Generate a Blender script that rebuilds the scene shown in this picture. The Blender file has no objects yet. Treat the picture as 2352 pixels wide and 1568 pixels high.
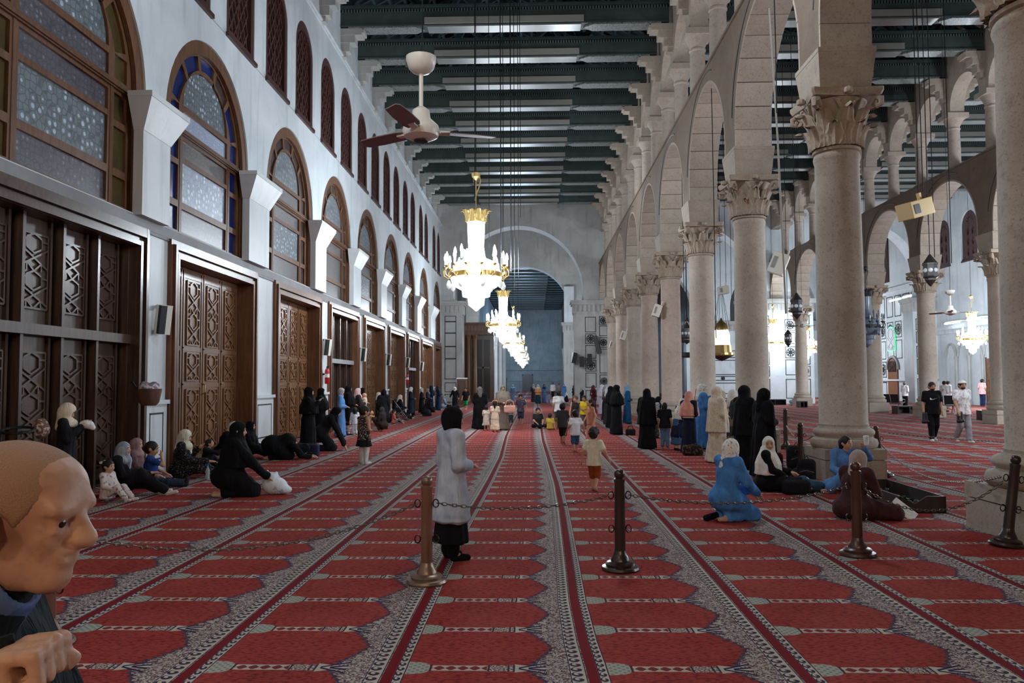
import bpy, bmesh, math, random
import numpy as np
from math import sin, cos, pi, radians as RAD, sqrt, atan2
from mathutils import Matrix, Vector
random.seed(7); RNG = np.random.default_rng(7)
SC = bpy.context.scene
COL = SC.collection
# ------------------------------------------------------------------ camera, world, light, exposure
cam_d = bpy.data.cameras.new('camera'); cam_d.lens = 28.0; cam_d.sensor_width = 36.0
cam_d.clip_start = .05; cam_d.clip_end = 400
cam = bpy.data.objects.new('camera', cam_d); COL.objects.link(cam)
def cam_matrix(yaw, pitch, roll, loc):
    f = Vector((-sin(yaw)*cos(pitch), cos(yaw)*cos(pitch), sin(pitch)))
    r = Vector((cos(yaw), sin(yaw), 0)); u = r.cross(f)
    r2 = cos(roll)*r + sin(roll)*u; u2 = -sin(roll)*r + cos(roll)*u
    m = Matrix((r2, u2, -f)).transposed().to_4x4(); m.translation = loc
    return m
cam.matrix_world = cam_matrix(.0273, .051, -.0046, (0, 0, 1.75))
SC.camera = cam
SC.view_settings.view_transform = 'Standard'; SC.view_settings.look = 'None'
SC.view_settings.exposure = EXPOSURE = -0.36; SC.view_settings.gamma = 1.0
SC.view_settings.use_curve_mapping = False
wd = bpy.data.worlds.new('world'); SC.world = wd; wd.use_nodes = True
bg = wd.node_tree.nodes['Background']; bg.inputs[0].default_value = (.55, .62, .75, 1); bg.inputs[1].default_value = .10
def lamp(name, loc, power, color=(.82, .91, 1.0), radius=.5):
    l = bpy.data.lights.new(name, 'POINT'); l.energy = power; l.color = color; l.shadow_soft_size = radius
    o = bpy.data.objects.new(name, l); o.location = loc; COL.objects.link(o); return o
COOL = (.80, .91, 1.0); WARM = (1.0, .74, .48); BLUE = (.38, .66, 1.0)
def ring_lamps(x, y, z, power, color, r=1.3, n=3):
    for k in range(n): lamp('chandelier_light', (x+r*cos(2*pi*k/n+.5), y+r*sin(2*pi*k/n+.5), z), power/n, color, .12)
ring_lamps(-1.95, 3, 5.9, 380, COOL)
for y, p in ((27, 2600), (51, 2600), (75, 2600), (99, 2600), (123, 2800), (141, 1300)): ring_lamps(-1.95, y, 5.95, p, COOL if y < 90 else BLUE)
lamp('nave_fill', (1.2, 14, 10.5), 1300, COOL, .5); lamp('nave_fill', (1.6, 39, 10.5), 850, COOL, .5)  # added fill points without any fitting, to brighten the nave walls
for x, y, z, p, c in ((17.9, 60, 5.2, 1500, COOL), (26.6, 49, 5, 4500, COOL), (25, 27, 5.2, 5000, COOL), (25, 12, 5.2, 4500, COOL), (12.3, 74, 5.2, 2600, COOL), (25, 74, 5.2, 2600, COOL), (12.3, 20, 6, 900, COOL)):
    ring_lamps(x, y, z, p, c, 1.1)
for x, y, z, p in ((1.5, -11.0, 6.5, 2000), (-3.5, -9.0, 6, 900)):
    lamp('rear_light', (x, y, z), p, WARM, .4)
# ------------------------------------------------------------------ mesh helpers
class MB:
    """collects boxes, lathes, tubes and loose polygons; build() links them as ONE mesh object"""
    def __init__(s): s.v = []; s.f = []; s.m = []; s.n = 0
    def add(s, verts, faces, mi=0):
        s.v.extend([tuple(map(float, p)) for p in verts]); n = s.n
        s.f.extend([tuple(i+n for i in q) for q in faces]); s.m.extend([mi]*len(faces)); s.n += len(verts); return s
    def box(s, x0, x1, y0, y1, z0, z1, mi=0, M=None):
        v = [(x, y, z) for z in (z0, z1) for y in (y0, y1) for x in (x0, x1)]
        if M is not None: v = [M @ Vector(p) for p in v]
        return s.add(v, [(0,2,3,1),(4,5,7,6),(0,1,5,4),(2,6,7,3),(0,4,6,2),(1,3,7,5)], mi)
    def bar(s, a, b, w, h=None, mi=0, up=(0,0,1)):
        a = Vector(a); b = Vector(b); h = h or w; d = (b-a); L = d.length
        if L < 1e-6: return s
        d.normalize(); u = Vector(up)
        if abs(d.dot(u)) > .98: u = Vector((1, 0, 0)) if abs(d.x) < .9 else Vector((0, 1, 0))
        r = d.cross(u).normalized(); u = r.cross(d)
        v = [p + r*sx*w/2 + u*su*h/2 for p in (a, b) for su in (-1, 1) for sx in (-1, 1)]
        return s.add(v, [(0,1,3,2),(4,6,7,5),(0,4,5,1),(2,3,7,6),(0,2,6,4),(1,5,7,3)], mi)
    def lathe(s, prof, n=24, c=(0,0,0), mi=0, sq=None, cap=True):
        v = []; f = []
        for r, z in prof:
            for k in range(n):
                a = 2*pi*k/n
                v.append((c[0]+r*cos(a), c[1]+r*sin(a), c[2]+z))
        for j in range(len(prof)-1):
            for k in range(n):
                k2 = (k+1) % n
                f.append((j*n+k, j*n+k2, (j+1)*n+k2, (j+1)*n+k))
        if cap:
            f.append(tuple(reversed(range(n)))); f.append(tuple((len(prof)-1)*n+k for k in range(n)))
        return s.add(v, f, mi)
    def tube(s, pts, r, n=8, mi=0, closed=False):
        pts = [Vector(p) for p in pts]; v = []; f = []; N = len(pts)
        rr = r if isinstance(r, (list, tuple)) else [r]*N
        u = None
        for i, p in enumerate(pts):
            if closed: d = pts[(i+1) % N]-pts[i-1]
            else: d = pts[min(i+1, N-1)]-pts[max(i-1, 0)]
            d.normalize()
            if u is None:
                u = Vector((0,0,1)) if abs(d.z) < .9 else Vector((1,0,0))
            u = (u-d*u.dot(d)).normalized(); w = d.cross(u)
            for k in range(n):
                a = 2*pi*k/n; v.append(p+(u*cos(a)+w*sin(a))*rr[i])
        M = N if closed else N-1
        for i in range(M):
            j = (i+1) % N
            for k in range(n):
                k2 = (k+1) % n; f.append((i*n+k, i*n+k2, j*n+k2, j*n+k))
        if not closed: f.append(tuple(reversed(range(n)))); f.append(tuple((N-1)*n+k for k in range(n)))
        return s.add(v, f, mi)
    def mesh(s, name, mats, smooth=False):
        me = bpy.data.meshes.new(name); me.from_pydata(s.v, [], s.f)
        for m in (mats if isinstance(mats, (list, tuple)) else [mats]): me.materials.append(m)
        if len(set(s.m)) > 1: me.polygons.foreach_set('material_index', s.m)
        if smooth: smooth_angle(me)
        me.update(); return me
    def build(s, name, mats, parent=None, smooth=False, **kw):
        return link(name, s.mesh(name, mats, smooth), parent, **kw)
def smooth_angle(me, ang=40):
    me.polygons.foreach_set('use_smooth', [True]*len(me.polygons))
    try: me.set_sharp_from_angle(angle=RAD(ang))
    except Exception: pass
def link(name, data, parent=None, loc=None, rot=None, scale=None, **kw):
    o = bpy.data.objects.new(name, data); COL.objects.link(o)
    if parent is not None: o.parent = parent
    if loc is not None: o.location = loc
    if rot is not None: o.rotation_euler = rot
    if scale is not None: o.scale = scale
    for k, v in kw.items():
        if v is not None: o[k] = v
    return o
def thing(name, label, cat, loc=(0,0,0), rz=0, group=None):
    return link(name, None, None, loc, (0,0,rz), label=label, category=cat, group=group, kind='thing')
def tag(o, label, cat, group=None):
    o['label'] = label; o['category'] = cat; o['kind'] = 'thing'
    if group: o['group'] = group
    return o
def struct(name, data=None, **kw): return link(name, data, None, kind='structure', **kw)
def copy_tree(o, parent=None):
    c = o.copy(); COL.objects.link(c)
    if parent is not None: c.parent = parent
    for ch in list(o.children): copy_tree(ch, c)
    return c
def plate(outer, holes, t, frame='YZ'):
    """flat plate with holes; outer/holes are 2-D outlines; the extrusion runs from 0 to t along the third axis"""
    cu = bpy.data.curves.new('tmp', 'CURVE'); cu.dimensions = '2D'; cu.fill_mode = 'BOTH'; cu.extrude = abs(t)/2
    for pl in [outer]+list(holes):
        sp = cu.splines.new('POLY'); sp.points.add(len(pl)-1)
        for p, q in zip(sp.points, pl): p.co = (q[0], q[1], 0, 1)
        sp.use_cyclic_u = True
    o = bpy.data.objects.new('tmp', cu); COL.objects.link(o)
    me = bpy.data.meshes.new_from_object(o.evaluated_get(bpy.context.evaluated_depsgraph_get()))
    bpy.data.objects.remove(o); bpy.data.curves.remove(cu)
    n = len(me.vertices); a = np.empty(n*3, np.float32); me.vertices.foreach_get('co', a); a = a.reshape(n, 3)
    w = a[:, 2] + t/2
    if frame == 'YZ': b = np.stack([w, a[:, 0], a[:, 1]], 1)
    elif frame == 'XZ': b = np.stack([a[:, 0], w, a[:, 1]], 1)
    else: b = np.stack([a[:, 0], a[:, 1], w], 1)
    me.vertices.foreach_set('co', b.astype(np.float32).ravel())
    if frame == 'XZ':
        me.flip_normals()
    me.materials.clear()
    me.update(); return me
def pm(outer, holes, t, mat, frame='YZ'):
    me = plate(outer, holes, t, frame); me.materials.append(mat); return me
def arch_pts(l, r, z0, zs, n=20, rise=None):
    """outline of an arched opening: bottom z0, springing zs"""
    c = (l+r)/2; R = (r-l)/2; rz = rise or R
    return [(l, z0), (r, z0)] + [(c+R*cos(a), zs+rz*sin(a)) for a in np.linspace(0, pi, n)]
def rect(a, b, c, d): return [(a, c), (b, c), (b, d), (a, d)]
# ------------------------------------------------------------------ material helpers: tiny expression language over math nodes
class X_:
    def __init__(s, t, k): s.t = t; s.k = k
    def _m(s, op, *o):
        n = s.t.nodes.new('ShaderNodeMath'); n.operation = op
        for i, v in enumerate((s,)+o):
            if isinstance(v, X_): s.t.links.new(v.k, n.inputs[i])
            else: n.inputs[i].default_value = float(v)
        return X_(s.t, n.outputs[0])
    def __add__(s, o): return s._m('ADD', o)
    __radd__ = __add__
    def __sub__(s, o): return s._m('SUBTRACT', o)
    def __rsub__(s, o): return (s*-1.0)+o
    def __mul__(s, o): return s._m('MULTIPLY', o)
    __rmul__ = __mul__
    def __truediv__(s, o): return s._m('DIVIDE', o)
    def lt(s, o): return s._m('LESS_THAN', o)
    def gt(s, o): return s._m('GREATER_THAN', o)
    def mx(s, o): return s._m('MAXIMUM', o)
    def mn(s, o): return s._m('MINIMUM', o)
    def sin(s): return s._m('SINE')
    def abs(s): return s._m('ABSOLUTE')
    def frac(s): return s._m('FRACT')
    def floor(s): return s._m('FLOOR')
    def sqrt(s): return s._m('SQRT')
    def atan2(s, o): return s._m('ARCTAN2', o)
    def pow(s, o): return s._m('POWER', o)
    def sat(s):
        r = s._m('ADD', 0.0); r.k.node.use_clamp = True; return r
    def ss(s, a, b): return ((s-a)*(1.0/(b-a))).sat()
class Mat:
    def __init__(s, name, rough=.7, spec=.3, metal=0):
        s.m = bpy.data.materials.new(name); s.m.use_nodes = True; s.t = s.m.node_tree
        s.b = s.t.nodes['Principled BSDF']; s.b.inputs['Roughness'].default_value = rough
        s.b.inputs['Specular IOR Level'].default_value = spec; s.b.inputs['Metallic'].default_value = metal
        s.tc = s.t.nodes.new('ShaderNodeTexCoord')
    def obj(s, which='Object'):
        n = s.t.nodes.new('ShaderNodeSeparateXYZ'); s.t.links.new(s.tc.outputs[which], n.inputs[0])
        return [X_(s.t, n.outputs[i]) for i in range(3)]
    def vec(s, x, y, z):
        n = s.t.nodes.new('ShaderNodeCombineXYZ')
        for i, v in enumerate((x, y, z)):
            if isinstance(v, X_): s.t.links.new(v.k, n.inputs[i])
            else: n.inputs[i].default_value = v
        return n.outputs[0]
    def noise(s, scale=5, detail=3, vec=None, rough=.5, which='Object', dist=0):
        n = s.t.nodes.new('ShaderNodeTexNoise'); n.inputs['Scale'].default_value = scale; n.inputs['Detail'].default_value = detail
        n.inputs['Roughness'].default_value = rough; n.inputs['Distortion'].default_value = dist
        s.t.links.new(vec if vec is not None else s.tc.outputs[which], n.inputs['Vector']); return X_(s.t, n.outputs[0])
    def voro(s, scale=5, vec=None, feature='F1', rnd=1.0):
        n = s.t.nodes.new('ShaderNodeTexVoronoi'); n.feature = feature; n.inputs['Scale'].default_value = scale
        n.inputs['Randomness'].default_value = rnd
        s.t.links.new(vec if vec is not None else s.tc.outputs['Object'], n.inputs['Vector']); return X_(s.t, n.outputs[0])
    def mix(s, f, a, b):
        n = s.t.nodes.new('ShaderNodeMix'); n.data_type = 'RGBA'
        if isinstance(f, X_): s.t.links.new(f.k, n.inputs[0])
        else: n.inputs[0].default_value = f
        for i, c in ((6, a), (7, b)):
            if isinstance(c, tuple): n.inputs[i].default_value = (*c[:3], 1)
            else: s.t.links.new(c, n.inputs[i])
        return n.outputs[2]
    def col(s, c):
        if isinstance(c, tuple): s.b.inputs['Base Color'].default_value = (*c[:3], 1)
        else: s.t.links.new(c, s.b.inputs['Base Color'])
        return s
    def rough(s, x): s.t.links.new(x.k, s.b.inputs['Roughness']); return s
    def bump(s, h, strength=.3, dist=.02):
        n = s.t.nodes.new('ShaderNodeBump'); n.inputs['Strength'].default_value = strength; n.inputs['Distance'].default_value = dist
        s.t.links.new(h.k, n.inputs['Height']); s.t.links.new(n.outputs[0], s.b.inputs['Normal']); return s
    def emit(s, c, st):
        s.b.inputs['Emission Color'].default_value = (*c, 1); s.b.inputs['Emission Strength'].default_value = st; return s
def lin(r, g, b):
    f = lambda c: (c/12.92 if c <= .04045 else ((c+.055)/1.055)**2.4)
    return (f(r/255), f(g/255), f(b/255))
def plain(name, c, rough=.6, spec=.3, metal=0): return Mat(name, rough, spec, metal).col(c).m
def mottled(name, c1, c2, scale=3, rough=.7, bump=.2, bscale=None, spec=.25, dist=.01):
    M = Mat(name, rough, spec); n = M.noise(scale, 5, rough=.6)
    M.col(M.mix(n.ss(.3, .7), c1, c2)); M.bump(M.noise(bscale or scale*6, 4), bump, dist); return M.m
CLOTH = {}
def cloth(c, rough=.9):
    k = ('c', c)
    if k not in CLOTH:
        M = Mat('cloth', rough, .15); n = M.noise(9, 3)
        a = tuple(v*.8 for v in c); b = tuple(min(1, v*1.12) for v in c)
        M.col(M.mix(n.ss(.3, .7), a, b)); x, y, z = M.obj(); w = M.noise(1, 3, vec=M.vec(x*17, y*17, z*3.2), dist=.8); M.bump(w+M.noise(9, 2)*.35+M.noise(160, 2)*.02, .55, .045); CLOTH[k] = M.m
    return CLOTH[k]
def cloth_print(c, c2, scale=22, thr=.52, name='printed_cloth'):
    k = ('p', c, c2, scale, thr)
    if k not in CLOTH:
        M = Mat(name, .9, .15); n = M.noise(scale, 2, rough=.4)
        M.col(M.mix(n.ss(thr, thr+.04), c, c2)); x, y, z = M.obj(); M.bump(M.noise(1, 3, vec=M.vec(x*17, y*17, z*3.2), dist=.8), .5, .04); CLOTH[k] = M.m
    return CLOTH[k]
def cloth_stripe(c, c2, freq=20, axis=2, duty=.5):
    k = ('s', c, c2, freq, axis, duty)
    if k not in CLOTH:
        M = Mat('striped_cloth', .9, .15); p = M.obj()
        M.col(M.mix((p[axis]*freq+M.noise(3, 2)*.6).frac().lt(duty), c, c2)); M.bump(M.noise(1, 3, vec=M.vec(p[0]*17, p[1]*17, p[2]*3.2), dist=.8), .5, .04); CLOTH[k] = M.m
    return CLOTH[k]
# ------------------------------------------------------------------ materials of the setting
def make_carpet():
    M = Mat('carpet', .95, .05); u, v, _ = M.obj('UV')
    R = lin(146, 56, 50); RD = lin(112, 30, 36); CR = lin(182, 170, 158); DK = lin(58, 52, 66); PU = lin(104, 74, 82); UR = lin(158, 158, 146); NV = lin(48, 42, 68)
    n1 = M.noise(1, 2, vec=M.vec(u*22, v*58, 0)); n2 = M.noise(1, 2, vec=M.vec(u*42, v*42, 0), rough=.6, dist=1.5); n3 = M.noise(1.3, 4, vec=M.vec(u*1.5, v*1.5, 0))
    P = .765
    fv = (v*(1/P)).frac(); dv = (fv-.5).abs()*P; q = dv*-1+P/2          # dv: distance to bar, q: distance to niche axis
    # field
    field = M.mix(n1.ss(.5, .6), R, lin(108, 28, 32))
    field = M.mix(n3.ss(.35, .75)*.35, field, lin(172, 84, 74))
    # spandrel
    flo = M.mix(n2.ss(.44, .56), PU, CR); flo = M.mix(M.noise(1, 2, vec=M.vec(u*55, v*55, 3)).gt(.6), flo, NV)
    lobes = ((q*52.0).sin()).abs()*.028
    ub = (q*(1/.3825)).pow(1.25)*-.19+1.035+lobes*-1
    c = M.mix(u.gt(ub), field, flo)
    edge = (u-ub-.012).abs().lt(.014); c = M.mix(edge*.85, c, NV)
    # flower at the tip of each bar
    tip = dv.lt((u*-1+.95).mx(0)*.0+.05*(1)) * u.gt(.79) * u.lt(.99)
    c = M.mix(u.gt(.775)*u.lt(1.0)*dv.lt((u-.775)*-.30+.07), c, CR)
    for k0, sl in ((.80, .5), (.86, .22)): c = M.mix((dv-(u-k0)*sl-.006).abs().lt(.011)*u.gt(k0)*u.lt(.97), c, NV)
    # bar
    A = ((u*(1/.075)).frac()*1.0-.5).abs()*.085
    bar = dv.lt(.045)*u.gt(.255)*u.lt(.60)
    barc = M.mix(dv.lt(A)*dv.lt(.034), CR, lin(120, 50, 52)); c = M.mix(bar, c, barc)
    cap = dv.lt(.05)*u.gt(.60)*u.lt(.775); c = M.mix(cap, c, M.mix(M.noise(1, 2, vec=M.vec(u*70, v*70, 9)).gt(.5), CR, PU))
    for a in (.245, .612, .735, .77): c = M.mix((u-a).abs().lt(.006)*dv.lt(.052), c, DK)
    urn = (((u-.105)*(1/.135)).pow(2.0)+(dv*(1/.105)).pow(4.0)).lt(1.0)*u.gt(.1)
    c = M.mix(urn, c, M.mix(((u*120).sin()*(v*120).sin()).gt(.35), UR, lin(120, 122, 118)))
    # borders
    for a, b in ((.035, .098), (1.115, 1.213)):
        w = b-a; vb = (v*(1/.082)).frac()-.5
        du = (u-(a+w/2))*(1/(w*.44)); dy = vb*2.1
        d = (du.pow(2.0)+dy.pow(2.0)).sqrt()
        dk = ((dy.atan2(du)+d*5.0).sin().gt(-.15)*d.lt(.98)).sat()
        bc = M.mix(dk, CR, DK); bc = M.mix(((u-a).abs().lt(.006)+(u-b).abs().lt(.006)).sat(), bc, NV)
        c = M.mix(u.gt(a)*u.lt(b), c, bc)
    c = M.mix((u.lt(.032)+u.gt(1.218)).sat(), c, RD)
    c = M.mix(M.noise(2.2, 5, vec=M.vec(u, v*.4, 0)).ss(.45, .8)*.22, c, lin(70, 50, 50))
    M.col(c); M.bump(M.noise(1, 1, vec=M.vec(u*260, v*260, 0)), .25, .004); return M.m
M_CARPET = make_carpet()
def make_plaster(name, c1, c2, stain, rough=.75):
    M = Mat(name, rough, .2); a = M.noise(.55, 6, rough=.62, dist=.6); b = M.noise(2.6, 6, rough=.65)
    x, y, z = M.obj(); st = M.noise(1, 4, vec=M.vec(x*3, y*3, z*.35))
    c = M.mix(a.ss(.35, .68), c1, c2); c = M.mix(st.ss(.55, .78)*.6, c, stain); c = M.mix(b.ss(.62, .8)*.35, c, stain)
    M.col(c); M.bump(M.noise(14, 4), .15, .01); return M.m
M_PLASTER = make_plaster('white_plaster', lin(206, 212, 216), lin(186, 194, 199), lin(150, 156, 160))
M_PLASTER2 = make_plaster('grey_plaster', lin(176, 176, 172), lin(152, 152, 150), lin(118, 116, 112))
M_MARBLE = make_plaster('white_marble', lin(214, 217, 218), lin(196, 202, 206), lin(160, 166, 170), .45)
def make_stone(name, c1, c2, dark, sc=1.0):
    M = Mat(name, .75, .2); a = M.noise(.8*sc, 6, rough=.65, dist=.4); b = M.noise(7*sc, 6, rough=.7); v = M.noise(34*sc, 3); pit = M.noise(75*sc, 2)
    c = M.mix(a.ss(.35, .65), c1, c2); c = M.mix(b.ss(.55, .74)*.55, c, dark); c = M.mix(v.ss(.58, .7)*.5, c, dark); c = M.mix(pit.ss(.62, .7)*.45, c, tuple(q*.6 for q in dark))
    M.col(c); M.bump(b*.6+v*.4, .3, .02); return M.m
M_STONE = make_stone('arcade_stone', lin(176, 164, 150), lin(158, 144, 130), lin(112, 98, 86))
M_STONE2 = make_stone('pink_stone', lin(182, 168, 155), lin(166, 151, 138), lin(120, 104, 96))
M_WALLST = make_stone('arcade_render', lin(130, 112, 97), lin(112, 97, 84), lin(84, 73, 64))
M_CAPST = make_stone('capital_stone', lin(176, 160, 142), lin(150, 132, 114), lin(96, 82, 70), 1.6)
M_SHAFTS = [make_stone('shaft_stone', *c) for c in (
    (lin(180, 168, 154), lin(160, 146, 132), lin(106, 92, 80)), (lin(186, 174, 160), lin(168, 154, 140), lin(124, 108, 92)),
    (lin(192, 172, 158), lin(172, 152, 140), lin(120, 102, 92)))]
M_BLACK = plain('black_inlay', lin(48, 50, 54), .5)
def make_wood(name, c1, c2, rough=.38, spec=.5, grain=1.0):
    M = Mat(name, rough, spec); x, y, z = M.obj()
    g = M.noise(1, 4, vec=M.vec(x*14*grain, y*14*grain, z*1.6*grain), rough=.6); l = M.noise(2, 3)
    c = M.mix(g.ss(.35, .68), c1, c2); c = M.mix(l.ss(.5, .8)*.4, c, tuple(v*.5 for v in c2)); M.col(c); M.bump(g, .12, .004); return M.m
M_WOOD = make_wood('door_wood', lin(118, 78, 52), lin(88, 56, 38), .36, .4)
M_WOODL = make_wood('carved_wood', lin(132, 94, 62), lin(104, 70, 46), .32)
M_WOODD = make_wood('dark_door_wood', lin(84, 62, 50), lin(58, 42, 36), .28)
M_WOODW = make_wood('window_wood', lin(112, 78, 54), lin(84, 57, 41), .45, .3)
M_WOODR = make_wood('red_brown_wood', lin(78, 44, 38), lin(56, 30, 28), .4)
M_GLASSD = plain('dark_door_glass', lin(62, 56, 56), .12, .6)
def make_pane(name, base, dot, line, scale, th=.22):  # bright dots put the room light on the panes into their colour
    M = Mat(name, .35, .5); x, y, z = M.obj()
    w = M.vec(y, z, 0); v = M.voro(scale, vec=w, rnd=.55); n = M.noise(1.2, 3)
    c = M.mix((v+(M.noise(2.5, 2, vec=w)-.5)*.35).lt(th), base, dot); ed = M.voro(scale, vec=w, feature='DISTANCE_TO_EDGE', rnd=.55); c = M.mix(ed.lt(.07), c, line); c = M.mix(M.noise(5, 2, vec=w).ss(.4, .65)*.4, c, line); c = M.mix(n.ss(.4, .7)*.35, c, line); M.col(c); return M.m
PANE = {'honey': make_pane('honeycomb_glass', lin(116, 126, 132), lin(186, 202, 222), lin(84, 92, 100), 7.5, .27),
        'bright': make_pane('honeycomb_glass_lit_tone', lin(166, 178, 196), lin(226, 234, 248), lin(136, 148, 166), 7.5, .3),  # brighter copy: light on the glass is painted into its colour
        'mesh': make_pane('mesh_glass', lin(92, 90, 98), lin(132, 134, 146), lin(72, 70, 78), 9, .2),
        'pale': make_pane('pale_mesh_glass', lin(160, 172, 194), lin(186, 198, 220), lin(140, 150, 172), 14, .25),
        'dull': make_pane('dull_glass', lin(104, 100, 100), lin(118, 116, 118), lin(88, 84, 84), 12, .25),
        'grey': make_pane('grey_honeycomb_glass', lin(116, 124, 130), lin(148, 160, 168), lin(92, 98, 104), 6.5, .26),
        'blue': plain('blue_glass', lin(16, 38, 96), .2, .6), 'olive': mottled('olive_glass', lin(84, 70, 40), lin(62, 52, 34), 3, .3),
        'brown': mottled('brown_glass', lin(74, 64, 62), lin(56, 48, 48), 2, .3), 'dark': plain('upper_window_glass', lin(96, 94, 104), .3, .5)}
def make_beam_mat():
    M = Mat('green_beam', .55, .35); x, y, z = M.obj()
    n = M.noise(1.5, 5, rough=.6); M.col(M.mix(n.ss(.3, .7), lin(66, 78, 75), lin(48, 58, 56))); return M.m
M_BEAM = make_beam_mat()
def make_bead():
    M = Mat('bead_strip', .6, .3); x, y, z = M.obj(); d = ((x*(1/.11)).frac()-.5).abs()
    M.col(M.mix(d.lt(.2), lin(20, 26, 28), lin(96, 106, 104))); return M.m
M_BEAD = make_bead()
def make_orn():
    M = Mat('painted_soffit', .4, .45); x, y, z = M.obj(); n = M.noise(7, 3, dist=2.2)
    M.col(M.mix(((n-.5).abs()).lt(.035), lin(122, 126, 124), lin(50, 58, 62))); return M.m
M_ORN = make_orn()
M_CREAM = plain('cream_board', lin(138, 137, 130), .5)
M_SOFF = mottled('soffit_plank', lin(122, 124, 122), lin(98, 102, 101), 1.5, .3, .1, spec=.6)
M_ROOF = mottled('roof_timber', lin(54, 70, 78), lin(34, 46, 54), 2, .8)
M_DARKROOF = plain('roof_boards', lin(34, 42, 48), .9)
# ------------------------------------------------------------------ layout (metres; nave runs along +Y, floor at z 0)
XL, XR, X2, X3 = -7.25, 5.6, 18.8, 31.0
S = 5.98; Y0 = 14.65; YB = 62.0; YC = 85.0; YE = 150.0
Z_STR, Z_IMP, Z_BEAM = 4.65, 7.0, 15.15
COLY = [Y0+S*i for i in range(-1, 8)]
# floor slab and carpet runners
fl = MB().box(-9, 34, -18, YE+1, -.3, -.012).build('floor', M_WALLST); fl['kind'] = 'structure'
wav = {0: ([2, 4.7, 5.4, 6.5, 8, 9.5, 11, 13.9, 17.6, 24, 30], [.36, .351, .319, .308, .331, .35, .369, .377, .33, .26, .258]),
       -1: ([2, 5.8, 9.4, 11.9, 14.5, 18.7, 26, 31], [-.88, -.888, -.888, -.843, -.809, -.787, -.917, -.94]),
       1: ([3, 6, 12, 25, 60], [1.594, 1.6, 1.642, 1.675, 1.66]), 2: ([3, 4.9, 10.5, 28, 60], [2.88, 2.893, 2.947, 3.016, 2.98]),
       3: ([3, 6.9, 9.9, 12.8, 30], [4.09, 4.114, 4.208, 4.261, 4.28]), -2: ([3, 6, 17, 60], [-2.11, -2.11, -2.078, -2.16]),
       -3: ([3, 5.6, 11.9, 16.8, 27.5, 60], [-3.36, -3.38, -3.42, -3.5, -3.62, -3.6])}
def lineX(k, Y):
    if k in wav: return np.interp(Y, *wav[k])
    return np.full_like(Y, .355+1.25*k + (-.1 if k < -3 else .07 if k > 3 else 0))
YS = np.concatenate([np.arange(-17.5, 34, .5), np.arange(34, YE, 4.0), [YE]])
def runner(k):
    a, b = lineX(k, YS), lineX(k+1, YS); n = len(YS); v = []; f = []; uv = []
    a = np.maximum(a, XL-.2); b = np.minimum(b, X3)
    for i in range(n):
        for x, z in ((a[i], -.012), (a[i], .0), (b[i], .0), (b[i], -.012)): v.append((x, YS[i], z))
    for i in range(n-1):
        for j in range(3): f.append((4*i+j, 4*i+j+1, 4*i+4+j+1, 4*i+4+j))
    me = bpy.data.meshes.new('carpet_runner'); me.from_pydata(v, [], f); me.materials.append(M_CARPET); me.flip_normals()
    ul = me.uv_layers.new(name='UVMap'); U = [0, 0, 1.25, 1.25]
    for lp in me.loops:
        i = lp.vertex_index; ul.data[lp.index].uv = (U[i % 4], YS[i//4])
    me.update()
    return link('carpet_runner', me, fl)
for k in range(-7, 25):
    runner(k)
# ------------------------------------------------------------------ left wall
WIN = [(9.95, 14.5), (15.28, 19.88), (21.25, 25.8), (26.9, 31.3), (32.43, 36.97), (38.26, 42.8), (43.8, 48.5), (50.2, 54.9), (57.5, 61.7)]
DOOR = [(8.9, 14.6), (15.5, 20.45), (21.9, 26.75), (27.75, 32.55), (33.5, 38.2), (39.3, 44.1), (45.05, 49.65), (50.75, 56.4), (57.6, 61.6)]
CLER = [10.7, 13.55, 16.45, 19.257, 22.033, 24.736, 27.63, 30.45, 33.333, 36.12, 38.97, 41.75, 44.725, 47.49, 50.97, 53.5, 57.75, 60.5]
R_W = 2.28; ZS_W = 7.08; HW = .94
holes = []
for a, b in WIN:
    c = (a+b)/2; holes.append(arch_pts(c-R_W, c+R_W, Z_STR+.2, ZS_W, 28))
for c in CLER: holes.append(arch_pts(c-HW, c+HW, 10.02, 12.3, 16))
wl = pm(rect(-17, 63.5, Z_STR, 17.2), holes, -.6, M_PLASTER)
wall_left = struct('wall_left', wl)
def fix_x(o, x_front, t):     # plates are built around their own x range: put the front face at x_front
    o.data.transform(Matrix.Translation((x_front-max(v.co.x for v in o.data.vertices), 0, 0)))
fix_x(wall_left, XL, .6)
MB().box(XL-1.2, XL-.7, -17, 63, 0, 17, 0).build('wall_left_back', M_DARKROOF, kind='structure')
# marble strips between the doors, with dado panels
edges = [-17]+[q for d in DOOR for q in d]+[63]
STRIPS = [(edges[i], edges[i+1]) for i in range(0, len(edges), 2)]
for i, (a, b) in enumerate(STRIPS):
    p = MB().box(XL-.6, XL, a, b, 0, Z_STR).build('marble_strip', M_MARBLE, wall_left)
    d = MB().box(XL, XL+.05, a+.02, b-.02, 0, 1.36).box(XL, XL+.1, a, b, 1.36, 1.44)
    q = d.build('dado_panel', M_MARBLE, p)
    q2 = MB()
    if b-a < 3:
        m = .17; y0, y1, z0, z1 = a+m, b-m, .3, 1.2; w = .035
        for bb in ((y0, y1, z0, z0+w), (y0, y1, z1-w, z1), (y0, y0+w, z0, z1), (y1-w, y1, z0, z1)):
            q2.box(XL+.05, XL+.054, bb[0], bb[1], bb[2], bb[3])
        q2.build('inlay_line', M_BLACK, p)
t = MB().box(XL-.02, XL+.035, -17, 62, Z_STR-.02, Z_STR+.17).box(XL, XL+.03, -5, 62, Z_STR-.08, Z_STR-.02).build('trim_1', mottled('grey_marble', lin(104, 98, 100), lin(140, 140, 142), .6, .6)); t['kind'] = 'structure'
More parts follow.
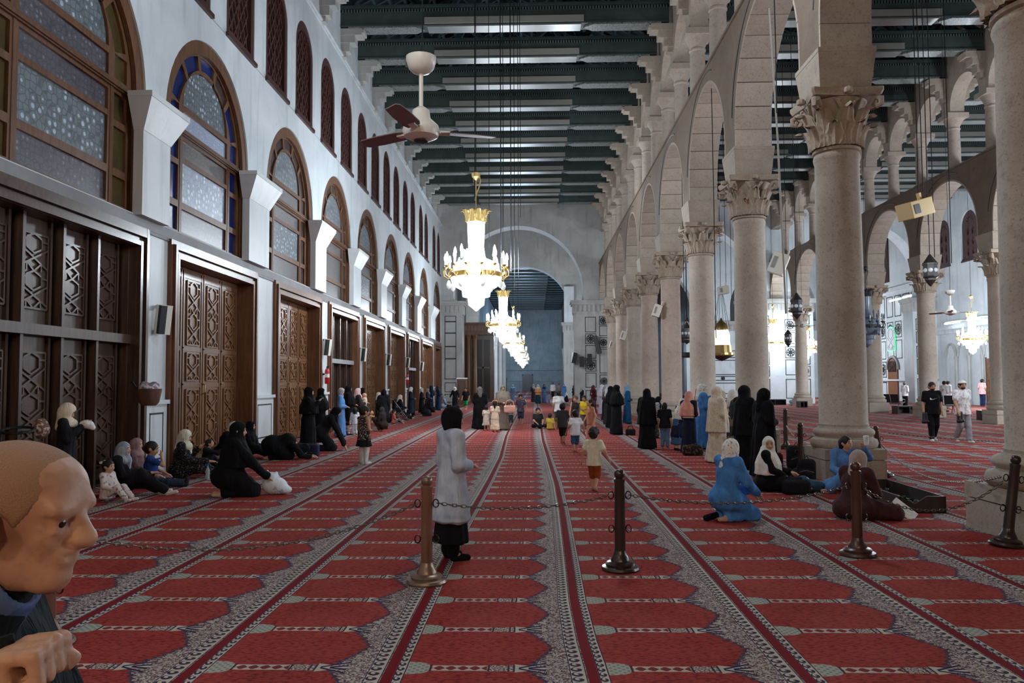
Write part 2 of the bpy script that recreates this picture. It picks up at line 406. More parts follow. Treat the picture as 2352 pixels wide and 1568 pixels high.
MB().box(XL, XL+.05, -5, 62, 14.05, 14.12).box(XL, XL+.11, -5, 62, 14.12, 14.2).build('trim_2', M_PLASTER, kind='structure')
MB().box(XL, XL+.012, -5, 62, 10.0, 10.016).build('trim_3', M_PLASTER2, kind='structure')
# pilasters with flared imposts between the big windows
PIL = [(14.12, 15.2), (19.55, 21.05), (25.6, 26.95), (31.1, 32.45), (36.8, 38.25), (42.65, 44.0), (48.35, 50.1), (54.8, 57.3)]
for a, b in PIL:
    p = MB().box(XL-.02, XL+.16, a, b, Z_STR+.17, 6.38).build('pilaster', M_MARBLE, wall_left)
    m = MB(); x0, x1, X1 = XL-.02, XL+.17, XL+.42; f = .24; zt = 6.92
    m.add([(x0, a-.01, 6.38), (x1, a-.01, 6.38), (x1, b+.01, 6.38), (x0, b+.01, 6.38), (x0, a-f, zt), (X1, a-f, zt), (X1, b+f, zt), (x0, b+f, zt)],
          [(0, 3, 2, 1), (0, 1, 5, 4), (1, 2, 6, 5), (2, 3, 7, 6), (4, 5, 6, 7)])
    m.box(x0, X1+.01, a-f-.01, b+f+.01, zt, zt+.1)
    m.build('impost', M_MARBLE, p)
# big arched windows: wooden tracery plate + separate panes
def seg(c, r0, r1, a0, a1, n=6):
    return [(r1*cos(a), c+r1*sin(a)) for a in np.linspace(a0, a1, n)]+[(r0*cos(a), c+r0*sin(a)) for a in np.linspace(a1, a0, n)]
zc = ZS_W; ri = 1.98
panes = []    # (kind, outline) in local y about the centre, z
cw = 1.2
for kind, z0, z1 in (('p_low', 4.93, 5.42), ('p_main', 5.56, 6.42), ('p_mid', 6.52, 6.9), ('p_up', 7.14, 7.52)):
    panes.append((kind, rect(-cw, cw, z0, z1)))
panes.append(('p_fan', [(cw*cos(a), 7.64+cw*.93*sin(a)) for a in np.linspace(0, pi, 18)]))
for sgn in (-1, 1):
    for z0, z1 in ((4.93, 5.42), (5.56, 6.3), (6.42, 6.9)):
        a, b = sorted((sgn*1.4, sgn*1.83)); panes.append(('p_side', rect(a, b, z0, z1)))
    a, b = sorted((sgn*1.4, sgn*1.82)); panes.append(('p_side', rect(a, b, 7.16, 7.6)))
for a0, a1 in ((.29, .78), (.86, 1.28), (1.36, 1.78), (1.86, 2.28), (2.36, 2.85)):
    panes.append(('p_ring', seg(7.2, 1.46, 1.84, a0, a1)))
outer = arch_pts(-2.2, 2.2, Z_STR+.2, ZS_W, 28)
me_trac = pm(outer, [p for _, p in panes], .07, M_WOODW)
me_ring = pm(arch_pts(-2.28, 2.28, Z_STR+.2, ZS_W, 30), [arch_pts(-2.0, 2.0, Z_STR+.21, ZS_W, 28)], .08, M_WOODW)
me_ring2 = pm(arch_pts(-2.3, 2.3, Z_STR+.19, ZS_W, 30), [arch_pts(-2.2, 2.2, Z_STR+.2, ZS_W, 28)], .05, M_WOODR)
me_tran = MB().box(0, .06, -2.05, 2.05, 6.97, 7.1).box(0, .09, -2.05, 2.05, 7.0, 7.05).mesh('transom', M_WOODW)
me_mull = MB().box(0, .03, -1.34, -1.27, 4.9, 7.0).box(0, .03, 1.27, 1.34, 4.9, 7.0).mesh('mullion', M_WOODW)
pane_cache = {}
def pane_mesh(i, mat):
    if (i, mat.name) not in pane_cache: pane_cache[(i, mat.name)] = pm(panes[i][1], [], .02, mat)
    return pane_cache[(i, mat.name)]
SETS = {0: dict(p_low='mesh', p_main='honey', p_mid='mesh', p_up='mesh', p_fan='honey', p_side='olive', p_ring='olive'),
        1: dict(p_low='mesh', p_main='bright', p_mid='dull', p_up='pale', p_fan='honey', p_side='blue', p_ring='blue'),
        2: dict(p_low='dull', p_main='honey', p_mid='dull', p_up='dull', p_fan='grey', p_side='brown', p_ring='brown')}
wn = 0
for i, (a, b) in enumerate(WIN):
    wn += 1; c = (a+b)/2
    w = struct('window_%d' % wn); w.location = (XL, c, 0)
    fr = link('frame', me_ring, w, (-.12, 0, 0)); link('outer_moulding', me_ring2, fr, (-.02, 0, 0))
    tr = link('tracery', me_trac, w, (-.2, 0, 0)); link('transom', me_tran, tr, (.05, 0, 0)); link('mullion', me_mull, tr, (.05, 0, 0))
    st = SETS[min(i, 2)]
    for j, (kind, _) in enumerate(panes):
        k = st[kind]
        if i == 1 and kind == 'p_ring' and j in (len(panes)-4,): k = 'brown'
        if i > 2 and kind == 'p_main' and i % 2: k = 'dull'
        link('pane', pane_mesh(j, PANE[k]), w, (-.2, 0, 0))
    link('backing', MB().box(-.03, 0, -2.25, 2.25, 4.86, 9.4).mesh('backing', M_DARKROOF), w, (-.26, 0, 0))
# clerestory windows: dark wood, crossing lattice
co = arch_pts(-HW, HW, 10.02, 12.3, 18); ci = arch_pts(-HW+.2, HW-.2, 10.25, 12.25, 16)
me_cf = pm(co, [ci], .12, M_WOODR); me_cp = pm(arch_pts(-HW+.1, HW-.1, 10.12, 12.3, 16), [], .02, PANE['dark'])
me_cs = MB().box(0, .2, -HW-.04, HW+.04, 9.98, 10.08).mesh('sill', M_WOODR)
lat = MB(); zz = 10.25
def inside(y, z): return abs(y) < .74 and (z < 12.25 or y*y+(z-12.25)**2 < .74**2)
for sgn in (-1, 1):
    for k in range(-3, 9):
        z0 = 10.25+k*.48
        pts = [(y, z0+sgn*y*1.5) for y in np.linspace(-.74, .74, 16)]
        pts = [p for p in pts if p[1] > 10.2 and inside(*p)]
        if len(pts) > 1:
            lat.bar((0, *pts[0]), (0, *pts[-1]), .055, .05, up=(1, 0, 0))
lat.box(-.02, .02, -.03, .03, 10.2, 12.95)
for y in (-.38, .38): lat.box(-.02, .015, y-.02, y+.02, 10.2, 12.7)
me_cl = lat.mesh('lattice', M_WOODR)
for c in CLER:
    wn += 1; w = struct('window_%d' % wn); w.location = (XL, c, 0)
    link('frame', me_cf, w, (-.14, 0, 0)); link('sill', me_cs, w, (-.12, 0, 0)); link('lattice', me_cl, w, (-.09, 0, 0)); link('pane', me_cp, w, (-.15, 0, 0))
# ---- doors
def strapwork(w, h, depth=.03, bw=.03):
    """carved geometric strap pattern filling a w x h field (built around y, z from 0)"""
    m = MB(); m.box(-.02, 0, 0, w, 0, h)
    n = max(1, round(h/(w*.95))); ch = h/n; q = w/2
    def L(a, b): m.bar((depth/2, *a), (depth/2, *b), bw, depth, up=(1, 0, 0))
    for k in range(n):
        z = k*ch
        L((0, z+.08*ch), (w, z+.62*ch)); L((w, z+.08*ch), (0, z+.62*ch))
        L((q-.28*w, z+.62*ch), (q-.28*w, z+.88*ch)); L((q+.28*w, z+.62*ch), (q+.28*w, z+.88*ch))
        L((q-.28*w, z+.88*ch), (q, z+ch)); L((q+.28*w, z+.88*ch), (q, z+ch))
        L((q-.28*w, z+.62*ch), (q, z+.48*ch)); L((q+.28*w, z+.62*ch), (q, z+.48*ch))
        L((0, z+.82*ch), (q-.28*w, z+.82*ch)); L((w, z+.82*ch), (q+.28*w, z+.82*ch)); L((q, z), (q-.26*w, z+.22*ch)); L((q, z), (q+.26*w, z+.22*ch)); L((q-.26*w, z), (q-.26*w, z+.22*ch)); L((q+.26*w, z), (q+.26*w, z+.22*ch))
    L((0, 0), (w, 0)); L((0, h), (w, h)); L((0, 0), (0, h)); L((w, 0), (w, h))
    return m
strap_cache = {}
def strap(w, h, mat):
    k = (round(w, 2), round(h, 2), mat.name)
    if k not in strap_cache: strap_cache[k] = strapwork(w, h).mesh('carved_panel', mat)
    return strap_cache[k]
def door_frame(m, a, b, zt):
    w = .36; e = .003
    m.box(XL-.32, XL+.02, a, a+w, 0, zt); m.box(XL-.32, XL+.02, b-w, b, 0, zt); m.box(XL-.32, XL+.018, a+w, b-w, zt-w, zt)
    for d, off, ww in ((.075, .004, .085), (.13, .1, .09), (.06, .2, .06), (.1, .27, .085)):
        m.box(XL+.015, XL+d, a+off, a+off+ww, 0, zt-off); m.box(XL+.015, XL+d, b-off-ww, b-off, 0, zt-off)
        m.box(XL+.015, XL+d-e, a+off+ww, b-off-ww, zt-off-ww, zt-off)
dn = 0
for i, (a, b) in enumerate(DOOR):
    dn += 1; d = struct('door_%d' % dn); zt = 4.63
    m = MB(); door_frame(m, a, b, zt); m.build('door_frame', M_WOODD if i == 0 else M_WOOD, d)
    MB().box(XL-.69, XL-.5, a, b, 0, zt).build('backing', M_DARKROOF, d)
    ia, ib, it = a+.36, b-.36, zt-.36
    if i in (0, 3, 6):
        wood = M_WOODD
        n = 5 if i == 0 else 4; xs = np.linspace(ia, ib, n+1); tz = 2.55
        mu = MB()
        for y in xs: mu.box(XL-.24, XL-.12, y-.035, y+.035, 0, it)
        mu.build('mullion', wood, d)
        MB().box(XL-.26, XL-.06, ia, ib, tz-.07, tz+.09).build('transom', wood if i == 0 else plain('pale_transom', lin(150, 150, 152), .5), d)
        for k in range(n):
            for z0, z1 in ((.1, tz-.07), (tz+.09, it)):
                p = link('glazed_panel', MB().box(-.03, 0, xs[k]+.035, xs[k+1]-.035, z0, z1).mesh('glazed_panel', M_WOODD if i == 0 else M_GLASSD), d, (XL-.3, 0, 0))
                w = xs[1]-xs[0]-.32
                if i == 0: link('carved_panel', strap(w, z1-z0-.5, M_WOODD), p, (.012, xs[k]+.12, z0+.25))
                fr = MB().box(0, .05, xs[k]+.035, xs[k]+.1, z0, z1).box(0, .05, xs[k+1]-.16, xs[k+1]-.1, z0, z1)
                fr.build('stile', wood, p, loc=(0, 0, 0))
    else:
        n = 4; xs = np.linspace(ia, ib, n+1)
        for k in range(n):
            lf = link('door_leaf', MB().box(-.06, 0, xs[k]+.012, xs[k+1]-.012, .02, it).mesh('door_leaf', M_WOODL), d, (XL-.33, 0, 0))
            w = xs[1]-xs[0]-.42
            for z0, z1 in ((.28, 1.62), (1.82, 2.42), (2.6, 4.0)):
                link('carved_panel', strap(w, z1-z0, M_WOODL), lf, (.004, xs[k]+.21, z0))
            st = MB()
            for y in (xs[k]+.06, xs[k+1]-.06): st.box(0, .02, y-.03, y+.03, .05, it-.05)
            for z in (.15, 1.72, 2.51, 4.1): st.box(0, .015, xs[k]+.05, xs[k+1]-.05, z-.05, z+.05)
            st.build('rail', M_WOODL, lf)
            hb = MB()
            for z in (1.72, 2.51): hb.lathe([(.02, 0), (.02, .03)], 8, (0.03, xs[k]+.02, z))
            hb.build('hinge', plain('iron', lin(40, 38, 38), .4, .5, .6) if k == 0 and i == 1 else bpy.data.materials['iron'], lf)
        h = MB().tube([(XL-.3, (ia+ib)/2-.05, 1.75), (XL-.22, (ia+ib)/2-.06, 1.72), (XL-.22, (ia+ib)/2-.06, 1.55), (XL-.3, (ia+ib)/2-.05, 1.5)], .015, 6)
        h.build('door_handle', plain('brass', lin(170, 140, 90), .3, .5, .8) if i == 1 else bpy.data.materials['brass'], d)
# ------------------------------------------------------------------ columns
def leaf_mesh(w, h, out, name='leaf'):
    """acanthus leaf standing on z 0, facing +Y, tip curling outwards"""
    rows = 13; cx = (-1, -.68, -.34, 0, .34, .68, 1); nc = len(cx); v = []; f = []
    for i in range(rows):
        t = i/(rows-1); z = h*min(1, t*1.12) - (.10*h*(t-.88)/.12 if t > .88 else 0); y = .015+out*t**2.4+(.05*(t-.85)/.15 if t > .85 else 0)
        lobe = 1+.24*abs(sin(t*pi*3.2)); ww = w*(.5+.45*sin(pi*min(1, t*.85+.12)))*(1-.6*t**5)*lobe
        for j, sx in enumerate(cx):
            a = abs(sx); v.append((sx*ww/2, y+.055*(1-a)*(1-t*.3)-.05*a*a*(.4+t)+(.022 if a == .68 else 0)-(.016 if a == .34 else 0), z-.08*h*a*t+.03*h*a*abs(sin(t*pi*3.2))))
    for i in range(rows-1):
        for j in range(nc-1): a = i*nc+j; f.append((a, a+1, a+nc+1, a+nc))
    m = MB(); m.add(v, f); n = len(v)
    m.add([(x, y-.03, z) for x, y, z in v], [tuple(reversed(q)) for q in f])
    return m
def capital_core():
    m = MB()
    m.lathe([(.385, 5.9), (.42, 5.92), (.42, 5.97), (.38, 5.99), (.375, 6.3), (.41, 6.6), (.54, 6.82)], 24)
    # abacus with concave sides
    pts = []
    for k in range(4):
        a = pi/4+k*pi/2; b = a+pi/2
        c0 = Vector((cos(a), sin(a)))*.93; c1 = Vector((cos(b), sin(b)))*.93; mid = (c0+c1)/2*.84
        pts += [tuple(c0*.97+(c1-c0)*.03), tuple((c0+mid)/2*.985), tuple(mid), tuple((c1+mid)/2*.985), tuple(c1*.97+(c0-c1)*.03)]
    n = len(pts); v = [(x*.95, y*.95, 6.83) for x, y in pts]+[(x, y, 6.9) for x, y in pts]+[(x, y, 6.96) for x, y in pts]
    f = [tuple(reversed(range(n))), tuple(2*n+k for k in range(n))]
    for r in (0, 1): f += [(r*n+k, r*n+(k+1) % n, (r+1)*n+(k+1) % n, (r+1)*n+k) for k in range(n)]
    m.add(v, f)
    for k in range(4):       # corner volutes and the boss on each side
        a = pi/4+k*pi/2; d = Vector((cos(a), sin(a), 0)); p = d*.74+Vector((0, 0, 6.7)); s = Vector((-sin(a), cos(a), 0))
        m.tube([d*.44+Vector((0, 0, 6.42)), d*.58+Vector((0, 0, 6.62)), d*.72+Vector((0, 0, 6.79)), d*.83+Vector((0, 0, 6.75)), d*.83+Vector((0, 0, 6.65)), d*.76+Vector((0, 0, 6.63)), d*.74+Vector((0, 0, 6.7))], [.05, .06, .06, .06, .055, .05, .045], 8)
        b = k*pi/2; e = Vector((cos(b), sin(b), 0)); t = Vector((-sin(b), cos(b), 0))
        m.lathe([(.0, -.07), (.07, -.04), (.085, 0), (.07, .05), (0, .08)], 8, tuple(e*.63+Vector((0, 0, 6.89))), cap=False)
        for sg in (-1, 1):
            m.tube([e*.42+Vector((0, 0, 6.45)), e*.5+t*sg*.1+Vector((0, 0, 6.66)), e*.56+t*sg*.2+Vector((0, 0, 6.78)), e*.56+t*sg*.13+Vector((0, 0, 6.74))], [.03, .04, .035, .025], 6)
    return m
LF_LO = leaf_mesh(.33, .42, .2); LF_HI = leaf_mesh(.34, .72, .27)
me_lo = LF_LO.mesh('leaf', M_CAPST, True); me_hi = LF_HI.mesh('leaf', M_CAPST, True)
me_core = capital_core().mesh('capital', M_CAPST, True)
def leaf_spots():
    for k in range(8):
        a = k*pi/4; yield me_lo, LF_LO, a+pi/8, .42
        yield me_hi, LF_HI, a, .40
mm = capital_core()
for _, L, a, r in leaf_spots():
    M = Matrix.Rotation(a-pi/2, 4, 'Z') @ Matrix.Translation((0, r, 5.98)); mm.add([M @ Vector(p) for p in L.v], L.f)
me_capfull = mm.mesh('capital', M_CAPST, True)
me_plinth = MB().box(-.53, .53, -.53, .53, 0, .355).box(-.5, .5, -.5, .5, .355, .37).box(-.535, .535, -.535, .535, .37, .55).mesh('plinth', M_STONE)
me_base = MB().lathe([(.53, .55), (.565, .58), (.575, .64), (.56, .7), (.5, .725), (.485, .75), (.5, .775), (.52, .8), (.525, .84), (.5, .88), (.45, .9), (.44, .93)], 40).mesh('base', M_STONE, True)
me_shaft = [MB().lathe([(.425, .93), (.43, .97), (.415, .99), (.413, 2.4), (.405, 3.8), (.385, 5.72), (.4, 5.76), (.41, 5.82), (.4, 5.87), (.385, 5.9)], 40).mesh('shaft', m, True) for m in M_SHAFTS]
im = MB(); a, b = .50, .62
im.add([(-a*.9, -a, 6.96), (a*.9, -a, 6.96), (a*.9, a, 6.96), (-a*.9, a, 6.96), (-b*.82, -b, 7.6), (b*.82, -b, 7.6), (b*.82, b, 7.6), (-b*.82, b, 7.6)],
       [(0, 3, 2, 1), (0, 1, 5, 4), (1, 2, 6, 5), (2, 3, 7, 6), (3, 0, 4, 7), (4, 5, 6, 7)]); im.box(-b*.83, b*.83, -b*1.01, b*1.01, 7.6, 7.68)
me_impost = im.mesh('impost_block', M_STONE)
def column(x, y, label, group, mat=0, near=False, sc=1.0):
    t = thing('stone_column', label, 'column', (x, y, 0), 0, group); t.scale = (sc, sc, 1)
    link('plinth', me_plinth, t); link('base', me_base, t); link('shaft', me_shaft[mat], t)
    if near:
        c = link('capital', me_core, t)
        for me, _, a, r in leaf_spots(): link('leaf', me, c, (r*cos(a), r*sin(a), 5.98), (0, 0, a-pi/2))
    else: link('capital', me_capfull, t)
    link('impost_block', me_impost, t); return t
ORD = ['cropped thick stone column closest to the camera at the right edge', 'tall pale stone column behind the seated women by its plinth',
       'stone column directly behind the two women in black robes', 'stone column behind the woman in beige khimar and blue robe', 'pinkish stone column fifth from the camera in the near row',
       'stone column sixth from the camera in the near row', 'stone column seventh from the camera in the near row', 'stone column eighth from the camera in the near row', 'farthest stone column of the near row before the transept pier']
for i, y in enumerate(COLY):
    column(5.9 if i == 0 else XR, 9.1 if i == 0 else y, ORD[i], 'columns of the near arcade', (0, 0, 1, 1, 2, 2, 1, 2, 1)[i], i < 4, 1.35 if i == 0 else 1.0)
for i, y in enumerate(COLY):
    if i < 3: continue
    column(X2, y, 'stone column of the far arcade, %s counting from the right' % ['cropped', 'second', 'third', 'fourth', 'fifth', 'sixth'][i-3], 'columns of the far arcade', 1)
# ------------------------------------------------------------------ arcade walls (near row and far row)
RA, ZA = 2.46, 8.11
def arcade_outline(cs, y0, y1):
    pts = [(y0, 10.95), (y0, 7.68)]
    for c in cs:
        pts += [(c-RA, 7.68)]+[(c+RA*cos(a), ZA+RA*sin(a)) for a in np.linspace(pi, 0, 26)]+[(c+RA, 7.68)]
    return pts+[(y1, 7.68), (y1, 10.95)]
NV = 13; vs = MB(); r0, r1 = RA-.055, RA+.02; da = pi/NV; g = .0045
vv = []
for r in (r0, r1):
    for a in (-da/2+g, 0, da/2-g):
        for x in (-.455, .455): vv.append((x, r*cos(a), r*sin(a)))
vs.add(vv, [(0, 2, 3, 1), (2, 4, 5, 3), (6, 7, 9, 8), (8, 9, 11, 10), (0, 1, 7, 6), (4, 10, 11, 5), (0, 6, 8, 2), (2, 8, 10, 4), (1, 3, 9, 7), (3, 5, 11, 9)])
me_vous = [vs.mesh('voussoir', m) for m in (M_STONE, M_STONE2)]
me_stilt = [MB().box(-.455, .455, -.035, .035, 0, ZA-7.69).mesh('jamb_stone', m) for m in (M_STONE, M_STONE2)]
gr = MB().tube([(0, (RA+.3)*cos(a), (RA+.3)*sin(a)) for a in np.linspace(.15, pi*.62, 24)], .02, 6); me_groove = gr.mesh('groove', M_BLACK)
# gallery columns
me_gcol = MB().lathe([(.36, 0), (.36, .12), (.3, .16), (.27, .2), (.265, 1.0), (.25, 1.85), (.28, 1.88), (.28, 1.94), (.25, 1.97), (.27, 2.05), (.36, 2.22), (.42, 2.34)], 20).box(-.46, .46, -.46, .46, 2.34, 2.55).mesh('gallery_column', [M_STONE2], True)
RG, ZG = 1.14, 13.75
def gallery_outline(cs, y0, y1):
    pts = [(y0, 17.2), (y0, 13.5)]
    for c in cs: pts += [(c-RG, 13.5)]+[(c+RG*cos(a), ZG+RG*sin(a)) for a in np.linspace(pi, 0, 16)]+[(c+RG, 13.5)]
    return pts+[(y1, 13.5), (y1, 17.2)]
def corbel_mesh(sg):
    m = MB(); q = lambda a: sorted((0, sg*a))
    for d, z0, z1, w in ((.82, 14.9, 15.15, .27), (.9, 14.98, 15.1, .27), (.55, 14.62, 14.9, .24), (.34, 14.3, 14.62, .2)):
        a, b = q(d); m.box(a, b, -w, w, z0, z1)
    a, b = q(.2); m.box(a, b, -.15, .15, 14.1, 14.3)
    return m
me_corb = {s: {k: corbel_mesh(s).mesh('corbel', m) for k, m in (('w', M_PLASTER2), ('s', M_STONE))} for s in (-1, 1)}
BEAMY = [Y0+S/2*k for k in range(3, 16)]
def arcade(xc, name, y0=2.0):
    cs = [Y0+S*(i+.5) for i in range(-2, 8)]
    w = struct(name, pm(arcade_outline(cs, y0, YB+.3), [], .9, M_WALLST)); w.data.transform(Matrix.Translation((xc-.45, 0, 0)))
    for j, c in enumerate(cs):
        if j < 1 and xc < 10: pass
        for k in range(NV):
            link('voussoir', me_vous[(k*3+j) % 5 == 0], w, (xc, c, ZA), (da*(k+.5), 0, 0))
        for sg in (-1, 1): link('jamb_stone', me_stilt[(j+sg) % 3 == 0], w, (xc, c+sg*(RA-.02), 7.69))
        for sx in (-1, 1): link('groove', me_groove, w, (xc+sx*.45, c, ZA))
    MB().box(xc-.5, xc+.5, y0, YB, 10.95, 11.02).build('ledge', M_WALLST, w)
    g = struct(name.replace('wall', 'wall_gallery'), pm(gallery_outline([Y0+S/2*(k+.5) for k in range(-3, 15)], y0, YB+.3), [], .62, M_STONE))
    g.data.transform(Matrix.Translation((xc-.31, 0, 0)))
    for k in range(-2, 16):
        y = Y0+S/2*k
        link('gallery_column', me_gcol, g, (xc, y, 11.0))
    for y in BEAMY:
        for s in (-1, 1): link('corbel', me_corb[s]['s'], g, (xc+s*.31, y, 0))
    return w
arcade(XR, 'wall_right'); arcade(X2, 'wall_far_right')
for y in BEAMY: link('corbel', me_corb[1]['w'], wall_left, (XL, y, 0))
# ------------------------------------------------------------------ ceiling: beams, trusses, roof slopes
ceil = MB(); SP = [(XL-.3, XR), (XR, X2), (X2, X3+.3)]
for a, b in SP:
    c = (a+b)/2
    for y0, y1 in ((-17, YB+2),) + (((YC, YE+1),) if a < 0 else ()):
        ceil.add([(a, y0, 17.1), (c, y0, 20.3), (c, y1, 20.3), (a, y1, 17.1)], [(0, 3, 2, 1)]); ceil.add([(b, y0, 17.1), (c, y0, 20.3), (c, y1, 20.3), (b, y1, 17.1)], [(0, 1, 2, 3)])
ceil.box(XL-2, X3+1, YB+1.5, YC+1, 20.3, 20.5)
ceiling = struct('ceiling', ceil.mesh('ceiling', M_DARKROOF))
HWB = 6.2
def beam_obj(x, y, parent=ceiling):
    b = link('beam', me_beam, parent, (x, y, 0))
    for n, me in beam_parts: link(n, me, b)
me_beam = MB().box(-HWB, HWB, -.26, .26, 15.22, 15.95).box(-HWB, HWB, -.3, .3, 15.92, 16.02).box(-HWB, HWB, -.3, .3, 15.2, 15.26).mesh('beam', M_BEAM)
bs = MB().box(-HWB, HWB, -.285, .285, 15.76, 15.86).mesh('bead_strip', M_BEAD)
cb = MB().box(-3.0, 3.0, -.34, -.26, 15.26, 15.5).mesh('centre_board', M_CREAM)
sf = MB().box(-2.9, 2.9, -.29, .29, 15.15, 15.2).mesh('soffit_plank', M_SOFF)
beam_parts = [('bead_strip', bs), ('centre_board', cb), ('soffit_plank', sf)]
for sg in (-1, 1):
    q = lambda a: a*sg
    m = MB(); pts = [(q(3.0), 0), (q(3.35), -.3), (q(5.9), -.3), (q(5.9), .3), (q(3.35), .3)]
    if sg < 0: pts.reverse()
    n = len(pts); m.add([(x, y, 15.14) for x, y in pts]+[(x, y, 15.2) for x, y in pts], [tuple(reversed(range(n))), tuple(range(n, 2*n))]+[(k, (k+1) % n, n+(k+1) % n, n+k) for k in range(n)])
    beam_parts.append(('painted_panel', m.mesh('painted_panel', M_ORN)))
tr = MB()
for a, b in (((-HWB, 16.0), (0, 20.1)), ((HWB, 16.0), (0, 20.1)), ((0, 16.0), (0, 20)), ((-3.1, 16), (-1.3, 19.2)), ((3.1, 16), (1.3, 19.2)), ((-3.1, 16), (-4.4, 17.2)), ((3.1, 16), (4.4, 17.2)), ((0, 16.4), (-2.4, 18.4)), ((0, 16.4), (2.4, 18.4))):
    tr.bar((a[0], 0, a[1]), (b[0], 0, b[1]), .22, .2)
me_truss = tr.mesh('truss', M_ROOF)
rf = MB()
for sg in (-1, 1):
    for t in np.linspace(.08, .95, 11): rf.box(-.06+sg*HWB*t, .06+sg*HWB*t, 0, S/2, 20.05-3.2*t-.16, 20.05-3.2*t)
    for k in range(5): rf.bar((sg*HWB, .3+k*.6, 16.75), (0, .3+k*.6, 20.0), .1, .12)
me_raft = rf.mesh('rafter', M_ROOF)
for x in (-1.05, 12.2, 25.0):
    for y in BEAMY:
        if x > 20 and y < 30: continue
        beam_obj(x, y); link('truss', me_truss, ceiling, (x, y, 0)); link('rafter', me_raft, ceiling, (x, y, 0), kind='stuff')
for k in range(21): beam_obj(-1.05, YC+3+3.0*k)
# ------------------------------------------------------------------ transept walls with great arches
def great_arch(x0, x1, xl, xr, y, t, name, mat, top=17.2, apex=14.0):
    c = (xl+xr)/2; r = (xr-xl)/2+.72; zc = apex-r
    pts = [(x0, 0), (xl, 0), (xl, 8.1), (c-r, 8.1)]+[(c+r*cos(a), zc+r*sin(a)) for a in np.linspace(pi, 0, 40)]+[(c+r, 8.1), (xr, 8.1), (xr, 0), (x1, 0), (x1, top), (x0, top)]
    me = pm(pts, [], t, mat, 'XZ'); me.materials.append(M_PLASTER)
    for p in me.polygons:      # reveal under the arch: transept light painted in as whiter plaster
        if p.center.z > 8.1 and abs(p.normal.y) < .5 and (p.center.x-c)**2+(p.center.z-zc)**2 < (r+.1)**2 and p.center.z < top-.1: p.material_index = 1
    o = struct(name, me); o.data.transform(Matrix.Translation((0, y, 0)))
    m = MB()
    for a, b in ((x0, xl), (xr, x1)):
        for d, z0, z1 in ((.05, 7.05, 7.15), (.08, 7.15, 7.75), (.18, 7.75, 7.9), (.25, 7.9, 8.1)):
            m.box(a-(.0 if a == x0 else d), b+(0 if b == x1 else d), y-d, y+t+d, z0, z1)
    m.build('cornice', M_PLASTER2, o)
    me = MB()
    for a, b in ((x0, xl), (xr, x1)):
        n = int((b-a)/.32)
        for k in range(n): me.box(a+(k+.2)*(b-a)/n, a+(k+.8)*(b-a)/n, y-.16, y-.08, 7.22, 7.72)
    me.build('cornice_leaves', M_PLASTER2, o, kind='stuff')
    return o
wt1 = great_arch(XL, XR+.3, -5.57, 3.15, YB, 1.6, 'wall_transept_nave', M_PLASTER2)
wt2 = great_arch(XR+.3, X2+.3, 8.4, 16.2, YB, 1.6, 'wall_transept_aisle', M_PLASTER)
wt3 = great_arch(X2+.3, X3, 21.6, 29.2, YB, 1.6, 'wall_transept_south', M_PLASTER)
wb1 = great_arch(XL, XR+.3, -5.2, 3.2, YC, 1.4, 'wall_transept_back_nave', M_PLASTER2, 20.5, 14.1)
wb2 = great_arch(XR+.3, X2+.3, 8.4, 16.2, YC, 1.4, 'wall_transept_back_aisle', M_PLASTER, 20.5)
wb3 = great_arch(X2+.3, X3, 21.6, 29.2, YC, 1.4, 'wall_transept_back_south', M_PLASTER, 20.5)
MB().box(3.25, 4.3, YC-.45, YC, 8.1, 11.9).build('pillar_stub', M_PLASTER, wb1)
def frame_bars(m, r, w, d0, d1, axis, at):
    x0, x1, z0, z1 = r
    for a, b, c, e in ((x0, x1, z0, z0+w), (x0, x1, z1-w, z1), (x0, x0+w, z0, z1), (x1-w, x1, z0, z1)):
        if axis == 'Y': m.box(a, b, at-d1, at-d0, c, e)
        else: m.box(at-d1, at-d0, a, b, c, e)
def inlay(parent, r, at, axis='Y', orn=False, w=.05):
    m = MB(); frame_bars(m, r, w, 0, .02, axis, at)
    if orn:
        x0, x1, z0, z1 = r; cx, cz = (x0+x1)/2, (z0+z1)/2; R = min(x1-x0, z1-z0)/2*.92
        P = (lambda x, z: (x, at-.012, z)) if axis == 'Y' else (lambda x, z: (at-.012, x, z))
        up = (0, 1, 0) if axis == 'Y' else (1, 0, 0)
        for k in range(8):
            a = k*pi/4
            m.bar(P(cx, cz), P(cx+R*cos(a), cz+R*sin(a)), .05, .03, up=up)
            m.bar(P(cx+R*.62*cos(a), cz+R*.62*sin(a)), P(cx+R*.9*cos(a+pi/8), cz+R*.9*sin(a+pi/8)), .05, .03, up=up)
            m.bar(P(cx+R*.62*cos(a), cz+R*.62*sin(a)), P(cx+R*.9*cos(a-pi/8), cz+R*.9*sin(a-pi/8)), .05, .03, up=up)
            m.bar(P(cx+R*.4*cos(a), cz+R*.4*sin(a)), P(cx+R*.4*cos(a+pi/4), cz+R*.4*sin(a+pi/4)), .05, .03, up=up)
    return m.build('inlay_panel', M_BLACK, parent)
for z0, z1 in ((1.0, 1.75), (2.0, 3.6), (3.6, 4.55), (4.55, 5.6), (5.6, 6.5), (6.5, 6.95)): inlay(wt1, (-6.95, -6.05, z0, z1), YB)
inlay(wt1, (-6.95, -6.05, .2, .85), YB)
for x0 in (4.0,):
    for z0, z1, o in ((.3, 1.1, 0), (1.3, 2.45, 0), (2.55, 3.45, 1), (3.55, 4.6, 0), (4.7, 5.5, 1), (5.6, 6.8, 0)): inlay(wt1, (x0, x0+.85, z0, z1), YB, orn=bool(o))
